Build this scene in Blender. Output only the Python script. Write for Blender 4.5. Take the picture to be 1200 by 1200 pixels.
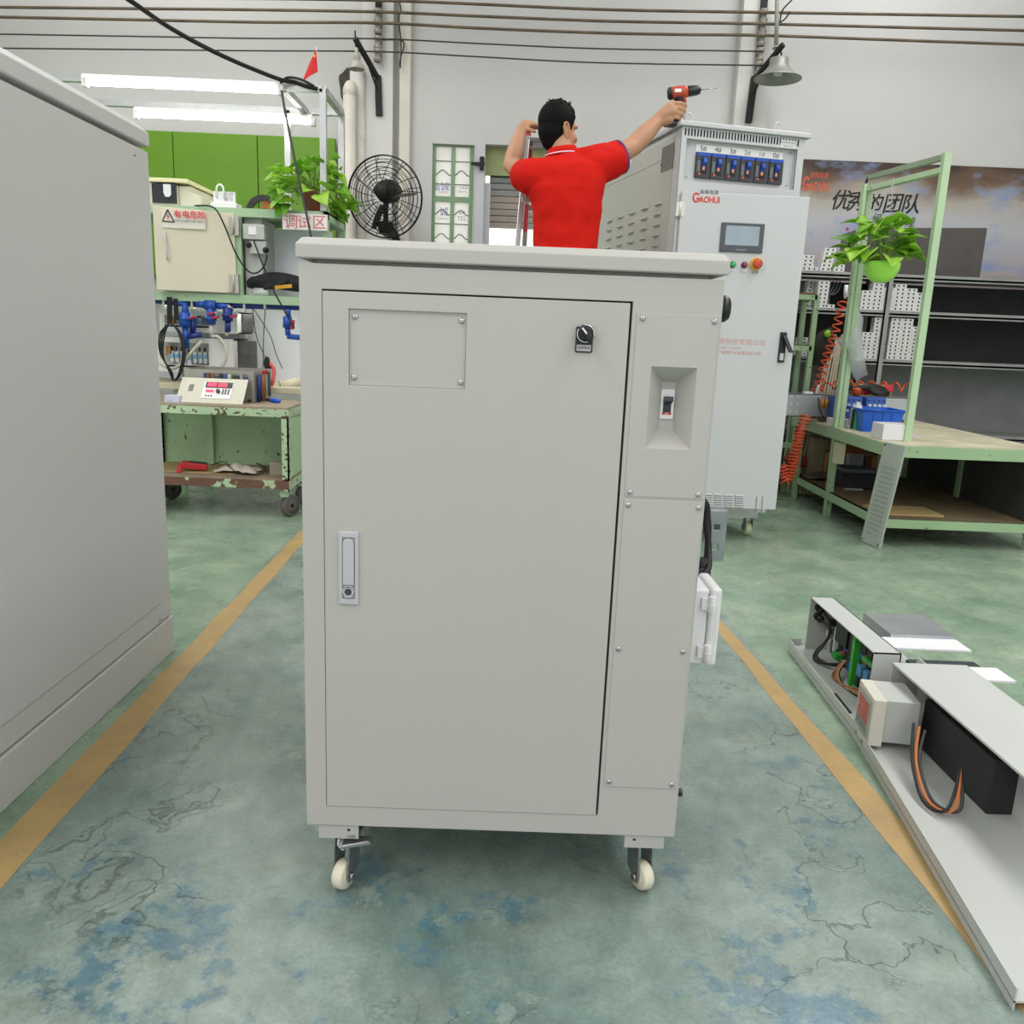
import bpy, bmesh, math, random
from mathutils import Matrix, Vector, Euler, noise as mnoise
random.seed(7)
scene = bpy.context.scene
COL = scene.collection
for _o in list(bpy.data.objects):
    bpy.data.objects.remove(_o)

# ------------------------------------------------------------------ camera
CAM_H = 1.15
FPX, PITCH, ROLL, YAW = 966.4, 0.214214, 0.040706, -0.009571
_cp, _sp = math.cos(PITCH), math.sin(PITCH)
_F = Vector((0, _cp, -_sp)); _U0 = Vector((0, _sp, _cp)); _X = Vector((1, 0, 0))
_R = _X * math.cos(ROLL) + _U0 * math.sin(ROLL)
_U = _X * -math.sin(ROLL) + _U0 * math.cos(ROLL)
_Z = Matrix.Rotation(YAW, 3, 'Z')
CR, CU, CF = _Z @ _R, _Z @ _U, _Z @ _F
CAM = Vector((0, 0, CAM_H))
cd = bpy.data.cameras.new('camera')
cd.sensor_fit = 'HORIZONTAL'; cd.sensor_width = 36; cd.lens = 36 * FPX / 1200
cd.clip_start = 0.05; cd.clip_end = 100
cam = bpy.data.objects.new('camera', cd); COL.objects.link(cam)
_m = Matrix((CR, CU, -CF)).transposed().to_4x4(); _m.translation = CAM
cam.matrix_world = _m
scene.camera = cam

# ------------------------------------------------------------------ world, lights, exposure
w = bpy.data.worlds.new('world'); scene.world = w; w.use_nodes = True
_bg = w.node_tree.nodes['Background']
_bg.inputs[0].default_value = (1.0, 0.98, 0.985, 1); _bg.inputs[1].default_value = 1.0
for _sx in (-2.6, 2.6):                      # two long area lights, added overhead as unseen roof skylights
    ld = bpy.data.lights.new('skylight_fill', 'AREA'); ld.shape = 'RECTANGLE'
    ld.size = 1.5; ld.size_y = 11; ld.energy = 290; ld.color = (1.0, 0.968, 0.972)
    lo = bpy.data.objects.new('skylight_fill', ld); COL.objects.link(lo)
    lo.location = (_sx, 1.2, 4.95)
sd_ = bpy.data.lights.new('sun', 'SUN'); sd_.energy = 8.0; sd_.angle = .02; sd_.color = (1, .97, .92)
so = bpy.data.objects.new('sun', sd_); COL.objects.link(so); so.rotation_euler = Vector((.35, .62, -1.0)).to_track_quat('-Z', 'Y').to_euler()
vs = scene.view_settings
vs.view_transform = 'Standard'; vs.look = 'None'; vs.gamma = 1; vs.use_curve_mapping = False
vs.exposure = 0.0

# ------------------------------------------------------------------ pixel helpers (photo frame 1200 x 1200)
def ray(x, y): return CF + CR * ((x - 600) / FPX) + CU * ((600 - y) / FPX)
def PY(x, y, Y): d = ray(x, y); return CAM + d * (Y / d.y)
def PZ(x, y, Z): d = ray(x, y); return CAM + d * ((Z - CAM_H) / d.z)
def PX(x, y, X): d = ray(x, y); return CAM + d * (X / d.x)

# ------------------------------------------------------------------ materials
def lin(c):
    if isinstance(c, str):
        c = c.lstrip('#'); c = [int(c[i:i + 2], 16) / 255 for i in (0, 2, 4)]
        c = [v / 12.92 if v <= .04045 else ((v + .055) / 1.055) ** 2.4 for v in c]
    return (c[0], c[1], c[2], 1)
MATS = {}
def nodes(name):
    m = bpy.data.materials.new(name); m.use_nodes = True
    nt = m.node_tree; b = nt.nodes['Principled BSDF']
    return m, nt, b
def N(nt, t, **k):
    n = nt.nodes.new(t)
    for a, v in k.items():
        if a in n.inputs.keys(): n.inputs[a].default_value = v
        else: setattr(n, a, v)
    return n
def mixc(nt, fac, a, b, blend='MIX'):
    n = nt.nodes.new('ShaderNodeMix'); n.data_type = 'RGBA'; n.blend_type = blend
    for s, v in ((0, fac), (6, a), (7, b)):
        if hasattr(v, 'is_linked') or hasattr(v, 'links'): nt.links.new(v, n.inputs[s])
        else: n.inputs[s].default_value = v
    return n.outputs[2]
def ramp(nt, src, p0, p1, c0=(0, 0, 0, 1), c1=(1, 1, 1, 1)):
    n = nt.nodes.new('ShaderNodeValToRGB'); e = n.color_ramp.elements
    e[0].position = p0; e[1].position = p1; e[0].color = c0; e[1].color = c1
    nt.links.new(src, n.inputs[0]); return n.outputs[0]
def M(name, col, rough=.5, metal=0, var=.06, scale=6, bump=0, bscale=400, spec=.5, emit=0, coat=0, trans=0, alpha=1):
    if name in MATS: return MATS[name]
    m, nt, b = nodes(name); c = lin(col)
    tc = N(nt, 'ShaderNodeTexCoord')
    if var:
        n1 = N(nt, 'ShaderNodeTexNoise', Scale=scale, Detail=5.0); nt.links.new(tc.outputs['Object'], n1.inputs['Vector'])
        r = ramp(nt, n1.outputs[0], .3, .7, (1 - var, 1 - var, 1 - var, 1), (1 + var, 1 + var, 1 + var, 1))
        nt.links.new(mixc(nt, 1.0, c, r, 'MULTIPLY'), b.inputs['Base Color'])
    else: b.inputs['Base Color'].default_value = c
    b.inputs['Roughness'].default_value = rough; b.inputs['Metallic'].default_value = metal
    b.inputs['Specular IOR Level'].default_value = spec
    if coat: b.inputs['Coat Weight'].default_value = coat
    if trans: b.inputs['Transmission Weight'].default_value = trans
    if alpha < 1: b.inputs['Alpha'].default_value = alpha
    if emit: b.inputs['Emission Color'].default_value = c; b.inputs['Emission Strength'].default_value = emit
    if bump:
        n2 = N(nt, 'ShaderNodeTexNoise', Scale=bscale, Detail=3.0); nt.links.new(tc.outputs['Object'], n2.inputs['Vector'])
        bp = N(nt, 'ShaderNodeBump', Strength=bump, Distance=.002); nt.links.new(n2.outputs[0], bp.inputs['Height'])
        nt.links.new(bp.outputs[0], b.inputs['Normal'])
    MATS[name] = m; return m
def chip(name, paint, under, th=.62, scale=14, rough=.5, var=.1):
    """paint that has flaked off in places"""
    if name in MATS: return MATS[name]
    m, nt, b = nodes(name); tc = N(nt, 'ShaderNodeTexCoord')
    n1 = N(nt, 'ShaderNodeTexNoise', Scale=scale, Detail=7.0, Roughness=.6); nt.links.new(tc.outputs['Object'], n1.inputs['Vector'])
    n2 = N(nt, 'ShaderNodeTexNoise', Scale=3.0, Detail=4.0); nt.links.new(tc.outputs['Object'], n2.inputs['Vector'])
    p = lin(paint); v = ramp(nt, n2.outputs[0], .3, .7, (1 - var, 1 - var, 1 - var, 1), (1 + var, 1 + var, 1 + var, 1))
    base = mixc(nt, 1.0, p, v, 'MULTIPLY')
    k = ramp(nt, n1.outputs[0], th, th + .02)
    nt.links.new(mixc(nt, k, base, lin(under)), b.inputs['Base Color'])
    b.inputs['Roughness'].default_value = rough
    bp = N(nt, 'ShaderNodeBump', Strength=.3, Distance=-.002); nt.links.new(k, bp.inputs['Height']); nt.links.new(bp.outputs[0], b.inputs['Normal'])
    MATS[name] = m; return m

# ------------------------------------------------------------------ mesh builder
class MB:
    def __init__(s, M=None): s.v = []; s.f = []; s.sm = []; s.mi = []; s.M = M; s.cm = 0
    def add(s, vs_, fs, smooth=False):
        o = len(s.v)
        for p in vs_:
            p = Vector(p); s.v.append(s.M @ p if s.M else p)
        for f in fs: s.f.append([i + o for i in f]); s.sm.append(smooth); s.mi.append(s.cm)
        return s
    def box(s, x0, x1, y0, y1, z0, z1, T=None):
        v = [(x, y, z) for x in (x0, x1) for y in (y0, y1) for z in (z0, z1)]
        if T: v = [T @ Vector(p) for p in v]
        return s.add(v, [(0, 1, 3, 2), (4, 6, 7, 5), (0, 4, 5, 1), (2, 3, 7, 6), (0, 2, 6, 4), (1, 5, 7, 3)])
    def cbox(s, c, d, T=None):
        return s.box(c[0] - d[0] / 2, c[0] + d[0] / 2, c[1] - d[1] / 2, c[1] + d[1] / 2, c[2] - d[2] / 2, c[2] + d[2] / 2, T)
    def hexa(s, a, b):
        """frustum between two quads a (4 pts) and b (4 pts)"""
        v = list(a) + list(b)
        return s.add(v, [(3, 2, 1, 0), (4, 5, 6, 7)] + [(i, (i + 1) % 4, 4 + (i + 1) % 4, 4 + i) for i in range(4)])
    def bar(s, p0, p1, wd, ht, up=(0, 0, 1)):
        p0, p1 = Vector(p0), Vector(p1); d = (p1 - p0).normalized(); u = Vector(up)
        if abs(d.dot(u)) > .98: u = Vector((0, 1, 0))
        r = d.cross(u).normalized() * wd / 2; u = r.cross(d).normalized() * ht / 2
        q = lambda p: [p - r - u, p + r - u, p + r + u, p - r + u]
        return s.hexa(q(p0), q(p1))
    def cyl(s, p0, p1, r0, r1=None, n=16, caps=True):
        p0, p1 = Vector(p0), Vector(p1); r1 = r0 if r1 is None else r1
        d = (p1 - p0).normalized(); a = d.orthogonal().normalized(); b = d.cross(a)
        v = []
        for p, r in ((p0, r0), (p1, r1)):
            for i in range(n): t = 2 * math.pi * i / n; v.append(p + (a * math.cos(t) + b * math.sin(t)) * r)
        s.add(v, [(i, (i + 1) % n, n + (i + 1) % n, n + i) for i in range(n)], True)
        if caps:
            s.add(v[:n], [tuple(range(n))[::-1]]); s.add(v[n:], [tuple(range(n))])
        return s
    def ring(s, c, axis, r0, r1, h, n=24):
        c, d = Vector(c), Vector(axis).normalized(); a = d.orthogonal().normalized(); b = d.cross(a); v = []
        for r, z in ((r0, 0), (r1, 0), (r1, h), (r0, h)):
            for i in range(n): t = 2 * math.pi * i / n; v.append(c + d * z + (a * math.cos(t) + b * math.sin(t)) * r)
        f = []
        for k in range(4):
            for i in range(n): j = (i + 1) % n; k2 = (k + 1) % 4; f.append((k * n + i, k * n + j, k2 * n + j, k2 * n + i))
        return s.add(v, f, True)
    def tube(s, pts, r, n=8, closed=False, caps=True):
        pts = [Vector(p) for p in pts]; m = len(pts); rr = r if isinstance(r, (list, tuple)) else [r] * m
        u = None; v = []
        for i in range(m):
            if closed: d = pts[(i + 1) % m] - pts[i - 1]
            else: d = pts[min(i + 1, m - 1)] - pts[max(i - 1, 0)]
            d = d.normalized() if d.length > 1e-9 else Vector((0, 0, 1))
            u = d.orthogonal().normalized() if u is None else (u - d * u.dot(d))
            u = u.normalized() if u.length > 1e-6 else d.orthogonal().normalized()
            b = d.cross(u)
            for k in range(n): t = 2 * math.pi * k / n; v.append(pts[i] + (u * math.cos(t) + b * math.sin(t)) * rr[i])
        f = []
        for i in range(m if closed else m - 1):
            j = (i + 1) % m
            for k in range(n): k2 = (k + 1) % n; f.append((i * n + k, i * n + k2, j * n + k2, j * n + k))
        s.add(v, f, True)
        if caps and not closed: s.add(v[:n], [tuple(range(n))[::-1]]); s.add(v[-n:], [tuple(range(n))])
        return s
    def lathe(s, prof, c=(0, 0, 0), n=20, axis=(0, 0, 1), smooth=True):
        c, d = Vector(c), Vector(axis).normalized(); a = d.orthogonal().normalized(); b = d.cross(a); v = []
        for r, z in prof:
            for i in range(n): t = 2 * math.pi * i / n; v.append(c + d * z + (a * math.cos(t) + b * math.sin(t)) * r)
        f = [(k * n + i, k * n + (i + 1) % n, (k + 1) * n + (i + 1) % n, (k + 1) * n + i) for k in range(len(prof) - 1) for i in range(n)]
        return s.add(v, f, smooth)
    def sph(s, c, r, n=16, m=10, T=None):
        c = Vector(c); r = (r, r, r) if not isinstance(r, (tuple, list)) else r; v = []
        for j in range(m + 1):
            ph = math.pi * j / m
            for i in range(n):
                t = 2 * math.pi * i / n
                p = Vector((r[0] * math.sin(ph) * math.cos(t), r[1] * math.sin(ph) * math.sin(t), r[2] * math.cos(ph)))
                if T: p = T @ p
                v.append(c + p)
        return s.add(v, [(j * n + i, (j + 1) * n + i, (j + 1) * n + (i + 1) % n, j * n + (i + 1) % n) for j in range(m) for i in range(n)], True)
    def prism(s, poly, y0, y1, T=None):
        """polygon in x,z extruded along y"""
        n = len(poly); v = [(x, y0, z) for x, z in poly] + [(x, y1, z) for x, z in poly]
        if T: v = [T @ Vector(p) for p in v]
        return s.add(v, [tuple(range(n)), tuple(range(n, 2 * n))[::-1]] + [(i, i + n, (i + 1) % n + n, (i + 1) % n) for i in range(n)])
    def plate(s, o, holes, y0, y1):
        """plate x0,x1,z0,z1 with rectangular holes (grid cut), thickness y0 (front) to y1"""
        xs = sorted({o[0], o[1], *[h[0] for h in holes], *[h[1] for h in holes]})
        zs = sorted({o[2], o[3], *[h[2] for h in holes], *[h[3] for h in holes]})
        nx, nz = len(xs), len(zs); v = [(x, y, z) for y in (y0, y1) for z in zs for x in xs]
        I = lambda i, k, b: b * nx * nz + k * nx + i
        solid = lambda i, k: 0 <= i < nx - 1 and 0 <= k < nz - 1 and not any(
            h[0] <= (xs[i] + xs[i + 1]) / 2 <= h[1] and h[2] <= (zs[k] + zs[k + 1]) / 2 <= h[3] for h in holes)
        f = []
        for i in range(nx - 1):
            for k in range(nz - 1):
                if not solid(i, k): continue
                f.append((I(i, k, 0), I(i + 1, k, 0), I(i + 1, k + 1, 0), I(i, k + 1, 0)))
                f.append((I(i, k, 1), I(i, k + 1, 1), I(i + 1, k + 1, 1), I(i + 1, k, 1)))
                if not solid(i - 1, k): f.append((I(i, k, 0), I(i, k + 1, 0), I(i, k + 1, 1), I(i, k, 1)))
                if not solid(i + 1, k): f.append((I(i + 1, k, 0), I(i + 1, k, 1), I(i + 1, k + 1, 1), I(i + 1, k + 1, 0)))
                if not solid(i, k - 1): f.append((I(i, k, 0), I(i, k, 1), I(i + 1, k, 1), I(i + 1, k, 0)))
                if not solid(i, k + 1): f.append((I(i, k + 1, 0), I(i + 1, k + 1, 0), I(i + 1, k + 1, 1), I(i, k + 1, 1)))
        return s.add(v, f)

WM = {}                                       # object name -> world matrix
def base_center(vs_):
    xs = [p.x for p in vs_]; ys = [p.y for p in vs_]; zs = [p.z for p in vs_]
    return Vector(((min(xs) + max(xs)) / 2, (min(ys) + max(ys)) / 2, min(zs)))
def props(o, label=None, cat=None, group=None, kind=None):
    for k, v in (('label', label), ('category', cat), ('group', group), ('kind', kind)):
        if v: o[k] = v
    return o
def mk(name, mb, mat, parent=None, label=None, cat=None, group=None, kind=None, bevel=0, seg=2, origin=True):
    me = bpy.data.meshes.new(name); vv = mb.v; loc = Vector((0, 0, 0))
    if parent is None and origin: loc = base_center(vv); vv = [p - loc for p in vv]
    me.from_pydata([tuple(p) for p in vv], [], mb.f)
    me.polygons.foreach_set('use_smooth', mb.sm)
    for m_ in (mat if isinstance(mat, (list, tuple)) else [mat]): me.materials.append(m_)
    if any(mb.mi): me.polygons.foreach_set('material_index', mb.mi)
    bm = bmesh.new(); bm.from_mesh(me); bmesh.ops.remove_doubles(bm, verts=bm.verts, dist=1e-6)
    bmesh.ops.recalc_face_normals(bm, faces=bm.faces); bm.to_mesh(me); bm.free()
    o = bpy.data.objects.new(name, me); COL.objects.link(o); o.location = loc
    if parent: o.parent = parent; WM[o.name] = WM.get(parent.name, Matrix())
    else: WM[o.name] = Matrix.Translation(loc)
    if bevel:
        b = o.modifiers.new('bevel', 'BEVEL'); b.width = bevel; b.segments = seg; b.limit_method = 'ANGLE'; b.angle_limit = .6
    return props(o, label, cat, group, kind)
def thing(name, loc, rz, label, cat, group=None, kind=None):
    o = bpy.data.objects.new(name, None); COL.objects.link(o); o.empty_display_size = .1
    o.location = loc; o.rotation_euler = (0, 0, rz)
    WM[o.name] = Matrix.Translation(Vector(loc)) @ Matrix.Rotation(rz, 4, 'Z')
    return props(o, label, cat, group, kind)
def place(o, loc, rot=(0, 0, 0)):
    """give a part its own local transform"""
    o.location = loc; o.rotation_euler = rot
    WM[o.name] = WM[o.parent.name] @ (Matrix.Translation(Vector(loc)) @ Euler(rot).to_matrix().to_4x4()); return o
def inv(o): return WM[o.name].inverted()
def MW(o): return MB(inv(o))                  # builder fed with world coordinates for children of o
def L(o, x, y, yl=0.0):
    """photo pixel -> local (x, z) on the plane local-y = yl of o"""
    I = inv(o); a = I @ CAM; d = (I.to_3x3() @ ray(x, y)); t = (yl - a.y) / d.y; p = a + d * t; return p.x, p.z
def LX(o, x, y, xl=0.0):
    I = inv(o); a = I @ CAM; d = (I.to_3x3() @ ray(x, y)); t = (xl - a.x) / d.x; p = a + d * t; return p.y, p.z
def dup(o, loc=None, rz=None, label=None, group=None, parent=None, rot=None):
    c = o.copy(); COL.objects.link(c)
    if parent is not None: c.parent = parent
    if loc is not None: c.location = loc
    if rz is not None: c.rotation_euler = (0, 0, rz)
    if rot is not None: c.rotation_euler = rot
    if label: c['label'] = label
    if group: c['group'] = group
    if c.parent is None: WM[c.name] = Matrix.Translation(c.location) @ c.rotation_euler.to_matrix().to_4x4()
    for ch in list(o.children):
        d = ch.copy(); COL.objects.link(d); d.parent = c
        for g in list(ch.children):
            e = g.copy(); COL.objects.link(e); e.parent = d
    return c
def text_mb(body, size, M4, depth=0.0006, align='CENTER', squash=1.0, shear=0.0, bold=0.0):
    """flat lettering as a mesh; M4 maps text plane (x right, y up) to the target space"""
    c = bpy.data.curves.new('lettering', 'FONT'); c.body = body; c.size = size; c.align_x = align; c.align_y = 'CENTER'
    c.extrude = depth; c.shear = shear; c.offset = bold; c.resolution_u = 3
    o = bpy.data.objects.new('lettering', c); COL.objects.link(o); bpy.context.view_layer.update()
    me = o.evaluated_get(bpy.context.evaluated_depsgraph_get()).to_mesh()
    mb = MB(); S = Matrix.Diagonal((squash, 1, 1, 1))
    mb.add([M4 @ (S @ v.co) for v in me.vertices], [tuple(p.vertices) for p in me.polygons])
    bpy.data.objects.remove(o); bpy.data.curves.remove(c); return mb
def TX(x, y, z, rx=math.pi / 2, rz=0.0, ry=0.0):
    return Matrix.Translation((x, y, z)) @ Euler((0, 0, rz)).to_matrix().to_4x4() @ Euler((rx, 0, 0)).to_matrix().to_4x4() @ Euler((0, 0, ry)).to_matrix().to_4x4()
def interp(pts, n=8, closed=False):
    """Catmull-Rom through pts"""
    P = [Vector(p) for p in pts]; out = []
    for i in range(len(P) - 1):
        a, b, c, d = P[max(i - 1, 0)], P[i], P[i + 1], P[min(i + 2, len(P) - 1)]
        for k in range(n):
            t = k / n
            out.append(.5 * ((2 * b) + (c - a) * t + (2 * a - 5 * b + 4 * c - d) * t * t + (3 * b - a - 3 * c + d) * t ** 3))
    out.append(P[-1]); return out
def screw(parent, x, y, z, r=.0052, ax=(0, -1, 0)):
    mb = MB(); d = Vector(ax)
    mb.lathe([(r, 0), (r, .001), (r * .85, .0026), (r * .45, .0034), (r * .2, .0036), (r * .2, .0024), (.0001, .0024)], (x, y, z), 14, ax)
    mb.add(*cross_slot((x, y, z), r))
    return mk('screw', mb, M('screw_steel', '#b9bcc0', .25, 1, var=0), parent)
def cross_slot(c, r):
    x, y, z = c; y -= .0036; a = r * .55; b = r * .12
    v = [(x - a, y, z - b), (x + a, y, z - b), (x + a, y, z + b), (x - a, y, z + b), (x - b, y, z - a), (x + b, y, z - a), (x + b, y, z + a), (x - b, y, z + a)]
    return v, [(0, 1, 2, 3), (4, 5, 6, 7)]
# ================================================================== the setting
WALL_Y = 7.2
def floor_mat():
    m, nt, b = nodes('worn_epoxy_floor'); tc = N(nt, 'ShaderNodeTexCoord'); OB = tc.outputs['Object']
    sep = N(nt, 'ShaderNodeSeparateXYZ'); nt.links.new(OB, sep.inputs[0])
    def noise(scale, detail=6.0, rough=.55, dist=0.0):
        n = N(nt, 'ShaderNodeTexNoise', Scale=scale, Detail=detail, Roughness=rough, Distortion=dist); nt.links.new(OB, n.inputs['Vector']); return n.outputs[0]
    def math_(op, a, b_=None):
        n = nt.nodes.new('ShaderNodeMath'); n.operation = op
        for i, v in enumerate((a, b_)):
            if v is None: continue
            if hasattr(v, 'links'): nt.links.new(v, n.inputs[i])
            else: n.inputs[i].default_value = v
        return n.outputs[0]
    # aisle between the yellow lines is bluish grey, bays outside are green
    xs = math_('ADD', sep.outputs[0], math_('MULTIPLY', sep.outputs[1], .035))
    inside = math_('SUBTRACT', 1.05, math_('ABSOLUTE', math_('SUBTRACT', xs, .03)))
    k_in = ramp(nt, math_('ADD', math_('MULTIPLY', inside, 4.0), .5), .45, .55)
    green = mixc(nt, ramp(nt, noise(3.2, 8.0), .35, .68), lin('#7c9781'), lin('#a0b49b'))
    aisle = mixc(nt, ramp(nt, noise(2.1, 9.0, .62), .36, .66), lin('#74867d'), lin('#9daba2'))
    col = mixc(nt, k_in, green, aisle)
    # blue under-coat where the top coat has worn away
    blue = math_('MULTIPLY', ramp(nt, noise(2.6, 10.0, .72, .15), .535, .57), ramp(nt, noise(11.0, 6.0, .7), .40, .52))
    grain = ramp(nt, noise(95.0, 4.0, .7), .32, .68, (.84, .84, .84, 1), (1.12, 1.12, 1.12, 1))
    blot = ramp(nt, noise(17.0, 8.0, .72), .35, .66, (.86, .86, .86, 1), (1.1, 1.1, 1.1, 1))
    teal = math_('MULTIPLY', ramp(nt, noise(1.3, 8.0, .65), .38, .6), ramp(nt, math_('ADD', math_('MULTIPLY', sep.outputs[1], -.3), 1.0), .3, .75)); col = mixc(nt, math_('MULTIPLY', math_('MULTIPLY', teal, k_in), .8), col, lin('#3c6261'))  # worn teal patches; weaker reflection near the camera also painted into them
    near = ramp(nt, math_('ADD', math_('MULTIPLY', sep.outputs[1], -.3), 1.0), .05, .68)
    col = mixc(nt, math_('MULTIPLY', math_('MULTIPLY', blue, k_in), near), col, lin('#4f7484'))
    # dirty brownish film
    col = mixc(nt, math_('MULTIPLY', ramp(nt, noise(5.5, 8.0, .7), .5, .75), .45), col, lin('#6b6c5c'))
    # peeling edges: thin wandering cracks
    vo = N(nt, 'ShaderNodeTexVoronoi', Scale=3.1); vo.feature = 'DISTANCE_TO_EDGE'
    nd = N(nt, 'ShaderNodeTexNoise', Scale=5.0, Detail=6.0); nt.links.new(OB, nd.inputs['Vector'])
    mp = N(nt, 'ShaderNodeVectorMath', operation='MULTIPLY_ADD'); nt.links.new(nd.outputs[1], mp.inputs[0]); mp.inputs[1].default_value = (.8, .8, 0); nt.links.new(OB, mp.inputs[2])
    nt.links.new(mp.outputs[0], vo.inputs['Vector'])
    crack = math_('MULTIPLY', ramp(nt, vo.outputs['Distance'], .0, .02, (1, 1, 1, 1), (0, 0, 0, 1)), ramp(nt, noise(1.6, 3.0), .50, .57))
    crack = math_('MULTIPLY', crack, k_in)
    col = mixc(nt, math_('MULTIPLY', crack, .65), col, lin('#333f3b'))
    spots = ramp(nt, noise(26.0, 2.0), .76, .79)
    col = mixc(nt, math_('MULTIPLY', spots, .5), col, lin('#b7b29a'))
    fl_ = ramp(nt, noise(6.5, 9.0, .7, .3), .60, .615); col = mixc(nt, math_('MULTIPLY', fl_, .4), col, lin('#9aa79c'))
    col = mixc(nt, 1.0, mixc(nt, 1.0, col, grain, 'MULTIPLY'), blot, 'MULTIPLY')
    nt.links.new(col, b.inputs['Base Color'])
    nt.links.new(ramp(nt, noise(7.0, 6.0), .3, .75, (.16, .16, .16, 1), (.42, .42, .42, 1)), b.inputs['Roughness'])
    h = math_('ADD', math_('MULTIPLY', noise(14.0, 8.0, .65), .6), math_('MULTIPLY', crack, -.6))
    h = math_('ADD', h, math_('MULTIPLY', blue, -.12)); h = math_('ADD', h, math_('MULTIPLY', fl_, .25)); h = math_('ADD', h, math_('MULTIPLY', noise(70.0, 5.0, .7), .12))
    bp = N(nt, 'ShaderNodeBump', Strength=.3, Distance=.005); nt.links.new(h, bp.inputs['Height']); nt.links.new(bp.outputs[0], b.inputs['Normal'])
    return m
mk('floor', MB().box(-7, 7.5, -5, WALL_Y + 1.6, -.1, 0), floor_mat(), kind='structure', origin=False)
def line_mat():
    m, nt, b = nodes('worn_yellow_line'); tc = N(nt, 'ShaderNodeTexCoord')
    n1 = N(nt, 'ShaderNodeTexNoise', Scale=9.0, Detail=8.0, Roughness=.65); nt.links.new(tc.outputs['Object'], n1.inputs['Vector'])
    n2 = N(nt, 'ShaderNodeTexNoise', Scale=30.0, Detail=6.0, Roughness=.7); nt.links.new(tc.outputs['Object'], n2.inputs['Vector'])
    c = mixc(nt, ramp(nt, n1.outputs[0], .35, .7), lin('#bb9c66'), lin('#a88c60'))
    c = mixc(nt, ramp(nt, n2.outputs[0], .6, .72), c, lin('#7d7c66'))
    nt.links.new(c, b.inputs['Base Color']); b.inputs['Roughness'].default_value = .45
    return m
LM = line_mat()
def floor_line(name, a0, a1, b0, b1):
    mb = MB(); q = [Vector((p[0], p[1], 0)) for p in (a0, a1, b1, b0)]
    n = 24; mb.add([(a0[0] + (b0[0] - a0[0]) * i / n + .004 * math.sin(i * 2.7), a0[1] + (b0[1] - a0[1]) * i / n, .0008) for i in range(n + 1)] + [(a1[0] + (b1[0] - a1[0]) * i / n + .004 * math.sin(i * 1.9 + 1), a1[1] + (b1[1] - a1[1]) * i / n, .0008) for i in range(n + 1)], [(i, i + 1, n + 2 + i, n + 1 + i) for i in range(n)]); mk(name, mb, LM, kind='structure')
# left line, right line, far cross line
def on(p, q, Y): t = (Y - p[1]) / (q[1] - p[1]); return (p[0] + (q[0] - p[0]) * t, Y)
la, lb = PZ(150, 830, 0), PZ(352, 622, 0); lc, ldd = PZ(150, 872, 0), PZ(352, 640, 0)
floor_line('trim_1', on(la, lb, .3), on(lc, ldd, .3), on(la, lb, 6.4), on(lc, ldd, 6.4))
ra, rb = PZ(1050, 1000, 0), PZ(850, 750, 0); rc, rd = PZ(1050, 955, 0), PZ(850, 733, 0)
floor_line('trim_2', on(ra, rb, .3), on(rc, rd, .3), on(ra, rb, 6.4), on(rc, rd, 6.4))
floor_line('trim_3', (.95, 6.32), (.95, 6.41), (4.5, 6.32), (4.5, 6.41))

wall_m = M('whitewashed_plaster', '#c4c3c1', .85, var=.035, scale=1.3, bump=.25, bscale=60)
# back wall with an opening for window and for the shutter doorway
w0, w1 = PY(507, 168, WALL_Y), PY(560, 168, WALL_Y)
WX0, WX1, WZ1 = w0.x, PY(556, 168, WALL_Y).x, w0.z
DX0, DX1 = WX1 + .07, 1.05
DZ1 = PY(640, 172, WALL_Y).z
mk('wall_back', MB().plate((-7, 7.5, 0, 5.0), [(WX0, WX1, .95, WZ1), (DX0, DX1, 0, DZ1)], WALL_Y, WALL_Y + .22), wall_m, kind='structure', origin=False)
mk('wall_left', MB().box(-7.2, -7, 1.5, WALL_Y, 0, 5), wall_m, kind='structure', origin=False)
mk('wall_right', MB().box(7.5, 7.7, 1.5, WALL_Y, 0, 5), wall_m, kind='structure', origin=False)
mk('ceiling', MB().plate((-7, 7.5, -5, WALL_Y + .2), [(-3.35, -1.85, -4.3, 6.7), (1.85, 3.35, -4.3, 6.7)], 5.0, 5.1, ), M('roof_sheet', '#d5d7d6', .7, var=.03), kind='structure', origin=False)
_c = bpy.data.objects['ceiling']
for v_ in _c.data.vertices: x_, y_, z_ = v_.co; v_.co = (x_, z_, y_)        # plate is built upright: lay it flat
_c.data.flip_normals()
_n = 0
for _sx in (-2.6, 2.6):
    _n += 1; mk('skylight_blocker', MB().box(_sx - .8, _sx + .8, -4.4, 6.8, 5.1, 5.12), M('skylight_blocker_sheet', '#e8ecee', .5, var=0), kind='structure', origin=False)  # opaque sheet, added over the roof opening to keep the sun out
# wall pilasters
pil_m = M('pilaster_plaster', '#d2d1cd', .85, var=.03, scale=2, bump=.2, bscale=60)
a = PY(427, 100, WALL_Y); b_ = PY(462, 100, WALL_Y)
mk('trim_4', MB().box(a.x, b_.x, WALL_Y - .09, WALL_Y, 0, 5), pil_m, kind='structure')
a = PY(469, 100, WALL_Y); b_ = PY(482, 100, WALL_Y)
mk('trim_5', MB().box(a.x, b_.x, WALL_Y - .06, WALL_Y, 0, 5), M('cream_conduit_paint', '#d3cec2', .7, var=.04), kind='structure', bevel=.01)
a = PY(862, 80, WALL_Y); b_ = PY(900, 80, WALL_Y)
mk('trim_6', MB().box(a.x, b_.x, WALL_Y - .1, WALL_Y, 0, 5), pil_m, kind='structure')

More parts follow.
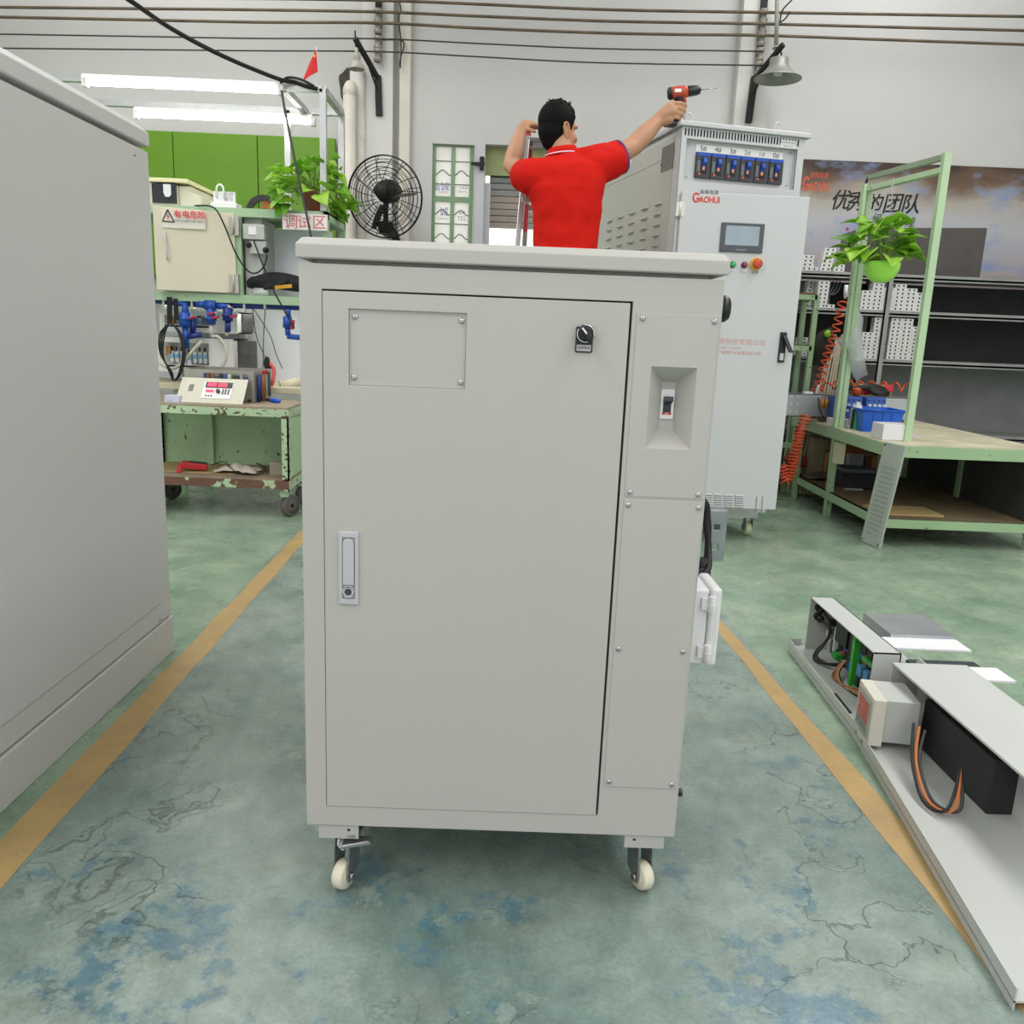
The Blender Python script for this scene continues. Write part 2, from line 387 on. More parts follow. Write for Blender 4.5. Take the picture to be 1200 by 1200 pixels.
# daylit yard behind the doorway (pale ground, pale wall)
mk('wall_yard', MB().box(-2.5, 3, WALL_Y + 3.0, WALL_Y + 3.1, 0, 3.2), M('sunlit_yard_wall', '#f2f2ee', .9, var=.02), kind='structure', origin=False)
mk('floor_yard', MB().box(-2.5, 3, WALL_Y + .22, WALL_Y + 3.0, -.1, -.001), M('yard_concrete', '#e3e2dc', .9, var=.03), kind='structure', origin=False)

# ------------------------------------------------------------------ main cabinet
PAINT = M('warm_grey_powder_coat', '#b7b5b0', .42, var=.012, scale=3, bump=.10, bscale=900)
PAINT2 = M('cool_grey_powder_coat', '#bdbdba', .42, var=.012, scale=3, bump=.10, bscale=900)
BLACK = M('black_plastic', '#17181a', .4, var=0)
RUBBER = M('black_rubber', '#101112', .6, var=0)
STEEL = M('zinc_steel', '#a5a7a6', .35, .9, var=.1, scale=30)
CHROME = M('satin_chrome', '#c6c4cb', .35, .3, var=0)
WHITE = M('white_plastic', '#e6e6e8', .4, var=0)
NYLON = M('cream_nylon', '#dedac6', .45, var=.05, scale=40)
DARKIN = M('dark_interior', '#1b1c1c', .9, var=0)

def caster(name, parent, x, y, zt, r=.031, w_=.026, yaw=0.0, brake=False, wheel=NYLON):
    """swivel caster hanging under zt at x,y (local to parent)"""
    T = Matrix.Translation((x, y, 0)) @ Matrix.Rotation(yaw, 4, 'Z')
    R_ = parent_root = parent
    c = MB(T); c.box(-.036, .036, -.036, .036, zt - .004, zt); c.cyl((0, 0, zt - .018), (0, 0, zt - .004), .022, n=18)
    for s in (-1, 1):
        poly = [(-.022, zt - .016), (.022, zt - .016), (.03, r + .006), (.026, r - .012), (.012, r - .012), (-.012, r + .012)]
        v = [(s * (w_ / 2 + .003), q[0], q[1]) for q in poly] + [(s * (w_ / 2 + .0055), q[0], q[1]) for q in poly]
        n = len(poly); c.add(v, [tuple(range(n)), tuple(range(n, 2 * n))[::-1]] + [(i, i + n, (i + 1) % n + n, (i + 1) % n) for i in range(n)])
    c.box(-w_ / 2 - .005, w_ / 2 + .005, -.022, .022, zt - .02, zt - .016)
    o = mk('caster', c, STEEL, parent, bevel=.001)
    wl = MB(T); hw = w_ / 2
    wl.lathe([(.007, -hw), (r * .62, -hw), (r * .68, -hw + .002), (r * .88, -hw), (r * .98, -hw + .005), (r, -hw * .3), (r, hw * .3), (r * .98, hw - .005), (r * .88, hw), (r * .68, hw - .002), (r * .62, hw), (.007, hw)], (0, .018, r), 32, (1, 0, 0))
    mk('wheel', wl, wheel, o)
    ax = MB(T); ax.cyl((-hw - .012, .018, r), (hw + .012, .018, r), .005, n=10); ax.cyl((-hw - .012, .018, r), (-hw - .006, .018, r), .009, n=6); ax.cyl((hw + .006, .018, r), (hw + .012, .018, r), .009, n=6)
    mk('axle_bolt', ax, STEEL, o)
    if brake:
        b = MB(T); b.hexa([(-.008, -.03, zt - .04), (.044, -.03, zt - .027), (.044, -.012, zt - .023), (-.008, -.012, zt - .036)], [(-.008, -.032, zt - .03), (.044, -.032, zt - .017), (.044, -.012, zt - .015), (-.008, -.012, zt - .026)])
        b.box(-.010, .012, -.018, .02, zt - .03, zt - .018)
        mk('brake_pedal', b, STEEL, o, bevel=.002)
    return o

F_ = 1.497
CD = .6
cab = thing('electrical_cabinet', (0, F_ + .3, 0), 0, 'large light grey steel cabinet on casters in the centre foreground', 'cabinet')
y0 = -.3                                                    # local front plane
XL, XR, ZB, ZT = -.375, .371, .1615, 1.2545
dx0, dx1, dz0, dz1 = -.335, .2125, .204, 1.2115             # door opening
mb = MB(); mb.plate((XL, XR, ZB, ZT), [(dx0, dx1, dz0, dz1), (.2515, .3355, .953, 1.1015)], y0, y0 + .022)
mb.box(XL, XL + .002, y0 + .022, CD, ZB, ZT); mb.box(XR - .002, XR, y0 + .022, CD, ZB, ZT)
mb.box(XL, XR, CD - .002, CD, ZB, ZT); mb.box(XL, XR, y0 + .022, CD, ZT - .002, ZT); mb.box(XL, XR, y0 + .022, CD, ZB, ZB + .002)
mk('body', mb, PAINT, cab, bevel=.0015)
mk('inner_panel', MB().box(dx0 - .01, dx1 + .01, y0 + .024, y0 + .027, dz0 - .01, dz1 + .01), DARKIN, cab)
# lid with chamfered edges on an inset neck
mk('lid_neck', MB().box(XL + .025, XR - .025, y0 + .028, CD - .03, ZT, 1.272), PAINT, cab)
lm = MB()
def rect(x, y, z): return [(-.0015 - x, -y, z), (-.0015 + x, -y, z), (-.0015 + x, y + CD - .3, z), (-.0015 - x, y + CD - .3, z)]
ring_ = [rect(.372, .302, 1.2615), rect(.3775, .3065, 1.2635), rect(.3775, .3065, 1.286), rect(.369, .296, 1.297), rect(.355, .28, 1.2995)]
lm.add([p for q in ring_ for p in q], [(3, 2, 1, 0), (16, 17, 18, 19)] + [(4 * k + i, 4 * k + (i + 1) % 4, 4 * k + 4 + (i + 1) % 4, 4 * k + 4 + i) for k in range(4) for i in range(4)])
mk('lid', lm, PAINT, cab, bevel=.0015)
# door with its inspection opening
g = .0012
wx0, wx1, wz0, wz1 = -.288, -.0795, 1.046, 1.1795
dm = MB().plate((dx0 + .0012, dx1 - .0045, dz0 + .0012, dz1 - .003), [(wx0, wx1, wz0, wz1)], y0 - .0015, y0 + .02)
door = mk('door', dm, PAINT, cab, bevel=.001)
mk('cover_plate', MB().box(wx0 - .005, wx1 + .005, y0 + .0035, y0 + .005, wz0 - .005, wz1 + .005), PAINT, door)
mk('cover_plate_rim', MB().plate((wx0 + .001, wx1 - .001, wz0 + .001, wz1 - .001), [(wx0 + .0035, wx1 - .0035, wz0 + .0035, wz1 - .0035)], y0 + .0025, y0 + .0036), PAINT, door)
for px, py in ((416, 371), (541, 376), (415, 442), (540, 448)):
    x, z = L(cab, px, py, y0 + .003); screw(door, x, y0 + .0035, z, .0055)
# flush lock handle
hx, hz = L(cab, 409, 665.5, y0)
lk = mk('lock_handle', MB().plate((hx - .0187, hx + .0187, hz - .071, hz + .071), [(hx - .0115, hx + .0115, hz - .06, hz + .06)], y0 - .006, y0), CHROME, door, 'satin chrome flush swing handle with key lock', bevel=.0015)
def stadium(cx, z0_, z1_, hw, n=10, round_bottom=True):
    p = [(cx + hw * math.cos(math.pi * i / n), z1_ - hw + hw * math.sin(math.pi * i / n)) for i in range(n + 1)]
    p += [(cx + hw * math.cos(math.pi + math.pi * i / n), z0_ + hw + hw * math.sin(math.pi + math.pi * i / n)) for i in range(n + 1)] if round_bottom else [(cx - hw, z0_), (cx + hw, z0_)]
    return p
mk('lock_well', MB().box(hx - .0125, hx + .0125, y0 - .0005, y0 + .001, hz - .061, hz + .061), M('lock_well_grey', '#4a4a4e', .4, .6, var=0), lk)
mk('lock_lever', MB().prism(stadium(hx, hz - .032, hz + .0585, .0105, round_bottom=False), y0 - .0085, y0 - .001), CHROME, lk, bevel=.0015)
kb = MB(); kb.cyl((hx, y0 - .0005, hz - .047), (hx, y0 - .009, hz - .047), .0098, n=20); mk('lock_barrel', kb, CHROME, lk, bevel=.001)
kb = MB(); kb.cyl((hx, y0 - .009, hz - .0445), (hx, y0 - .0096, hz - .0445), .0068, n=16); mk('key_slot', kb, M('lock_face', '#58585c', .35, .8, var=0), lk)
kb = MB(); kb.ring((hx, y0 - .006, hz - .0445), (0, -1, 0), .0095, .0115, .0015); mk('lock_rim', kb, CHROME, lk)
# rotary switch
sx, sz = L(cab, 685.5, 391, y0)
sw = mk('rotary_switch', MB().box(sx - .0165, sx + .0145, y0 - .006, y0 - .001, sz - .033, sz + .012), BLACK, door, 'black rotary selector switch with white pointer', bevel=.003)
kb = MB(); kb.lathe([(.0155, 0), (.0155, .008), (.0148, .0095), (.0001, .0095)], (sx, y0 - .006, sz), 28, (0, -1, 0)); mk('switch_collar', kb, BLACK, sw)
kb = MB(); kb.ring((sx, y0 - .0158, sz), (0, -1, 0), .0139, .0156, .0006, 40)
arc = MB()
for t0, t1 in ((-15, 100), (150, 290)):
    P_ = [(sx + .0146 * math.cos(math.radians(t)), y0 - .0158, sz + .0146 * math.sin(math.radians(t))) for t in range(t0, t1 + 1, 6)]
    arc.tube(P_, .0010, 6)
mk('chrome_ring', arc, M('bright_ring', '#f0f0f0', .2, .5, var=0), sw)
kb = MB(); kb.cyl((sx, y0 - .0155, sz), (sx, y0 - .022, sz), .0125, .0115, n=28)
T = Matrix.Translation((sx, 0, sz)) @ Matrix.Rotation(math.radians(-40), 4, 'Y')
kb.box(-.005, .005, y0 - .036, y0 - .02, -.0125, .0135, T); mk('knob', kb, BLACK, sw, bevel=.0015)
kb = MB(); kb.box(-.0012, .0012, y0 - .0366, y0 - .036, 0, .0125, T); mk('pointer', kb, M('pointer_white', '#ffffff', .5, var=0), sw)
lbx = sx - .001
kb = MB().box(lbx - .013, lbx + .0125, y0 - .0068, y0 - .0058, sz - .0305, sz - .0195); mk('name_plate', kb, M('plate_grey', '#b9b4ba', .4, var=0), sw)
mk('lettering', text_mb('控制电源', .0055, TX(lbx, y0 - .0069, sz - .025), 1e-4), BLACK, sw)
# bolted side panels
pm = MB(); X0, X1, Z0, Z1 = .2205, .3675, .8625, 1.193
rx0, rx1, rz0, rz1 = .2525, .3345, .954, 1.1005
pm.plate((X0, X1, Z0, Z1), [(rx0, rx1, rz0, rz1)], y0 - .0018, y0 - .0003)
pu = mk('upper_side_panel', pm, PAINT, cab, bevel=.0008)
# body front needs the recess behind: a folded funnel
bx0, bx1, bz0, bz1 = .2825, .3085, .985, 1.072
yb = y0 + .045
O = [(rx0, y0 - .001, rz0), (rx1, y0 - .001, rz0), (rx1, y0 - .001, rz1), (rx0, y0 - .001, rz1)]
I_ = [(bx0, yb, bz0), (bx1, yb, bz0), (bx1, yb, bz1), (bx0, yb, bz1)]
fm = MB().add(O + I_, [(i, (i + 1) % 4, 4 + (i + 1) % 4, 4 + i) for i in range(4)] + [(4, 5, 6, 7)])
rec = mk('breaker_recess', fm, PAINT, pu)
kx, kz = (bx0 + bx1) / 2 - .001, (bz0 + bz1) / 2 + .003
br = mk('circuit_breaker', MB().box(kx - .0128, kx + .0128, yb - .004, yb, kz - .0275, kz + .0275), WHITE, cab, bevel=.001)
mk('toggle_slot', MB().box(kx - .0075, kx + .0075, yb - .0045, yb - .0035, kz - .016, kz + .014), M('toggle_dark', '#2a2c31', .4, var=0), br)
mk('toggle', MB().hexa([(kx - .007, yb - .004, kz - .001), (kx + .007, yb - .004, kz - .001), (kx + .007, yb - .004, kz + .013), (kx - .007, yb - .004, kz + .013)], [(kx - .007, yb - .016, kz + .007), (kx + .009, yb - .016, kz + .007), (kx + .009, yb - .014, kz + .015), (kx - .007, yb - .014, kz + .015)]), M('toggle_grey', '#3a3d45', .35, var=0), br, bevel=.001)
mk('red_indicator', MB().box(kx - .0085, kx + .0085, yb - .0047, yb - .0037, kz - .0195, kz - .0155), M('indicator_red', '#c8202c', .4, var=0), br)
mk('lettering', text_mb('OFF', .0045, TX(kx, yb - .0049, kz - .0175), 1e-4), WHITE, br)
mk('lower_side_panel', MB().box(.2205, .3675, y0 - .0018, y0 - .0003, .2705, .857), PAINT, cab, bevel=.0008)
plo = [o for o in bpy.data.objects if o.name.startswith('lower_side_panel')][0]
for px, py in ((753, 373), (837, 377), (738, 576.5), (818, 579.5)):
    x, z = L(cab, px, py, y0); screw(pu, x, y0 - .0018, z)
for px, py in ((736, 591.5), (818.5, 595), (724.5, 760), (800, 763.5), (713.5, 915.5), (787, 919)):
    x, z = L(cab, px, py, y0); screw(plo, x, y0 - .0018, z)
# caster brackets and casters
for i, (xa, xb, za, zb_) in enumerate(((-.352, -.271, .129, ZB), (.271, .352, .131, ZB))):
    b = MB(); hxx = xb - .02 if i == 0 else xa + .02; hzz = (za + zb_) / 2 + .003
    b.plate((xa, xb, za, zb_), [(hxx - .003, hxx + .003, hzz - .003, hzz + .003)], y0 + .004, y0 + .007); b.box(xa, xb, y0 + .004, y0 + .09, zb_ - .003, zb_)
    mk('caster_bracket', b, PAINT, cab, bevel=.0008)
wl_ = PZ(408, 1037, 0)
caster('caster', cab, -.300, -.255, .138, yaw=math.radians(158), brake=False)
# brake pedal of the front left caster
cl = MB(); cl.hexa([(-.305, -.303, .108), (-.245, -.298, .118), (-.245, -.278, .121), (-.305, -.278, .112)], [(-.305, -.303, .116), (-.25, -.298, .126), (-.25, -.278, .128), (-.305, -.278, .12)])
cl.hexa([(-.318, -.29, .108), (-.302, -.303, .104), (-.296, -.296, .106), (-.31, -.27, .112)], [(-.318, -.27, .135), (-.302, -.27, .135), (-.296, -.262, .135), (-.31, -.26, .135)])
mk('brake_pedal', cl, STEEL, cab, bevel=.002)
caster('caster', cab, .316, -.225, .138, yaw=math.radians(-155))
caster('caster', cab, -.311, CD - .055, .158, yaw=.4); caster('caster', cab, .311, CD - .055, .158, yaw=-.6)
for x_ in (-.311, .311): mk('caster_bracket', MB().box(x_ - .04, x_ + .04, CD - .095, CD - .015, .158, ZB), PAINT, cab)
# black knob and cable gland on the right flank
kb = MB(); kz_ = PY(851, 362, 1.535).z
kb.lathe([(.020, 0), (.0245, .006), (.0235, .014), (.019, .020), (.0001, .0225)], (XR, -.262, kz_ - .0), 24, (1, 0, 0))
kb.v = [Vector((p.x, p.y, kz_ + (p.z - kz_) * 1.0)) for p in kb.v]; mk('side_knob', kb, BLACK, cab)
gz = PY(797, 925, 1.53).z
kb = MB(); kb.cyl((XR, -.278, gz), (XR + .0125, -.278, gz), .0085, n=12); mk('cable_gland', kb, BLACK, cab, bevel=.002)

# white junction box hung on the right flank
jb = thing('junction_box', (.371, 1.76, .455), 0, 'white plastic junction box with two hinges on the right flank of the central cabinet', 'junction box')
b = MB(); zA, zB = .0, .17
b.hexa([(.0, -.06, zA), (.078, -.06, zA), (.078, .06, zA), (.0, .06, zA)], [(.0, -.06, zB), (.078, -.06, zB), (.078, .06, zB), (.0, .06, zB)])
mk('base', b, WHITE, jb, bevel=.004)
b = MB(); b.box(.0795, .106, -.064, .064, zA - .003, zB + .004); mk('lid', b, WHITE, jb, bevel=.008, seg=3)
for z_ in (.012, .122):
    b = MB(); b.cyl((.083, -.068, z_), (.083, -.068, z_ + .036), .008, n=14); b.box(.062, .083, -.068, -.06, z_ + .004, z_ + .032); b.cyl((.083, -.068, z_ + .017), (.083, -.068, z_ + .019), .009, n=14)
    mk('hinge', b, WHITE, jb, bevel=.001)
b = MB(); b.cyl((.035, -.03, -.014), (.035, -.03, 0), .015, .012, n=12); mk('cable_gland', b, M('grey_plastic', '#a9abab', .5, var=0), jb)
# black power lead behind the box
for i, (dx_, off) in enumerate(((0, 0), (.012, .02))):
    pts = [Vector((.371, 2.0 + off, .80)), PY(822 + off * 100, 586, 1.95), PY(827 + off * 300, 612, 1.95), PY(830.5 + off * 100, 645, 1.93), PY(827 + off * 60, 672, 1.85), Vector((.40 + off, 1.79, .626))]
    c_ = MB().tube(interp([p + Vector((0, .03 * i, 0)) for p in pts], 8), .0075, 8)
    mk('power_cable', c_, RUBBER, None, ('thick black power lead hanging above the white junction box, outer loop', 'black power lead nearest the cabinet flank above the white junction box')[1 - i], 'cable', 'black power leads')
pl = MB(); p0 = PY(824, 655, 1.9); pl.cyl(p0, p0 + Vector((.0, 0, -.05)), .018, .022, n=14); pl.cyl(p0 + Vector((0, 0, -.05)), p0 + Vector((0, 0, -.066)), .024, n=14)
mk('power_plug', pl, RUBBER, None, 'black round power plug at the top of the white junction box', 'plug')

# ------------------------------------------------------------------ grey cabinet at the left edge
XF = -1.156
lc_ = thing('steel_cabinet', (XF - .35, 2.06, 0), 0, 'tall grey steel cabinet cut off by the left edge', 'cabinet')
xf = .35; yA, yB = -.7, .7
b = MB(); b.box(-.35, xf, yA, yB, .135, 1.655); b.box(-.33, xf + .004, yA + .01, yB + .004, 0, .13)
mk('body', b, PAINT2, lc_, bevel=.004)
b = MB(); b.add([(x, y, z) for (e, z) in ((.0, 1.668), (.004, 1.672), (.004, 1.71), (-.03, 1.738)) for (x, y) in ((-.35 - e, yA - e), (xf + e, yA - e), (xf + e, yB + e), (-.35 - e, yB + e))],
              [(3, 2, 1, 0), (12, 13, 14, 15)] + [(4 * k + i, 4 * k + (i + 1) % 4, 4 * k + 4 + (i + 1) % 4, 4 * k + 4 + i) for k in range(3) for i in range(4)])
mk('lid', b, PAINT2, lc_, bevel=.003)
mk('lid_neck', MB().box(-.32, xf - .03, yA + .03, yB - .03, 1.655, 1.668), PAINT2, lc_)
# side door panel, slightly proud, seen at a grazing angle
(ya_, za_), (yb_, zb2) = LX(lc_, 161, 181, xf), LX(lc_, 190, 727, xf)
dp = mk('side_door', MB().box(xf, xf + .004, yA + .06, ya_, .205, za_), PAINT2, lc_, bevel=.001)
for px, py in ((157, 181), (189, 725)):
    yy, zz = LX(lc_, px, py, xf + .004); m_ = MB(); m_.lathe([(.006, 0), (.006, .001), (.004, .003), (.0001, .0035)], (xf + .004, yy, zz), 12, (1, 0, 0)); mk('screw', m_, M('screw_steel', '#b9bcc0', .25, 1, var=0), dp)
# ------------------------------------------------------------------ tall control cabinet behind, turned 13 degrees
TW, TD, TZ = .72, 1.3, 2.236
ty = math.radians(13.0)
FL = Vector((.852, 4.632, 0))
tr = FL + Matrix.Rotation(ty, 3, 'Z') @ Vector((TW / 2, TD / 2, 0))
tall = thing('control_cabinet', tr, ty, 'tall pale grey control cabinet with touch screen and six breakers', 'cabinet')
PAINT3 = M('pale_grey_powder_coat', '#c6c8c9', .4, var=.012, scale=3, bump=.08, bscale=800)
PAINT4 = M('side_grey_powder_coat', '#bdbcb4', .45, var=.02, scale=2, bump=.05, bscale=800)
fy = -TD / 2
hw = TW / 2
def TL_(px, py, yl=fy): return L(tall, px, py, yl)
(ax0, az1), (ax1, _), (_, az0) = TL_(804.8, 162), TL_(935, 174.5), TL_(803, 211.5)
slots = []
sx0, _z = TL_(802, 150); sx1, _ = TL_(938, 160); zs1, zs0 = 2.229, 2.194
ns = 38
for i in range(ns):
    u = sx0 + (sx1 - sx0) * (i + .25) / ns; slots.append((u, u + (sx1 - sx0) / ns * .5, zs0, zs1))
b = MB(); b.plate((-hw, hw, .165, TZ), slots + [(ax0, ax1, az0, az1), (-hw + .05, hw - .03, .25, 1.87)], fy, fy + .003)
b.box(-hw, -hw + .004, fy + .012, TD / 2, .165, TZ); b.box(hw - .004, hw, fy + .012, TD / 2, .165, TZ)
b.box(-hw, hw, TD / 2 - .004, TD / 2, .165, TZ); b.box(-hw, hw, fy + .012, TD / 2, TZ - .004, TZ); b.box(-hw, hw, fy + .012, TD / 2, .165, .172)
b.box(-hw + .03, hw - .03, fy + .03, TD / 2 - .03, .125, .165)
mk('body', b, PAINT3, tall)
mk('dark_backing', MB().box(-hw + .01, hw - .01, fy + .05, fy + .055, .18, TZ - .01), DARKIN, tall)
b = MB(); b.add([(x, y, z) for (e, z) in ((.02, TZ + .002), (.022, TZ + .006), (.022, TZ + .022), (.012, TZ + .028)) for (x, y) in ((-hw - e, fy - e), (hw + e, fy - e), (hw + e, -fy + e), (-hw - e, -fy + e))],
                [(3, 2, 1, 0), (12, 13, 14, 15)] + [(4 * k + i, 4 * k + (i + 1) % 4, 4 * k + 4 + (i + 1) % 4, 4 * k + 4 + i) for k in range(3) for i in range(4)])
mk('lid', b, PAINT3, tall)
for px, py in ((806, 141), (911, 151)):
    x, _ = TL_(px, py, fy + .05); e = MB()
    e.tube([(x + .018 * math.cos(t), fy + .05, TZ + .058 + .022 * math.sin(t)) for t in [i * math.pi / 8 for i in range(16)]], .0055, 8, closed=True)
    e.cyl((x, fy + .05, TZ + .026), (x, fy + .05, TZ + .04), .014, n=14); mk('lifting_eye', e, CHROME, tall)
# breaker bay
py_ = fy + .035
bay = mk('breaker_panel', MB().box(ax0 - .005, ax1 + .005, py_, py_ + .003, az0 - .005, az1 + .005), PAINT3, tall)
b = MB(); b.box(ax0 - .003, ax0, fy + .012, py_, az0, az1); b.box(ax1, ax1 + .003, fy + .012, py_, az0, az1); b.box(ax0, ax1, fy + .012, py_, az1, az1 + .003); b.box(ax0, ax1, fy + .012, py_, az0 - .003, az0)
mk('bay_return', b, PAINT3, tall)
for px, py in ((807, 169), (926, 180), (804, 207), (921, 217)):
    x, z = TL_(px, py, py_); screw(bay, x, py_, z, .007)
(lx0, lz1), (lx1, _), (bx0_, bz1_), (bx1_, bz0_) = TL_(816, 169, py_), TL_(917.5, 179, py_), TL_(815, 178.3, py_), TL_(915, 207.5, py_)
lz0 = bz1_ + .002
mk('label_strip', MB().box(lx0, lx1, py_ - .002, py_ - .0003, lz0, lz1), M('paper_white', '#f4f4f4', .6, var=0), bay)
pw = (bx1_ - bx0_) / 6
BRK = M('breaker_charcoal', '#3b3d42', .45, var=.1, scale=60); BLU = M('breaker_blue', '#2454b8', .4, var=0); ORG = M('orange_dot', '#e06a28', .4, var=0)
bz0_ = bz1_ - .128
for i, t in enumerate(('5#', '4#', '3#', '2#', '1#', '0#')):
    x0_ = bx0_ + pw * i; cx = x0_ + pw / 2
    mk('lettering', text_mb(t, .036, TX(cx, py_ - .0026, (lz0 + lz1) / 2), 3e-4), M('label_ink', '#2b2b2b' if i not in (3, 4) else '#2b2b2b', .6, var=0) if i not in (3, 4) else M('label_ink_faded', '#8e8e8e', .6, var=0), bay)
    q = mk('circuit_breaker', MB().box(x0_ + .002, x0_ + pw - .002, py_ - .02, py_, bz0_, bz1_), BRK, bay, bevel=.002)
    mk('blue_cap', MB().box(x0_ + .004, x0_ + pw - .004, py_ - .0215, py_ - .019, bz1_ - .018, bz1_ - .002), BLU, q)
    mk('breaker_face', MB().box(cx - .014, cx + .018, py_ - .022, py_ - .019, bz0_ + .02, bz1_ - .024), BLACK, q)
    mk('toggle', MB().hexa([(cx - .009, py_ - .021, bz0_ + .055), (cx + .013, py_ - .021, bz0_ + .055), (cx + .013, py_ - .021, bz1_ - .028), (cx - .009, py_ - .021, bz1_ - .028)],
                           [(cx - .007, py_ - .042, bz0_ + .075), (cx + .011, py_ - .042, bz0_ + .075), (cx + .011, py_ - .036, bz1_ - .03), (cx - .007, py_ - .036, bz1_ - .03)]), BLU, q, bevel=.002)
    mk('toggle_tip', MB().box(cx - .006, cx + .006, py_ - .026, py_ - .02, bz0_ + .038, bz0_ + .056), M('toggle_pink', '#d98f86', .5, var=0), q)
    d_ = MB(); d_.cyl((x0_ + .022, py_ - .02, bz0_ + .018), (x0_ + .022, py_ - .024, bz0_ + .018), .006, n=10); mk('trip_button', d_, ORG, q)
    mk('rating_plate', MB().box(x0_ + .008, x0_ + .024, py_ - .0208, py_ - .0195, bz0_ + .03, bz0_ + .085), M('breaker_grey', '#6b6e74', .5, var=0), q)
# stickers
x, z = TL_(923.5, 169)
st = mk('sticker', MB().box(x - .045, x + .045, fy - .0008, fy, z - .02, z + .02), M('sticker_white', '#dcdcdc', .6, var=0), tall)
mk('lettering', text_mb('直流高频电源', .014, TX(x, fy - .001, z + .007), 1e-4), M('faded_ink', '#8a8a8e', .6, var=0), st)
mk('lettering', text_mb('3000A12V', .014, TX(x, fy - .001, z - .01), 1e-4), M('faded_ink', '#8a8a8e', .6, var=0), st)
# front door, ajar: it stands square to the camera
hx_, hz_ = L(tall, 797, 240, fy - .012)
door2 = mk('door', MB().box(0, .685, -.02, 0, .215, 1.914), PAINT3, tall, bevel=.003)
place(door2, (hx_ + .004, fy - .004, 0), (0, 0, -math.radians(11.5)))
DY = -.02
def DL(px, py, yl=DY): return L(door2, px, py, yl)
hb = MB(); x, z = DL(797, 245); hb.box(x - .022, x - .002, -.024, -.012, z - .035, z + .035); hb.box(x + .002, x + .024, -.024, -.018, z - .035, z + .035); hb.cyl((x, -.024, z - .038), (x, -.024, z + .038), .006, n=10)
mk('hinge', hb, M('hinge_cream', '#d8d6ce', .4, .3, var=0), door2)
hb = MB(); hb.box(x - .022, x - .002, -.024, -.012, .5, .57); hb.box(x + .002, x + .024, -.024, -.018, .5, .57); mk('hinge', hb, M('hinge_cream', '#d8d6ce', .4, .3, var=0), door2)
RED = M('logo_red', '#cf3327', .5, var=0); INK = M('label_ink', '#2b2b2b', .6, var=0)
def GAOHUI(parent, x, z, y, h, red, ink, T=None, rz=0.0, cn='高辉电源', sq=1.0):
    """logo: big red G ring, AOHUI, small characters above"""
    lg = text_mb('AOHUI', h * .78, TX(x + h * .72, y, z - h * .13, rz=rz), 4e-4, 'LEFT', .93, bold=h * .022)
    g_ = MB(); pts = []
    for t in range(35, 346, 12):
        a_ = math.radians(t); pts.append((x + h * .36 + h * .42 * math.cos(a_), y, z + h * .05 + h * .46 * math.sin(a_)))
    o_ = []
    for k, p in enumerate(pts):
        a_ = math.radians(35 + 12 * k); o_.append((p[0] - h * .17 * math.cos(a_), y, p[2] - h * .17 * math.sin(a_)))
    n = len(pts); vv = pts + o_; vv += [(p[0], p[1] - 6e-4, p[2]) for p in vv]
    f = [(i, i + 1, n + i + 1, n + i) for i in range(n - 1)] + [(2 * n + i, 2 * n + i + 1, 3 * n + i + 1, 3 * n + i) for i in range(n - 1)]
    g_.add(vv, f); g_.box(x + h * .36, x + h * .82, y - 6e-4, y, z - h * .1, z + h * .05)
    g_.v += lg.v; o0 = len(g_.v) - len(lg.v); g_.f += [[i + o0 for i in q] for q in lg.f]; g_.sm += lg.sm; g_.mi += lg.mi
    g_.v = [Vector((x + (p.x - x) * sq, p.y, p.z)) for p in g_.v]; mk('logo', g_, red, parent)
    mk('lettering', text_mb(cn, h * .42, TX(x + h * 1.75 * sq, y, z + h * .56, rz=rz), 4e-4, squash=1.25 * sq), ink, parent)
x, z = DL(812, 231); GAOHUI(door2, x, z - .004, DY - .0006, .056, RED, INK, sq=.86)
(hx0, hz1), (hx1, hz0) = DL(845.5, 260.5), DL(892.5, 297)
hm = mk('touch_screen', MB().box(hx0, hx1, DY - .01, DY, hz0, hz1), M('hmi_bezel', '#4d5258', .45, var=0), door2, 'dark bezel touch screen panel', bevel=.003)
cx, cz, sw_, sh_ = (hx0 + hx1) / 2, (hz0 + hz1) / 2 + .01, (hx1 - hx0) * .39, (hz1 - hz0) * .33
mk('screen', MB().box(cx - sw_, cx + sw_, DY - .0108, DY - .0098, cz - sh_, cz + sh_), M('lcd_glass', '#9aa7b3', .15, var=.05, scale=12), hm)
mk('lettering', text_mb('▶ WEINVIEW', .009, TX(cx, DY - .0104, hz0 + .012), 1e-4), M('bezel_print', '#b9bdc0', .5, var=0), hm)
for px, py, c, nm in ((858.5, 310, '#1fae62', 'green_button'), (872, 310.5, '#8e2832', 'red_button')):
    x, z = DL(px, py); q = MB(); q.cyl((x, DY, z), (x, DY - .022, z), .015, .013, n=20); q.sph((x, DY - .022, z), (.013, .006, .013))
    o = mk(nm, q, M(nm, c, .2, var=0, coat=.5), door2)
    mk('collar', MB().ring((x, DY - .012, z), (0, 1, 0), .013, .0165, .012), BLACK, o)
    mk('name_plate', MB().box(x - .016, x + .016, DY - .003, DY, z - .036, z - .018), M('plate_pale', '#d0d0d2', .5, var=0), o)
x, z = DL(885.5, 309.5)
q = MB(); q.cyl((x, DY, z), (x, DY - .014, z), .033, n=28); es = mk('emergency_stop', q, M('estop_yellow', '#e2b331', .45, var=0), door2, bevel=.002)
q = MB(); q.lathe([(.014, 0), (.014, .012), (.025, .014), (.0265, .02), (.025, .03), (.018, .034), (.0001, .035)], (x, DY - .014, z), 28, (0, -1, 0)); mk('mushroom_head', q, M('estop_red', '#c2492f', .45, var=0), es)
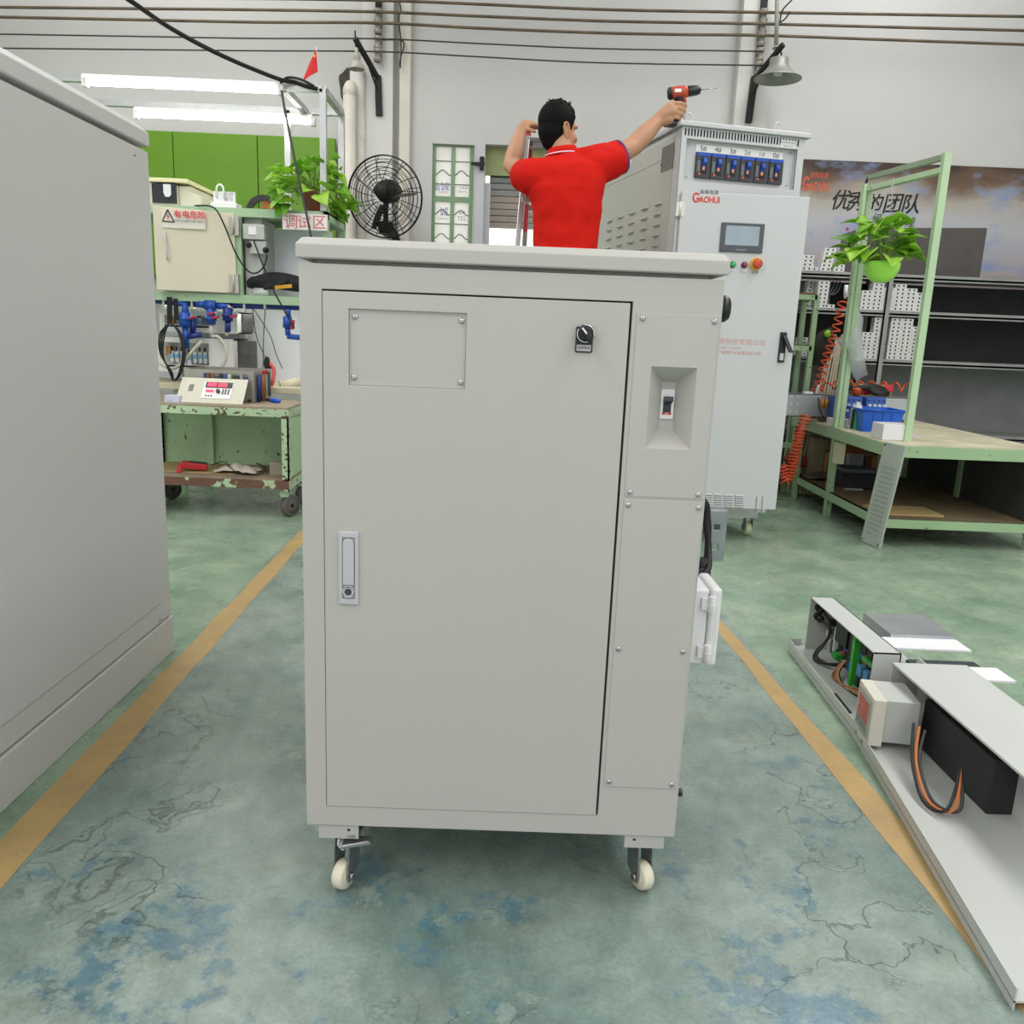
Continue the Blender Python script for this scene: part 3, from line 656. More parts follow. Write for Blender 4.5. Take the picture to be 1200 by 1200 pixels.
mk('lettering', text_mb('急停', .018, TX(x, DY - .0008, z - .045), 1e-4), M('faded_ink', '#8a8a8e', .6, var=0), es)
# swing handle
(x0_, z1_), (x1_, z0_) = DL(911.5, 389), DL(921, 425)
cx = (x0_ + x1_) / 2
sh = mk('swing_handle', MB().box(cx - .018, cx + .018, DY - .012, DY, z0_, z1_), BLACK, door2, bevel=.004)
q = MB(); q.hexa([(cx - .01, DY - .03, z1_ - .02), (cx + .012, DY - .03, z1_ - .02), (cx + .012, DY - .012, z1_ - .02), (cx - .01, DY - .012, z1_ - .02)], [(cx + .025, DY - .06, z0_ + .055), (cx + .048, DY - .06, z0_ + .055), (cx + .048, DY - .04, z0_ + .055), (cx + .025, DY - .04, z0_ + .055)])
mk('lever', q, BLACK, sh, bevel=.004)
q = MB(); q.box(cx - .011, cx + .011, DY - .0135, DY - .011, z0_ + .012, z0_ + .05); mk('key_plate', q, CHROME, sh, bevel=.001)
FRED = M('faded_red_print', '#cf9a98', .6, var=.1, scale=50)
for i, (t, px, py, s_) in enumerate((('高辉电源科技有限公司', 862, 401, .036), ('POWER   COMPANY', 855, 407.8, .014), ('专业生产高频开关电源设备公司', 859, 413.5, .021))):
    x, z = DL(px, py); mk('lettering', text_mb(t, s_, TX(x - (.0 if i else .022), DY - .0006, z), 2e-4, squash=1.06), FRED, door2)
# lower louvre slots and punched dots, dark inlays cut into the sheet
DK = M('slot_dark', '#3b3c3d', .8, var=0)
for col, (px0, px1) in enumerate(((827, 834), (837, 846.5), (849, 858.5), (861.5, 871))):
    for r in range(6):
        (xa, za), (xb, _) = DL(px0, 579 + .4 * col + r * 2.6), DL(px1, 579 + .4 * col + r * 2.6)
        q = MB(); q.hexa([(xa, DY - .0006, za - .0025), (xb, DY - .0006, za - .0025), (xb, DY, za + .003), (xa, DY, za + .003)], [(xa, DY - .008, za - .004), (xb, DY - .008, za - .004), (xb, DY - .006, za + .002), (xa, DY - .006, za + .002)])
        mk('louvre', q, PAINT3, door2)
        mk('louvre_slot', MB().box(xa, xb, DY - .001, DY, za - .008, za - .003), DK, door2)
for r in range(7):
    for px in (886.5, 893.5):
        x, z = DL(px - .2 * r, 583 + r * 2.6); q = MB(); q.cyl((x, DY, z), (x, DY - .0008, z), .004, n=8); mk('vent_hole', q, DK, door2)
# left flank: upper sheet, seam, sight window, louvres
xs_ = -hw
def TS(px, py): return LX(tall, px, py, xs_)
y1s, z1s = TS(779, 187.5)
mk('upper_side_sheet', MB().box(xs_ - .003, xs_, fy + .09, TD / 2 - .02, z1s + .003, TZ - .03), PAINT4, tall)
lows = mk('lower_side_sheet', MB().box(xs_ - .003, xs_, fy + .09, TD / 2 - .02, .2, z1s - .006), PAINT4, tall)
(wy0, wz0_), (wy1, wz1_) = TS(790, 181), TS(778, 162)
mk('sight_window', MB().box(xs_ - .005, xs_ - .002, min(wy0, wy1), max(wy0, wy1), 2.045, 2.175), M('tinted_pane', '#6e6660', .15, var=.2, scale=8), tall)
for c in range(5):
    ycol = fy + .24 + c * .2
    for r in range(22):
        zz = 1.88 - r * .056; q = MB()
        q.add([(xs_ - .003, ycol - .045, zz + .012), (xs_ - .003, ycol + .045, zz + .012), (xs_ - .017, ycol + .04, zz), (xs_ - .017, ycol - .04, zz), (xs_ - .003, ycol + .045, zz - .002), (xs_ - .003, ycol - .045, zz - .002)],
              [(0, 1, 2, 3), (3, 2, 4, 5), (0, 3, 5), (1, 4, 2)])
        if r == 0 and c == 0: lv0 = mk('louvre', q, PAINT4, lows); lvo = Vector((0, ycol, zz))
        else: d = dup(lv0); d.location = (0, ycol - lvo.y, zz - lvo.z)
for px, py in ((776, 193), (706, 226)):
    yy, zz = TS(px, py); q = MB(); q.lathe([(.009, 0), (.006, .004), (.0001, .005)], (xs_ - .003, yy, zz), 10, (-1, 0, 0)); mk('screw', q, DK, lows)
yy, zz = TS(739, 187); mk('sticker', MB().box(xs_ - .004, xs_ - .003, yy - .03, yy + .03, zz - .03, zz + .03), M('sticker_white', '#dcdcdc', .6, var=0), tall)
NYL2 = M('greenish_nylon', '#cfd3ad', .45, var=.05)
cw = inv(tall) @ PZ(877, 628, 0)
for i, (x, y) in enumerate(((cw.x, fy + .1), (-cw.x, fy + .1), (cw.x, -fy - .1), (-cw.x, -fy - .1))):
    caster('caster', tall, x, y, .13, r=.042, w_=.036, yaw=-ty + (.1 if i == 0 else .5 * i), wheel=NYL2)

# ------------------------------------------------------------------ aluminium output bars at the back of the main cabinet
def busbar(px0, px1, pyt, pyb, Y, label):
    a = PY(px0, pyt, Y); b_ = PY(px1, pyt, Y); c_ = PY(px0, pyb, Y)
    t = thing('busbar', ((a.x + b_.x) / 2, Y, c_.z), 0, label, 'busbar', 'output busbars')
    w2 = (b_.x - a.x) / 2; h = a.z - c_.z; m = MB()
    m.plate((-w2, w2, 0, h), [(-.008, .008, h * .28 - .008, h * .28 + .008), (-.008, .008, h * .67 - .008, h * .67 + .008)], 0, .01)
    m.box(.3712 - (a.x + b_.x) / 2, w2, .01, .06, h - .01, h); return mk('bar', m, M('milled_aluminium', '#9aa0a5', .35, .85, var=.18, scale=14), t, bevel=.001), t
busbar(831, 853.5, 598, 657, 2.14, 'front aluminium busbar with two bolt holes beside the central cabinet')
# ------------------------------------------------------------------ stepladder, worker, drill
ALU = M('ladder_aluminium', '#c3c4c6', .3, .8, var=.08, scale=20); LRED = M('ladder_red', '#c23a45', .45, var=0)
lad = thing('stepladder', (.165, 4.85, 0), 0, 'aluminium stepladder with red caps the worker stands on', 'ladder')
LT, topz = .0, 2.19
def rail(xt, xb, yt, yb, zt=topz): return (xt, yt, zt), (xb, yb, .01)
for side in (-1, 1):
    for (yt, yb, nm) in ((-.03, -.62, 'front'), (.05, .72, 'back')):
        p0, p1 = rail(side * (.118 if nm == 'front' else .1), side * (.24 if nm == 'front' else .13), yt, yb)
        m = MB(); m.bar(p0, p1, .028, .052, (0, 1, 0)); o = mk('rail', m, ALU, lad, bevel=.004)
        m = MB(); m.bar(Vector(p1) + Vector((0, 0, 0)), Vector(p1) + Vector((0, 0, .06)), .036, .062, (0, 1, 0)); mk('foot', m, RUBBER, o)
        if nm == 'back':
            s_ = MB(); q0, q1 = Vector(p0) + Vector((0, -.03, -.05)), Vector(p1) + Vector((0, -.03, .3)); s_.bar(q0, q1, .024, .012, (0, 1, 0)); mk('red_strip', s_, LRED, o)
    m = MB(); m.cbox((side * .118, .01, topz - .012), (.036, .13, .075)); mk('cap', m, LRED, lad, bevel=.01)
def at_rail(z, yt, yb): t = (topz - z) / (topz - .01); return .118 + .122 * t, yt + (yb - yt) * t
for k in range(6):
    z = .3 + .31 * k
    x, y = at_rail(z, -.03, -.62); mk('step', MB().box(-x, x, y - .04, y + .04, z - .012, z + .012), ALU, lad, bevel=.003)
    x, y = at_rail(z, .05, .72); x = .1 + .03 * (topz - z) / topz; m = MB(); m.bar((-x, y, z), (x, y, z), .02, .03); mk('brace', m, ALU, lad)
m = MB(); m.box(-.118, .118, -.06, .08, topz - .028, topz - .005); mk('top_plate', m, M('ladder_dark_grey', '#6d6f70', .5, .3, var=0), lad, bevel=.004)

SKIN = M('skin', '#b98a6c', .55, var=.06, scale=14); HAIR = M('black_hair', '#0b0a0a', .75, var=.3, scale=80, bump=.6, bscale=250, spec=.15)
SHIRT = M('red_polo_cloth', '#c9190f', .85, var=.05, scale=6, bump=1.0, bscale=16, spec=.2)
def limb(mb, pts, rad, n=16, sub=5):
    P_ = interp(pts, sub); R_ = interp([(r, 0, 0) for r in rad], sub); R_ = [max(.003, r.x) for r in R_]
    mb.tube(P_, R_, n); mb.sph(P_[0], R_[0], n, 8); mb.sph(P_[-1], R_[-1], n, 8)
def loft(mb, rings, n=28):
    """rings: (center, rx, ry, yaw, squareness)"""
    v = []
    for c, rx, ry, yw in rings:
        for i in range(n):
            t = 2 * math.pi * i / n; ct, st = math.cos(t), math.sin(t)
            x = rx * math.copysign(abs(ct) ** .85, ct); y = ry * math.copysign(abs(st) ** .85, st)
            v.append(Vector(c) + Vector((x * math.cos(yw) - y * math.sin(yw), x * math.sin(yw) + y * math.cos(yw), 0)))
    m = len(rings)
    mb.add(v, [(k * n + i, k * n + (i + 1) % n, (k + 1) * n + (i + 1) % n, (k + 1) * n + i) for k in range(m - 1) for i in range(n)] + [tuple(range(n))[::-1], tuple(range((m - 1) * n, m * n))], True)
def remesh(o, vox, it=6, fac=.5):
    r = o.modifiers.new('remesh', 'REMESH'); r.mode = 'VOXEL'; r.voxel_size = vox; r.use_smooth_shade = True
    s = o.modifiers.new('smooth', 'SMOOTH'); s.iterations = it; s.factor = fac
BY = 4.5
yaw_t = math.radians(-8)
def wp(px, py, Y=BY): return PY(px, py, Y)
shL, shR = wp(624, 206, 4.5), wp(705, 192, 4.5)
elL, wrL = wp(599, 194, 4.72), wp(611.5, 152.5, 4.83)
elR, wrR = wp(743, 171, 4.6), wp(772, 140.5, 4.66)
neck0, neck1 = wp(660, 198, 4.52), wp(656, 168, 4.54)
hc = wp(655, 151, 4.56)
body = MB()
# torso, hips, legs (mostly under the clothes)
cz = lambda py: wp(660, py).z
zw, zc, zs = 1.60, 1.85, 1.99
loft(body, [((.265, 4.45, 1.34), .12, .08, yaw_t), ((.265, 4.465, 1.42), .13, .09, yaw_t), ((.265, 4.48, 1.58), .14, .10, yaw_t), ((.26, 4.49, 1.8), .165, .105, yaw_t), ((.262, 4.5, 1.95), .17, .09, yaw_t), ((.25, 4.52, 2.03), .09, .06, yaw_t)])
limb(body, [neck0, neck1, hc + Vector((0, 0, -.03))], [.062, .058, .06])
FEET = []
for s in (-1, 1):
    hip = Vector((.265 + s * .085, 4.43, 1.40)); knee = Vector((.25 + s * .10, 4.36, 1.02)); ank = Vector((.22 + s * .09, 4.32, .69))
    limb(body, [hip, (hip + knee) / 2, knee, (knee + ank) / 2 + Vector((0, -.01, .03)), ank], [.085, .075, .056, .05, .036]); FEET.append(ank)
# arms
limb(body, [wp(640, 205, 4.5), shL, (shL + elL) / 2, elL], [.06, .058, .051, .045]); limb(body, [elL, elL * .6 + wrL * .4, wrL], [.045, .047, .032])
limb(body, [wp(685, 195, 4.5), shR, (shR + elR) / 2, elR], [.062, .06, .054, .048]); limb(body, [elR, elR * .6 + wrR * .4, wrR], [.049, .05, .034])
# head, turned to the right
fa = math.radians(55); fd = Vector((math.sin(fa), math.cos(fa), 0)); rd_ = Vector((math.cos(fa), -math.sin(fa), 0)); up = Vector((0, 0, 1))
HM = Matrix((rd_, fd, up)).transposed()          # local x = right side of head, y = face, z = up
def hp(x, y, z): return hc + HM @ Vector((x, y, z))
body.sph(hp(0, -.012, .022), (.077, .097, .098), 24, 16, HM)       # cranium
body.sph(hp(0, .022, -.045), (.066, .074, .088), 20, 14, HM)       # face
body.sph(hp(0, .052, -.102), (.034, .032, .03), 16, 10, HM)        # chin
for s in (-1, 1):
    limb(body, [hp(s * .055, .0, -.07), hp(s * .045, .035, -.095), hp(0, .068, -.108)], [.022, .02, .018])      # jaw
    body.sph(hp(s * .036, .066, -.04), (.026, .02, .022), 14, 8, HM)    # cheek
    body.sph(hp(s * .033, .076, .012), (.028, .014, .010), 14, 8, HM)   # brow
    # ear: rim, lobe, concha edge
    e = [hp(s * .074, .012, -.045), hp(s * .082, .006, -.02), hp(s * .088, -.008, .008), hp(s * .088, -.026, .012), hp(s * .086, -.034, -.006), hp(s * .080, -.022, -.035), hp(s * .074, -.006, -.052)]
    limb(body, e, [.007, .006, .0055, .006, .006, .0065, .009], 10, 4)
    body.sph(hp(s * .077, -.010, -.018), (.006, .018, .026), 12, 8, HM)
limb(body, [hp(0, .084, .01), hp(0, .098, -.015), hp(0, .112, -.036), hp(0, .094, -.048)], [.010, .011, .013, .012])      # nose
for s in (-1, 1): body.sph(hp(s * .012, .096, -.041), (.010, .012, .008), 10, 8, HM)
limb(body, [hp(-.022, .078, -.07), hp(0, .09, -.066), hp(.022, .078, -.07)], [.006, .008, .006]); limb(body, [hp(-.018, .077, -.08), hp(0, .087, -.081), hp(.018, .077, -.08)], [.006, .008, .006])  # lips
# right hand closed round the drill grip
gp0, gp1 = wp(797, 121, 4.675), wp(788.5, 142, 4.675)     # grip axis top, bottom
ga = (gp1 - gp0).normalized()
pc = wp(783, 133, 4.66)
limb(body, [wrR, wrR * .4 + pc * .6 + Vector((0, -.004, .004)), wp(788, 131, 4.645)], [.034, .036, .03])
limb(body, [wrR + Vector((0, 0, -.008)), wp(784, 140, 4.65)], [.03, .027]); limb(body, [wrR + Vector((0, 0, .006)), wp(785, 126, 4.65)], [.03, .026])
for k, (t, ext) in enumerate(((.12, .0), (.38, .004), (.64, .003), (.88, -.003))):       # four fingers
    g0 = gp0 + (gp1 - gp0) * t
    r0 = .0105 - .0006 * k
    limb(body, [g0 + Vector((-.034, -.028, .002)), g0 + Vector((-.004 + ext, -.040, .0)), g0 + Vector((.026 + ext, -.026, -.003)), g0 + Vector((.031 + ext, .004, -.005)), g0 + Vector((.016 + ext, .022, -.006))], [r0 + .002, r0 + .001, r0, r0, r0 - .002], 10, 4)
limb(body, [pc + Vector((-.02, .01, .012)), gp0 + Vector((-.026, .026, .004)), gp0 + Vector((.002, .034, .006)), gp0 + Vector((.022, .028, .004))], [.018, .014, .012, .010], 10, 4)   # thumb
# left hand laid over the ladder cap, fingers hooked over its far edge
lp = wp(622, 147.5, 4.85)
limb(body, [wrL, wp(616, 147.5, 4.84), wp(624, 148, 4.855)], [.033, .032, .026])
for k in range(4):
    o_ = Vector((.0, -.03 + .02 * k, .002 * (1.5 - abs(k - 1.5))))
    b0 = wp(622, 147.5, 4.85) + o_
    ln = (.9, 1.0, .98, .85)[k]
    limb(body, [b0, b0 + Vector((.034 * ln, .004, .002)), b0 + Vector((.062 * ln, .006, -.008)), b0 + Vector((.070 * ln, .006, -.030))], [.013, .0105, .0095, .008], 10, 4)
limb(body, [wp(616, 149, 4.82), wp(620, 152, 4.795), wp(627, 154, 4.79)], [.014, .0115, .009], 10, 4)
per = mk('person', body, SKIN, None, 'person in a red polo shirt on the stepladder seen from behind, holding a drill', 'person')
remesh(per, .0045, 5)
ploc = per.location.copy()
PW = Matrix.Translation(-ploc)
# eyes
ey = MB(PW)
for s in (-1, 1): ey.sph(hp(s * .032, .0665, -.008), .0115, 12, 8)
mk('eyes', ey, M('eye_white', '#e8e4de', .3, var=0), per)
iy = MB(PW)
for s in (-1, 1): iy.sph(hp(s * .032, .0737, -.008), (.0058, .0058, .0058), 10, 8)
mk('irises', iy, M('iris_dark', '#20140e', .3, var=0), per)
# hair: short sides, longer tuft on top, tapering nape
hr = MB(PW)
hr.sph(hp(0, -.022, .034), (.083, .098, .098), 24, 16, HM); hr.sph(hp(0, -.042, -.012), (.074, .074, .088), 20, 14, HM); hr.sph(hp(0, -.048, -.062), (.052, .05, .05), 18, 12, HM)
hr.sph(hp(0, .02, .078), (.062, .066, .046), 18, 12, HM)
for s in (-1, 1): limb(hr, [hp(s * .066, .032, .05), hp(s * .074, .022, .015), hp(s * .073, .02, -.012)], [.018, .011, .005], 10)
for i in range(70):
    a_ = random.uniform(0, 6.28); r_ = random.uniform(.0, 1) ** .6; b0 = hp(.055 * r_ * math.cos(a_), -.005 + .065 * r_ * math.sin(a_), .105 - .02 * r_ * r_)
    t_ = Vector((random.uniform(-.4, .3), random.uniform(-.4, .3), 1)).normalized()
    limb(hr, [b0, b0 + t_ * .02, b0 + t_ * random.uniform(.03, .045) + Vector((random.uniform(-.012, .008), 0, 0))], [.010, .007, .003], 6, 3)
hair = mk('hair', hr, HAIR, per); remesh(hair, .0042, 3)
# shirt
sh_ = MB(PW)
def sring(py, pxl, pxr, ry, Y=4.49, yw=yaw_t):
    a, b = wp(pxl, py, Y), wp(pxr, py, Y); return ((a + b) / 2, (b.x - a.x) / 2, ry, yw)
loft(sh_, [sring(330, 622, 704, .132, 4.472), sring(290, 624.5, 700, .118), sring(262, 625, 703, .115), sring(240, 622, 706, .118), sring(222, 617.5, 709, .12), sring(206, 613, 711, .115, 4.5), sring(196, 617, 710, .1, 4.5), sring(188, 636, 702, .08, 4.51), sring(181, 645, 686, .066, 4.52)])
sh_.tube(interp([wp(645, 208, 4.5), wp(628, 207, 4.5), wp(616, 206, 4.53), wp(609, 206, 4.585)], 5), [.09] * 5 + [.088] * 4 + [.08] * 4 + [.072, .066, .064], 20)
sh_.tube(interp([wp(684, 203, 4.5), wp(702, 195, 4.51), wp(716, 188, 4.535), wp(726.5, 184, 4.555)], 5), [.09] * 6 + [.088] * 5 + [.086, .0855, .085, .0845, .084], 20)
limb(sh_, [wp(668, 190, 4.51), wp(690, 186, 4.505), wp(710, 179, 4.52)], [.06, .06, .05], 14)
shirt = mk('shirt', sh_, SHIRT, per); remesh(shirt, .0065, 5)
tx = bpy.data.textures.new('cloth_folds', 'CLOUDS'); tx.noise_scale = .11; tx.noise_depth = 1
dpm = shirt.modifiers.new('folds', 'DISPLACE'); dpm.texture = tx; dpm.strength = .022; dpm.mid_level = .5; dpm.texture_coords = 'LOCAL'
def cuff(c, d, r, nm, mat_, w=.007):
    d = Vector(d).normalized(); m = MB(PW); m.ring(Vector(c) - d * w / 2, d, r - .008, r + .001, w, 32); mk(nm, m, mat_, per)
NAVY = M('cuff_stripe', '#5a3f86', .7, var=0)
cuff(wp(726.2, 184.1, 4.5545), wp(726.5, 184, 4.555) - wp(716, 188, 4.535), .0838, 'sleeve_stripe', NAVY, .009)
# collar with a pale stripe
cl_ = MB(PW); c0 = wp(658.5, 180.5, 4.525)
n_ = 30; vv = []
for (rr, dz) in ((.083, -.012), (.076, .012), (.068, .03), (.062, .03), (.07, -.01)):
    for i in range(n_): t = 2 * math.pi * i / n_; vv.append(c0 + Vector((rr * 1.04 * math.cos(t), rr * .92 * math.sin(t) + .0, dz - .018 * math.cos(t) * -1 * .6)))
cl_.add(vv, [(k * n_ + i, k * n_ + (i + 1) % n_, ((k + 1) % 5) * n_ + (i + 1) % n_, ((k + 1) % 5) * n_ + i) for k in range(5) for i in range(n_)], True)
mk('collar', cl_, SHIRT, per)
st_ = MB(PW); st_.tube([c0 + Vector((.0815 * 1.04 * math.cos(t), .0815 * .92 * math.sin(t), -.003 + .0108 * math.cos(t))) for t in [i * 2 * math.pi / 40 for i in range(20, 41)]], .0032, 6)
mk('collar_stripe', st_, M('collar_white', '#e7dcef', .7, var=0), per)
# trousers and shoes
trs = MB(PW)
loft(trs, [((.265, 4.44, 1.29), .10, .10, yaw_t), ((.265, 4.45, 1.36), .148, .112, yaw_t), ((.265, 4.468, 1.45), .148, .106, yaw_t), ((.265, 4.475, 1.53), .14, .098, yaw_t)])
for s, ank in zip((-1, 1), FEET):
    hip = Vector((.265 + s * .085, 4.43, 1.40)); knee = Vector((.25 + s * .10, 4.36, 1.02))
    limb(trs, [hip, (hip + knee) / 2, knee, (knee + ank) / 2, ank + Vector((0, 0, .0))], [.092, .088, .072, .066, .06])
remesh(mk('trousers', trs, M('dark_jeans', '#2c3140', .85, var=.1), per), .008, 5)
for s, ank in zip((-1, 1), FEET):
    f_ = MB(PW); zt = .622
    limb(f_, [ank + Vector((0, -.02, -.02)), Vector((ank.x, ank.y + .04, zt + .04)), Vector((ank.x + s * .01, ank.y + .16, zt + .03))], [.045, .043, .035]); f_.box(ank.x - .043, ank.x + .043, ank.y - .07, ank.y + .2, zt, zt + .02)
    remesh(mk('shoe', f_, M('dark_shoe', '#25252a', .6, var=0), per), .006, 4)

# cordless drill
dr = thing('power_drill', gp1 + Vector((0, 0, -.03)), 0, 'orange and black cordless drill in the right hand of the worker', 'drill')
DO = M('drill_orange', '#b9482c', .45, var=.05)
a0, a1 = wp(783, 110, 4.675), wp(803.5, 107.5, 4.675); ax_ = (a1 - a0).normalized()
m = MW(dr); m.lathe([(.0001, 0), (.022, .002), (.029, .012), (.031, .03), (.032, .06), (.031, .085), (.028, .1), (.0001, .1)], a0, 20, ax_); mk('motor_housing', m, DO, dr)
m = MW(dr); m.lathe([(.0001, -.003), (.024, -.002), (.0305, .006), (.0325, .018), (.0, .018)], a0, 20, ax_); mk('rear_cap', m, BLACK, dr)
m = MW(dr); m.lathe([(.0001, .098), (.026, .098), (.027, .112), (.0255, .128), (.024, .152), (.019, .166), (.008, .17), (.0001, .17)], a0, 20, ax_); mk('chuck', m, BLACK, dr)
m = MW(dr); m.cyl(a0 + ax_ * .168, a0 + ax_ * .255, .0028, n=8); mk('drill_bit', m, STEEL, dr)
m = MW(dr); limb(m, [a0 + ax_ * .052 + Vector((0, 0, -.02)), gp0, (gp0 + gp1) / 2, gp1], [.024, .019, .018, .019], 12); mk('grip', m, BLACK, dr)
m = MW(dr); limb(m, [a0 + ax_ * .078 + Vector((0, 0, -.025)), gp0 + Vector((.024, 0, .012))], [.014, .010], 10); mk('trigger_guard', m, DO, dr)
m = MW(dr); m.cbox(gp1 + Vector((-.004, 0, -.014)), (.075, .058, .026)); mk('battery', m, BLACK, dr, bevel=.005)
m = MW(dr); p = a0 + ax_ * .045 + Vector((0, -.0318, .004)); m.hexa([p + Vector((-.016, 0, -.009)), p + Vector((.018, 0, -.0075)), p + Vector((.018, 0, .0085)), p + Vector((-.016, 0, .007))], [q + Vector((0, .002, 0)) for q in (p + Vector((-.016, 0, -.009)), p + Vector((.018, 0, -.0075)), p + Vector((.018, 0, .0085)), p + Vector((-.016, 0, .007)))]); mk('name_label', m, M('paper_white', '#f4f4f4', .6, var=0), dr)
# ------------------------------------------------------------------ back wall: window, shutter doorway, wires, lamps, pipes, fan
GREEN_S = chip('old_green_steel', '#7d9a76', '#6b5a48', .66, 20)
IRON = M('black_iron', '#1f1d1b', .6, .3, var=.2, scale=30)
def translucent_paper():
    m, nt, b = nodes('pasted_paper'); t = N(nt, 'ShaderNodeBsdfTranslucent'); t.inputs[0].default_value = lin('#ffffff')
    d = N(nt, 'ShaderNodeBsdfDiffuse'); d.inputs[0].default_value = lin('#f4f2ea'); mx = N(nt, 'ShaderNodeMixShader'); mx.inputs[0].default_value = .2
    nt.links.new(t.outputs[0], mx.inputs[1]); nt.links.new(d.outputs[0], mx.inputs[2]); nt.links.new(mx.outputs[0], nt.nodes['Material Output'].inputs[0]); return m
PAPER = translucent_paper()
WFY = WALL_Y + .03
win = thing('window_1', ((WX0 + WX1) / 2, WFY, .95), 0, None, None, kind='structure')
def WPt(px, py): p = PY(px, py, WFY); return p.x, p.z
xa, _ = WPt(508, 220); xm, _ = WPt(530.5, 220); xb, _ = WPt(552, 220)
_, zt = WPt(530, 169); _, ztr = WPt(530, 233.5)
W_ = MW(win)
W_ = MB(inv(win)); W_.plate((xa - .03, xb + .03, .95, zt + .005), [(xa + .015, xm - .015, ztr + .02, zt - .02), (xm + .015, xb - .015, ztr + .02, zt - .02), (xa + .015, xm - .015, .98, ztr - .02), (xm + .015, xb - .015, .98, ztr - .02)], WFY, WFY + .035)
mk('window_frame', W_, GREEN_S, win)
hz_list = [(189, 0), (202.5, 1), (216, 0), (249, 1), (262.5, 0), (277, 1)]
for (c0_, c1_) in ((xa + .015, xm - .015), (xm + .015, xb - .015)):
    for (z0_, z1_) in ((.98, ztr - .02), (ztr + .02, zt - .02)):
        q = MB(inv(win)); q.box(c0_ - .005, c1_ + .005, WFY + .016, WFY + .019, z0_ - .005, z1_ + .005); mk('pane', q, PAPER, win)
    for py, wavy in hz_list + [(292, 0), (306, 1), (320, 0)]:
        z_ = WPt(530, py)[1]; q = MB(inv(win))
        pts = [(c0_ + (c1_ - c0_) * k / 12, WFY + .008, z_ + (.02 * math.sin(k / 12 * 2 * math.pi - 1.2) if wavy else 0)) for k in range(13)]
        q.tube(pts, .0045, 6); mk('glazing_bar', q, M('dull_bar', '#6f7a6a', .6, var=.1), win)
PB = M('blue_print', '#5b62b8', .8, var=0); PG = M('grey_print', '#9a9aa2', .8, var=0)
for px, py, t, s_, mm in ((521, 219, '诚', .075, PB), (508.5 + 3, 219, '信', .07, PB), (520, 248.5, '诚', .075, PB), (519, 225, 'CHENG', .026, PG), (518, 256, 'CHENG', .026, PG), (541, 220, '广州装饰', .026, PG), (541, 224.5, '门窗中心', .024, PG), (541, 249, '玻璃', .028, PG), (541, 256, 'TEL', .05, PG)):
    x_, z_ = WPt(px, py); q = text_mb(t, s_, TX(x_, WFY + .0155, z_), 1e-4); q2 = MB(inv(win)); q2.add(q.v, q.f); mk('lettering', q2, mm, win)

# shutter doorway
sd = thing('door_1', ((DX0 + DX1) / 2, WALL_Y + .1, 0), 0, None, None, kind='structure')
q = MW(sd); q.box(DX0 - .055, DX0 + .02, WALL_Y - .02, WALL_Y + .24, 0, DZ1); q.box(DX0 + .02, DX0 + .07, WALL_Y + .06, WALL_Y + .2, 0, PY(565, 215, WALL_Y + .1).z)
mk('jamb', q, M('grey_painted_jamb', '#bfc0c4', .6, var=.06), sd)
q = MW(sd); q.box(DX1 - .06, DX1, WALL_Y, WALL_Y + .24, 0, DZ1); mk('jamb', q, M('grey_painted_jamb', '#bfc0c4', .6, var=.06), sd)
SY = WALL_Y + .12
zg1, zg0 = DZ1 - .002, PY(600, 207, SY).z
CUR = M('olive_shutter_box', '#98a070', .7, var=.1, scale=5); GAL = M('galvanised_slat', '#a9aaa8', .5, .35, var=.1, scale=6)
for k in range(4):
    z1_ = zg1 - (zg1 - zg0) * k / 4; z0_ = zg1 - (zg1 - zg0) * (k + 1) / 4 + .001
    q = MW(sd); q.hexa([(DX0 + .02, SY - .02, z0_), (DX1, SY - .02, z0_), (DX1, SY + .01, z0_), (DX0 + .02, SY + .01, z0_)], [(DX0 + .02, SY - .028, z1_), (DX1, SY - .028, z1_), (DX1, SY + .01, z1_), (DX0 + .02, SY + .01, z1_)]); mk('slat', q, CUR, sd)
zb_ = PY(600, 268, SY + .05).z; nsl = 9; zt_ = zg0 + .06
for k in range(nsl):
    z1_ = zt_ - (zt_ - zb_) * k / nsl; z0_ = zt_ - (zt_ - zb_) * (k + 1) / nsl
    q = MW(sd); y_ = SY + .05; q.hexa([(DX0 + .06, y_ - .006, z0_), (DX1, y_ - .006, z0_), (DX1, y_ + .012, z0_), (DX0 + .06, y_ + .012, z0_)], [(DX0 + .06, y_ - .02, (z0_ + z1_) / 2 + .01), (DX1, y_ - .02, (z0_ + z1_) / 2 + .01), (DX1, y_ + .012, z1_), (DX0 + .06, y_ + .012, z1_)]); mk('shutter_slat', q, GAL if k < 4 else M('pinkish_slat', '#b5a8a0', .5, .2, var=.1), sd)
q = MW(sd); q.box(DX0 - .09, DX0 + .02, WALL_Y - .05, WALL_Y - .025, PY(555, 193, WALL_Y).z - .01, PY(555, 193, WALL_Y).z + .012); q.box(DX0 - .02, DX0 + .015, WALL_Y - .06, WALL_Y - .02, PY(562, 200, WALL_Y).z, PY(562, 185, WALL_Y).z); mk('latch', q, IRON, sd)

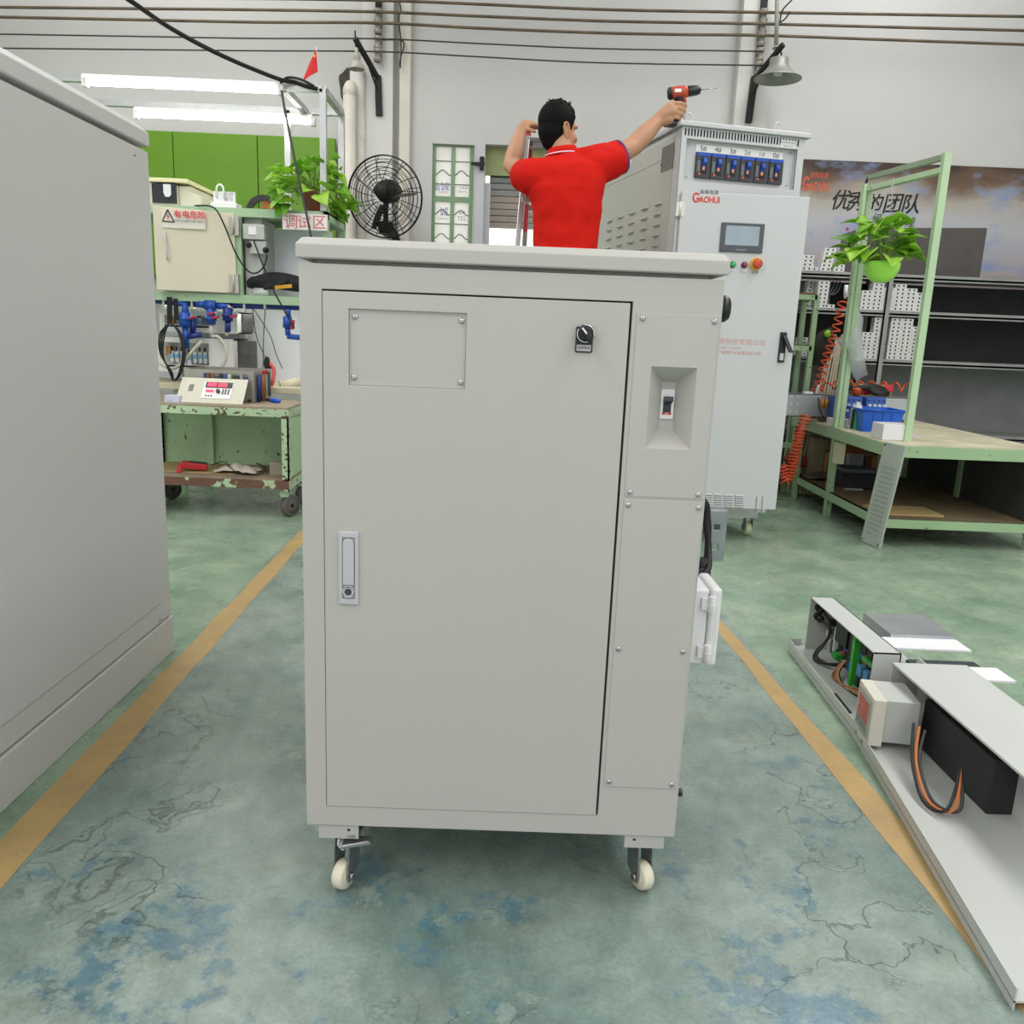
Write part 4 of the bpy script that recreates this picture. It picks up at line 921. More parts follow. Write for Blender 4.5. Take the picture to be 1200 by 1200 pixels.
# insulator racks and overhead wires
WY = 7.02
def rack(px_t, px_b, pyb, ys, label):
    a, b = PY(px_t, -30, WALL_Y - .13), PY(px_b, pyb, WALL_Y - .13)
    t = thing('insulator_rack', (a.x, WALL_Y - .1, b.z), 0, label, 'wire rack')
    q = MW(t); q.box(b.x - .022, b.x + .022, WALL_Y - .1, WALL_Y - .06, b.z, 4.3); q.box(b.x - .022, b.x + .022, WALL_Y - .14, WALL_Y - .1, b.z + .01, 4.3)
    mk('angle_iron', q, IRON, t)
    for py in ys:
        z = PY(px_b, py, WY).z; q = MW(t); q.lathe([(.012, -.055), (.03, -.05), (.034, -.03), (.022, -.015), (.022, .005), (.034, .02), (.03, .045), (.012, .05)], (b.x, WY + .04, z - .01), 14); mk('insulator', q, M('glazed_porcelain', '#8d877c', .3, var=.2, scale=20), t)
    return b.x
R1 = rack(444, 443, 69, (14, 27, 46, 61), 'black iron wire rack with insulators above the wall fan')
R2 = rack(895, 888, 88, (14, 27.5, 41.5, 60, 76), 'black iron wire rack with insulators above the tall control cabinet')
def wire(pts, r, mat_, label):
    P_ = [PY(px, py, WY) for px, py in pts]; P_ = [P_[0] + (P_[0] - P_[1]).normalized() * 1.6] + P_ + [P_[-1] + (P_[-1] - P_[-2]).normalized() * (1.6 if pts[-1][0] > 1000 else .02)]
    mk('wall_wire', MB().tube(interp(P_, 8), r, 6), mat_, None, label, 'wire', 'wires strung along the back wall')
WB = M('weathered_wire', '#5f5340', .7, var=.3, scale=6); WD = M('dark_wire', '#3a3632', .7, var=0)
wire([(150, -3), (444, .5), (700, 11), (893, 14.5), (1050, 17)], .0105, WB, 'topmost thick brown wire strung along the back wall')
wire([(150, 10), (300, 11.5), (444, 14), (560, 19), (700, 24.5), (800, 26.5), (893, 28), (1050, 32)], .0105, WB, 'second thick brown wire from the top on the back wall')
wire([(150, 23), (300, 26), (444, 27), (560, 33), (700, 38.5), (800, 40.5), (893, 41.5), (1050, 47)], .0105, WB, 'third thick brown wire from the top on the back wall')
wire([(150, 42.5), (300, 45), (444, 45.5), (560, 51), (700, 57), (880, 60)], .0055, WD, 'upper of the two thin dark wires on the back wall')
wire([(150, 58), (300, 59.5), (444, 60.5), (560, 66.5), (700, 73.5), (882, 76.5)], .0055, WD, 'lower of the two thin dark wires on the back wall')
# dangling tails of cable beside the cream conduit
for i, (pts, lab) in enumerate(((((466, -5), (470, 12), (467, 22), (470, 50), (469, 80)), 'thin frayed cable hanging beside the cream conduit on the wall'), (((444, 46), (472, 48), (470, 66), (468, 76)), 'short wire tail looping down from the thin wires near the fan'))):
    mk('loose_cable', MB().tube(interp([PY(x, y, WALL_Y - .1) for x, y in pts], 6), .006, 6), WD, None, lab, 'cable')

# diagonal lamp brackets
def bracket(pts, label, wd=.045):
    t = [PY(x, y, Y) for x, y, Y in pts]; q = MB(); q.bar(t[0], t[1], .03, .035); 
    u = t[2]; q.bar(t[1] + Vector((0, 0, .02)), u, .05, .04, (0, 1, 0)); q.bar(t[0] * .55 + t[1] * .45, t[1] * .6 + u * .4, .012, .012)
    mk('lamp_bracket', q, IRON, None, label, 'bracket', 'iron lamp brackets', bevel=.003)
bracket(((416, 45, 6.85), (443, 92, WALL_Y - .1), (444.5, 136, WALL_Y - .1)), 'black iron bracket with a bent arm left of the wall fan wires')
bracket(((918, 52, 6.8), (884, 93, WALL_Y - .12), (877, 144, WALL_Y - .12)), 'black iron bracket carrying the bell lamp above the tall cabinet')
# bell lamp
lp_ = PY(911, 93, 6.85)
bl = thing('bell_lamp', lp_, 0, 'grey metal bell shaped pendant lamp at upper right', 'lamp')
LAMPM = M('enamelled_grey_green', '#8f9389', .4, .3, var=.1, scale=10)
q = MB(); q.lathe([(.178, 0), (.176, .006), (.15, .02), (.115, .045), (.088, .075), (.072, .1), (.07, .145), (.05, .15), (.001, .152), (.001, .145), (.06, .14), (.064, .1), (.08, .072), (.108, .04), (.145, .014), (.17, 0)], (0, 0, 0), 40); mk('shade', q, LAMPM, bl)
q = MB(); q.lathe([(.001, .02), (.03, .03), (.04, .06), (.03, .095), (.02, .13)], (0, 0, 0), 20); mk('bulb', q, M('unlit_bulb', '#d8d8d0', .2, var=0), bl)
q = MB(); q.tube(interp([(0, 0, .15), (.012, 0, .175), (0, 0, .2), (-.02, 0, .205), (-.035, 0, .225)], 6), .006, 6); mk('hook', q, IRON, bl)
a, b = PY(909.5, 54, 6.95), PY(911, -10, 6.95)
q = MB(); q.cyl(a, b, .016, n=12); q.cyl(a + Vector((0, 0, -.02)), a, .03, .02, n=12); mk('drop_conduit', q, M('greenish_conduit', '#8d9180', .6, var=.1), None, 'grey green conduit dropping to the bell lamp', 'conduit')
for i, (pts, lab) in enumerate(((((928, 0), (917, 12), (914, 25)), 'thin black lamp lead looping beside the conduit, upper one'), (((926, 14), (918, 24), (908, 28)), 'thin black lamp lead looping beside the conduit, lower one'))):
    mk('lamp_lead', MB().tube(interp([PY(x, y, 6.95) for x, y in pts], 6), .006, 6), RUBBER, None, lab, 'cable')
# small hanging fitting on the left bracket
s0 = PY(418, 78, 6.9)
sf = thing('lamp_holder', s0, 0, 'bare lamp holder hanging from the left iron bracket', 'lamp holder')
q = MB(); q.lathe([(.062, -.02), (.06, 0), (.03, .035), (.02, .045), (.03, .06), (.03, .085), (.014, .1), (.014, .13), (.001, .135)], (0, 0, 0), 20); mk('holder', q, M('old_porcelain', '#aaa79c', .4, var=.2, scale=30), sf)
q = MB(); q.tube(interp([(0, 0, .13), (-.01, 0, .16), (-.012, 0, .25)], 5), .006, 6); mk('hook', q, IRON, sf)
# PVC pipes
def vpipe(name, px, pyt, Y, r, mat_, label, pyb=300, extra=None):
    a = PY(px, pyt, Y); q = MB(); q.cyl((a.x, Y, .02), (a.x, Y, a.z), r, n=24); 
    if extra: extra(q, a)
    mk(name, q, mat_, None, label, 'pipe')
PVC = M('grey_white_pvc', '#cfc8be', .5, var=.08, scale=5)
def elbow(q, a): q.tube([(a.x, a.y, a.z - .02), (a.x, a.y + .01, a.z + .03), (a.x, a.y + .05, a.z + .06), (a.x, WALL_Y - .02, a.z + .07)], .052, 20)
vpipe('drain_pipe', 409.5, 110, 6.99, .05, PVC, 'white drain pipe with an elbow through the wall beside the plant', extra=elbow)
hole = PY(408.5, 103, WALL_Y - .01); q = MB(); n = 18
q.prism([(hole.x + .085 * (1 + .18 * math.sin(3 * t + 1)) * math.cos(t), hole.z + .02 + .12 * (1 + .15 * math.sin(5 * t)) * math.sin(t)) for t in [2 * math.pi * i / n for i in range(n)]], WALL_Y - .006, WALL_Y - .001)
mk('trim_7', q, M('broken_wall_hole', '#4a433c', .9, var=.3, scale=20), kind='structure')
vpipe('concrete_column', 419, 84, 7.1, .06, M('mottled_white_column', '#cfccc4', .8, var=.12, scale=9), 'white mottled round column between drain pipe and pilaster')

# wall fan
FNY = 6.66
fc = PY(451, 231, FNY); fan = thing('wall_fan', (fc.x, FNY, PY(451, 274, FNY).z), 0, 'black industrial fan with round wire guard on the back wall', 'fan')
FI = inv(fan); fcl = FI @ fc; FR = 42.5 / FPX * (FNY + .05)
FM = Matrix.Translation(fcl) @ Matrix.Rotation(math.radians(-12), 4, 'Z') @ Matrix.Rotation(math.radians(8), 4, 'X')
for side, nm in ((-1, 'front_guard'), (1, 'rear_guard')):
    g_ = MB(FM)
    dep = lambda r: side * (.075 * (1 - (r / FR) ** 2) + .01)
    for k in range(3, 12 if side < 0 else 8):
        r = FR * k / (11 if side < 0 else 7); g_.tube([(r * math.cos(t), dep(r), r * math.sin(t)) for t in [2 * math.pi * i / 48 for i in range(48)]], .0028 if r < FR * .98 else .005, 5, closed=True)
    for k in range(16 if side < 0 else 8):
        t = 2 * math.pi * (k + .3) / (16 if side < 0 else 8); g_.tube([(r * math.cos(t + .25 * (1 - r / FR)), dep(r), r * math.sin(t + .25 * (1 - r / FR))) for r in [FR * (.16 + .84 * j / 6) for j in range(7)]], .003, 5)
    mk(nm, g_, IRON, fan)
q = MB(FM); q.lathe([(.001, -.1), (.05, -.098), (.055, -.085), (.055, -.07), (.001, -.068)], (0, 0, .045), 24, (0, 1, 0)); mk('badge', q, IRON, fan)
q = MB(FM); q.lathe([(.001, -.02), (.06, -.015), (.085, .03), (.085, .15), (.07, .18), (.001, .185)], (.0, 0, .04), 24, (0, 1, 0)); mk('motor', q, IRON, fan)
for k in range(3):
    t = 2 * math.pi * k / 3 + 2.2; B_ = FM @ Matrix.Rotation(-t, 4, 'Y'); q = MB(B_)
    v = []
    for j in range(6):
        r = .06 + (FR * .86 - .06) * j / 5; wd = .006 + .007 * math.sin(math.pi * (j + .6) / 6.5); v += [(r, -.01 - wd * 2, -wd), (r, .01 + wd * 2, wd), (r, .013 + wd * 2, wd - .002), (r, -.007 - wd * 2, -wd - .002)]
    q.add(v, [(4 * j + i, 4 * j + (i + 1) % 4, 4 * j + 4 + (i + 1) % 4, 4 * j + 4 + i) for j in range(5) for i in range(4)] + [(0, 1, 2, 3), (20, 21, 22, 23)]); mk('blade', q, M('fan_blade_grey', '#55524e', .5, .3, var=0), fan)
bz = (FI @ PY(450, 262, FNY)).z
q = MB(); q.cyl((fcl.x, .06, bz), (fcl.x, .05, fcl.z), .02, n=12); mk('stem', q, IRON, fan)
q = MB(); q.lathe([(.001, bz + .02), (.062, bz + .02), (.06, bz - .005), (.05, bz - .03), (.05, bz - .065), (.001, bz - .065)], (fcl.x - .005, .06, 0), 20); q.box(fcl.x - .05, fcl.x + .05, .06, WALL_Y - FNY, bz - .06, bz - .02); mk('wall_mount', q, IRON, fan)
q = MB(); q.bar((fcl.x + .04, .06, bz + .01), (fcl.x + .12, .1, bz - .14), .012, .012); mk('stay_rod', q, IRON, fan)
# ------------------------------------------------------------------ test bay on the left
GREEN_P = chip('pale_green_paint', '#a3bf9c', '#7a6a58', .70, 16)
GREEN_D = chip('chipped_green_paint', '#afd0a5', '#3c3020', .655, 26, var=.14)
BEIGE = M('beige_enamel', '#d3ccb6', .5, var=.03, scale=4)
# green sign board on the wall
gb = thing('sign_board', (-2.7, 7.15, 1.5), 0, 'bright green sign board with black ring letters on the back wall', 'sign board')
ga0, ga1 = PY(40, 149, 7.15), PY(394, 161, 7.15)
GRN = M('lime_green_board', '#5f8c10', .55, var=.05, scale=2)
xs_l = [ga0.x, PY(203, 160, 7.15).x, PY(302, 160, 7.15).x, ga1.x]
for k in range(3):
    q = MW(gb); q.box(xs_l[k] + .003, xs_l[k + 1] - .003, 7.13, 7.17, 1.5, 2.62); mk('board_panel', q, GRN, gb, bevel=.004)
def arcplate(parent, cx, cz, R0, R1, t0, t1, y, mat_, name='ring_letter'):
    n = 30; v = []
    for i in range(n + 1):
        t = math.radians(t0 + (t1 - t0) * i / n); v += [(cx + R0 * math.cos(t), y, cz + R0 * math.sin(t)), (cx + R1 * math.cos(t), y, cz + R1 * math.sin(t)), (cx + R1 * math.cos(t), y - .012, cz + R1 * math.sin(t)), (cx + R0 * math.cos(t), y - .012, cz + R0 * math.sin(t))]
    q = MW(parent); q.add(v, [(4 * j + i, 4 * j + (i + 1) % 4, 4 * j + 4 + (i + 1) % 4, 4 * j + 4 + i) for j in range(n) for i in range(4)] + [(0, 1, 2, 3), (4 * n, 4 * n + 1, 4 * n + 2, 4 * n + 3)]); mk(name, q, mat_, parent)
RLM = M('ring_black', '#14161a', .4, var=0)
for px in (249, 309):
    c_ = PY(px, 250, 7.12); arcplate(gb, c_.x, c_.z, .1, .145, 20, 340, 7.128, RLM)
q_ = text_mb('共', .12, TX(PY(313, 243, 7.12).x, 7.127, PY(313, 243, 7.12).z), .003); q = MW(gb); q.add(q_.v, q_.f); mk('lettering', q, M('sign_red', '#d23a20', .5, var=0), gb)
q_ = text_mb('创', .12, TX(PY(316, 265, 7.12).x, 7.127, PY(316, 265, 7.12).z), .003); q = MW(gb); q.add(q_.v, q_.f); mk('lettering', q, M('sign_red', '#d23a20', .5, var=0), gb)

# bench with rack
BX0, BX1, BY0, BY1 = -3.2, -1.165, 5.4, 5.95
ZR0, ZR1 = 1.255, 1.835
rk = thing('test_bench', (-2.2, 5.68, 0), 0, 'pale green steel test bench with an upper rack along the left wall', 'bench')
q = MW(rk)
for z0_, z1_ in ((1.785, 1.835), (1.262, 1.315)):
    q.box(BX0, BX1, BY0, BY0 + .03, z0_, z1_); q.box(BX0, BX1, BY1 - .03, BY1, z0_, z1_); q.box(BX1 - .03, BX1, BY0, BY1, z0_, z1_); q.box(BX0, BX0 + .03, BY0, BY1, z0_, z1_)
mk('rack_rails', q, GREEN_P, rk)
px_post = PY(280, 300, 5.4).x
for x_ in (px_post - .018, BX1 - .035, BX0):
    for y_ in (BY0, BY1 - .035):
        q = MW(rk); q.box(x_, x_ + .035, y_, y_ + .035, .74 if x_ != px_post - .018 else 1.315, 1.785); mk('post', q, GREEN_P, rk)
q = MW(rk); q.box(BX0, BX1, BY0 + .01, BY1, 1.822, 1.838); mk('top_sheet', q, M('rack_sheet', '#b3c7ad', .6, var=.05), rk)
q = MW(rk); q.box(BX0, BX1, BY0 + .01, BY1, 1.30, 1.314); mk('middle_sheet', q, M('rack_sheet', '#b3c7ad', .6, var=.05), rk)
q = MW(rk); q.box(BX0, BX1 + .05, BY0 + .02, BY1 + .1, .70, .74); mk('worktop', q, M('worn_cream_worktop', '#cbc2a9', .6, var=.12, scale=5), rk, bevel=.004)
for x_ in (BX0 + .05, -2.2, BX1 - .05):
    for y_ in (BY0 + .06, BY1): q = MW(rk); q.box(x_, x_ + .05, y_, y_ + .05, 0, .7); mk('leg', q, GREEN_D, rk)
# worktop clutter: white splash back
q = MW(rk); q.box(PY(287, 380, 5.9).x, BX1, BY1 - .02, BY1 - .005, .74, 1.262); mk('splash_board', q, M('white_board', '#e4e8ee', .35, var=.02), rk)
q = MW(rk); q.box(BX0, PY(287, 380, 5.9).x - .01, BY1 - .02, BY1 - .005, .74, 1.262); mk('splash_board', q, M('white_board', '#e4e8ee', .35, var=.02), rk)
q = MW(rk); q.box(px_post + .14, BX1 - .04, BY0 + .3, BY0 + .31, 1.315, PY(330, 269, 5.7).z); mk('white_panel', q, M('white_board', '#e4e8ee', .35, var=.02), rk)
led = thing('led_strip', (-1.75, 5.62, 1.24), 0, 'lit strip lamp under the green rack above the worktop', 'lamp')
q = MW(led); q.box(-2.3, -1.22, 5.6, 5.65, 1.245, 1.262); mk('housing', q, WHITE, led)
q = MW(led); q.box(-2.28, -1.24, 5.606, 5.644, 1.238, 1.245); mk('diffuser', q, M('lit_strip', '#fffdf6', .3, var=0, emit=14), led)
# beige power cupboard with hazard sign
cb = thing('power_cupboard', ((-2.21 + px_post) / 2, 5.62, 1.316), 0, 'beige steel cupboard with electric hazard sign in the green rack', 'cupboard')
cx0, cx1 = PY(190, 300, 5.4).x, px_post - .022
q = MW(cb); q.box(cx0, cx1, 5.41, 5.9, 1.316, 1.782); mk('carcass', q, BEIGE, cb)
dx_a, dz_a = PY(184.5, 239.5, 5.385), PY(274, 342, 5.385)
q = MW(cb); q.hexa([(cx0 - .02, 5.34, 1.322), (cx1 + .005, 5.385, 1.322), (cx1 + .005, 5.4, 1.322), (cx0 - .02, 5.36, 1.322)], [(cx0 - .02, 5.34, 1.822), (cx1 + .005, 5.385, 1.80), (cx1 + .005, 5.4, 1.80), (cx0 - .02, 5.36, 1.822)])
dcb = mk('door', q, BEIGE, cb, bevel=.003)
DYc = 5.352
def cp(px, py): return PY(px, py, DYc)
a, b = cp(190, 246), cp(241, 269); q = MW(cb); q.hexa([(a.x, 5.338, b.z), (b.x, 5.355, b.z), (b.x, 5.36, b.z), (a.x, 5.343, b.z)], [(a.x, 5.338, a.z + .003), (b.x, 5.355, a.z - .014), (b.x, 5.36, a.z - .014), (a.x, 5.343, a.z + .003)]); sg = mk('hazard_sign', q, M('sign_cream', '#dcd8cc', .5, var=0), dcb)
c_ = cp(198, 254.5)
tri = [(c_.x - .036, c_.z - .026), (c_.x + .036, c_.z - .028), (c_.x + .0, c_.z + .042)]
for k in range(3):
    p0, p1 = tri[k], tri[(k + 1) % 3]; q = MW(cb); q.bar((p0[0], 5.337, p0[1]), (p1[0], 5.338, p1[1]), .006, .004, (0, 1, 0)); mk('triangle_edge', q, INK, sg)
q = MW(cb); q.add([(c_.x + .003, 5.336, c_.z + .024), (c_.x - .008, 5.336, c_.z - .0), (c_.x - .001, 5.336, c_.z + .001), (c_.x - .004, 5.336, c_.z - .02), (c_.x + .01, 5.336, c_.z + .007), (c_.x + .002, 5.336, c_.z + .006)], [(0, 1, 2, 5), (2, 3, 4, 5)]); mk('bolt_symbol', q, M('sign_red_print', '#d2323c', .5, var=0), sg)
for t, px, py, s_, mm in (('有电危险', 223.5, 252.5, .046, M('sign_red_print', '#d2323c', .5, var=0)), ('YOU DIAN WEI XIAN', 223, 259.8, .018, INK)):
    p = cp(px, py); q_ = text_mb(t, s_, TX(p.x, 5.335, p.z, rz=.06), 3e-4, squash=1.05, bold=.0008 if len(t) < 6 else 0); q = MW(cb); q.add(q_.v, q_.f); mk('lettering', q, mm, sg)
h0, h1 = cp(194, 274), cp(197, 303); q = MW(cb); q.tube(interp([h0 + Vector((0, -.005, 0)), h0 + Vector((.008, -.035, -.004)), (h0 + h1) / 2 + Vector((.012, -.04, 0)), h1 + Vector((.008, -.035, .004)), h1 + Vector((0, -.005, 0))], 6), .006, 8); mk('handle', q, CHROME, dcb)
for py in (264, 332):
    p = PY(274, py, 5.375); q = MW(cb); q.box(p.x - .03, p.x - .002, 5.37, 5.384, p.z - .05, p.z + .05); q.box(p.x + .002, p.x + .03, 5.372, 5.398, p.z - .06, p.z + .055); q.cyl((p.x, 5.37, p.z - .05), (p.x, 5.37, p.z + .05), .007, n=10); mk('hinge', q, M('hinge_steel', '#b3b2a8', .4, .5, var=0), dcb)
# white sign 'test area'
a, b = PY(331, 248, 5.37), PY(384, 271, 5.37)
sg2 = thing('area_sign', ((a.x + b.x) / 2, 5.37, b.z + .012), 0, 'white sign with three red Chinese characters on the green rack', 'sign')
q = MW(sg2); q.box(a.x, b.x, 5.36, 5.38, b.z + .0, a.z - .008); mk('plate', q, M('sign_white', '#e9e5e3', .5, var=.02), sg2, bevel=.002)
for t, px in (('调', 341), ('试', 356.5), ('区', 374)):
    p = PY(px, 261, 5.358); q_ = text_mb(t, .088, TX(p.x, 5.3585, p.z - .002 * (px > 350)), 4e-4); q = MW(sg2); q.add(q_.v, q_.f); mk('lettering', q, M('sign_pink_red', '#d8606a', .5, var=0), sg2)
# instrument on the rack top
a = PY(178, 240, 5.45)
ins = thing('beige_instrument', (a.x + .15, 5.6, 1.838), 0, 'beige instrument with sloped hood and black face on the rack top', 'instrument')
q = MW(ins); I0 = a.x - .1; xf0, xf1 = PY(208, 225, 5.45).x, PY(237.5, 232, 5.5).x; zt = PY(190, 212.5, 5.45).z
q.prism([(I0, 1.84), (xf0, 1.84), (xf0, zt - .02), (I0, zt)], 5.45, 5.9); mk('case', q, M('instrument_cream', '#d7d3c0', .5, var=.02), ins, bevel=.004)
q = MW(ins); q.prism([(xf0 + .002, 1.84), (xf1, 1.84), (xf1, 1.905), (xf1 - .07, 1.925), (xf0 + .075, zt - .02), (xf0 + .002, zt - .018)], 5.47, 5.88); mk('hood', q, M('instrument_cream', '#d7d3c0', .5, var=.02), ins, bevel=.004)
q = MW(ins); q.box(I0 - .01, PY(221, 212, 5.45).x, 5.43, 5.91, zt - .006, zt + .018); mk('top_cover', q, M('instrument_yellowish', '#e6e0b4', .5, var=.02), ins, bevel=.003)
q = MW(ins); q.box(PY(178, 225, 5.44).x, xf0 - .004, 5.44, 5.452, PY(195, 238, 5.44).z, PY(195, 215, 5.44).z); fb = mk('black_face', q, M('scuffed_black', '#22252c', .5, var=.4, scale=60), ins)
p = PY(196, 224, 5.44); q = MW(ins); q.prism([(p.x - .022, p.z + .04), (p.x + .024, p.z + .04), (p.x + .024, p.z - .02), (p.x + .012, p.z - .034), (p.x - .012, p.z - .034), (p.x - .022, p.z - .01)], 5.434, 5.44); mk('white_label', q, WHITE, fb)
# white plaque stand
a, b = PY(247, 243, 5.45), PY(277, 238, 5.45)
pq = thing('plaque', ((a.x + b.x) / 2, 5.5, 1.838), 0, 'small white plaque on a base beside the beige instrument', 'plaque')
q = MW(pq); q.box(a.x, b.x, 5.45, 5.56, 1.838, 1.872); mk('base', q, WHITE, pq, bevel=.003)
q = MW(pq); p0, p1 = PY(250, 236, 5.5), PY(275, 225, 5.5); q.box(p0.x, p1.x, 5.5, 5.52, 1.872, p1.z); plq = mk('board', q, WHITE, pq, bevel=.002)
q = MW(pq); c_ = PY(258, 231, 5.49); q.tube([(c_.x - .022, 5.49, 1.9)] + [(c_.x + .022 * math.cos(t), 5.49, c_.z + .045 + .03 * math.sin(t)) for t in [math.pi - i * math.pi / 8 for i in range(9)]] + [(c_.x + .022, 5.49, 1.9)], .006, 8); mk('loop', q, WHITE, pq)
q_ = text_mb('检测\n操作', .03, TX(PY(268, 231, 5.5).x, 5.4985, PY(268, 231, 5.5).z), 2e-4); q = MW(pq); q.add(q_.v, q_.f); mk('lettering', q, PG, plq)

# sockets and switch boxes in the open bay
def boxthing(name, px0, py0, px1, py1, Y, d, mat_, label, cat, bevel=.004, group=None):
    a, b = PY(px0, py0, Y), PY(px1, py1, Y); t = thing(name, ((a.x + b.x) / 2, Y + d / 2, b.z), 0, label, cat, group)
    q = MW(t); q.box(a.x, b.x, Y, Y + d, b.z, a.z); mk('housing', q, mat_, t, bevel=bevel); return t, a, b
GREYB = M('grey_switch_box', '#b9bab6', .45, var=.03)
q = MW(rk); q.box(px_post + .02, px_post + .13, BY0 + .06, BY0 + .35, 1.315, 1.785); mk('side_board', q, M('grey_side_board', '#b7bab4', .6, var=.05), rk)
t, a, b = boxthing('socket_box', 284, 262, 310, 281, 5.40, .05, GREYB, 'upper grey socket box beside the beige cupboard', 'socket')
q = MW(t); q.box((a.x + b.x) / 2 - .03, (a.x + b.x) / 2 + .02, 5.394, 5.401, (a.z + b.z) / 2 - .02, (a.z + b.z) / 2 + .03); mk('socket_face', q, WHITE, t, bevel=.002)
t, a, b = boxthing('plug_box', 292, 282, 312, 298, 5.41, .05, GREYB, 'lower grey socket box with black plugs beside the beige cupboard', 'socket')
for px, py in ((291, 287), (311, 293)):
    p = PY(px, py, 5.4); q = MW(t); q.cyl(p, p + Vector((0, .02, 0)), .018, n=12); q.sph(p, .018, 12, 8); mk('plug', q, RUBBER, t)
def cable(pts, r, mat_, label, name='cable', n=7):
    mk(name, MB().tube(interp(pts, n), r, 7), mat_, None, label, 'cable')
cable([PY(228, 241, 5.42), PY(250, 243, 5.33), PY(262, 262, 5.32), PY(276, 296, 5.33), PY(289, 316, 5.34), PY(300, 320, 5.35), PY(310, 311, 5.37), PY(313, 298, 5.385)], .005, RUBBER, 'thin black lead looping across the beige cupboard to a plug')
cable([PY(297, 281, 5.385), PY(304, 300, 5.34), PY(318, 335, 5.34), PY(330, 358, 5.34), PY(345, 385, 5.36)], .005, RUBBER, 'thin black lead hanging past the green shelf edge')
# tool bag on the shelf
q = MB(); lo = [PY(290, 336, 5.48), PY(305, 331, 5.48), PY(325, 329, 5.5), PY(350, 333, 5.5), PY(362, 336, 5.5)]
limb(q, lo, [.02, .05, .055, .05, .03], 14); limb(q, [PY(292, 331, 5.44), PY(298, 329, 5.44), PY(305, 334, 5.46)], [.02, .03, .02], 10); limb(q, [PY(310, 338, 5.43), PY(330, 332, 5.43), PY(338, 327, 5.45)], [.012, .012, .008], 8)
tb = mk('tool_bag', q, M('black_nylon_bag', '#1d1e20', .8, var=.3, scale=25), None, 'black nylon tool bag with yellow trim lying on the green rack', 'bag'); remesh(tb, .008, 4)
q = MB(Matrix.Translation(-tb.location)); q.bar(PY(322, 337, 5.41), PY(342, 335, 5.41), .006, .022); mk('yellow_trim', q, M('trim_yellow', '#cf9a2e', .6, var=0), tb)
q = MB(); p = PY(305, 342, 5.42); q.cyl((p.x - .05, 5.46, 1.34), (p.x + .04, 5.46, 1.34), .026, n=18); q.ring((p.x + .04, 5.46, 1.34), (1, 0, 0), .012, .026, .004); mk('tape_roll', q, M('clear_tape', '#cfd2d2', .3, var=.1, scale=40), None, 'roll of clear tape under the black tool bag', 'tape')

# fluorescent battens on a light steel frame
GALV = M('galvanised_tube', '#b7bab9', .4, .55, var=.1, scale=10)
fr = thing('lamp_gantry', (-2.0, 5.68, 1.838), 0, 'galvanised steel tube frame above the test bench', 'frame')
zf = 2.535; xr_ = -1.19; s_ = .04
fparts = [((xr_, 5.4, 1.838), (xr_, 5.4, zf)), ((xr_, 5.95, 1.838), (xr_, 5.95, zf)), ((xr_, 5.4, zf), (xr_, 5.95, zf)), ((-3.1, 5.4, zf), (xr_, 5.4, zf)), ((-3.1, 5.95, zf), (xr_, 5.95, zf)), ((-3.1, 5.4, 1.838), (-3.1, 5.4, zf)), ((-3.1, 5.95, 1.838), (-3.1, 5.95, zf)), ((-1.43, 5.4, zf), (-1.43, 5.95, zf)), ((-1.55, 5.95, 1.838), (-1.55, 5.95, zf))]
for p0, p1 in fparts: q = MW(fr); q.bar(p0, p1, .038, .038); mk('tube', q, GALV, fr)
for i, (pr_, pl_, Y, lab) in enumerate((((329, 104), (100, 100), 5.33, 'lit fluorescent batten nearer the camera at upper left'), ((367, 141), (160, 137), 5.9, 'lit fluorescent batten behind, just above the green board'))):
    a, b = PY(*pl_, Y), PY(*pr_, Y); a.z = b.z = (a.z + b.z) / 2
    t = thing('fluorescent_lamp', ((a.x + b.x) / 2, Y, a.z - .02), 0, lab, 'lamp', 'fluorescent battens of the test bench')
    q = MW(t); q.hexa([(a.x, Y - .05, a.z + .02), (b.x, Y - .05, a.z + .02), (b.x, Y + .05, a.z + .02), (a.x, Y + .05, a.z + .02)], [(a.x, Y - .03, a.z + .042), (b.x, Y - .03, a.z + .042), (b.x, Y + .03, a.z + .042), (a.x, Y + .03, a.z + .042)]); mk('reflector', q, M('white_enamel', '#eceae6', .4, var=0), t)
    q = MW(t); q.cyl((a.x + .02, Y, a.z), (b.x - .02, Y, a.z), .014, n=14); mk('tube', q, M('lit_tube', '#fffdf6', .3, var=0, emit=15), t)
    for x_ in (a.x, b.x): q = MW(t); q.box(x_ - .014, x_ + .014, Y - .02, Y + .02, a.z - .025, a.z + .03); mk('lamp_socket', q, WHITE, t, bevel=.003)
    for x_ in (a.x + .2, b.x - .2): q = MW(t); q.cyl((x_, Y, a.z + .04), (x_, Y + (.07 if i == 0 else .05), zf), .004, n=6); mk('hanger', q, STEEL, t)
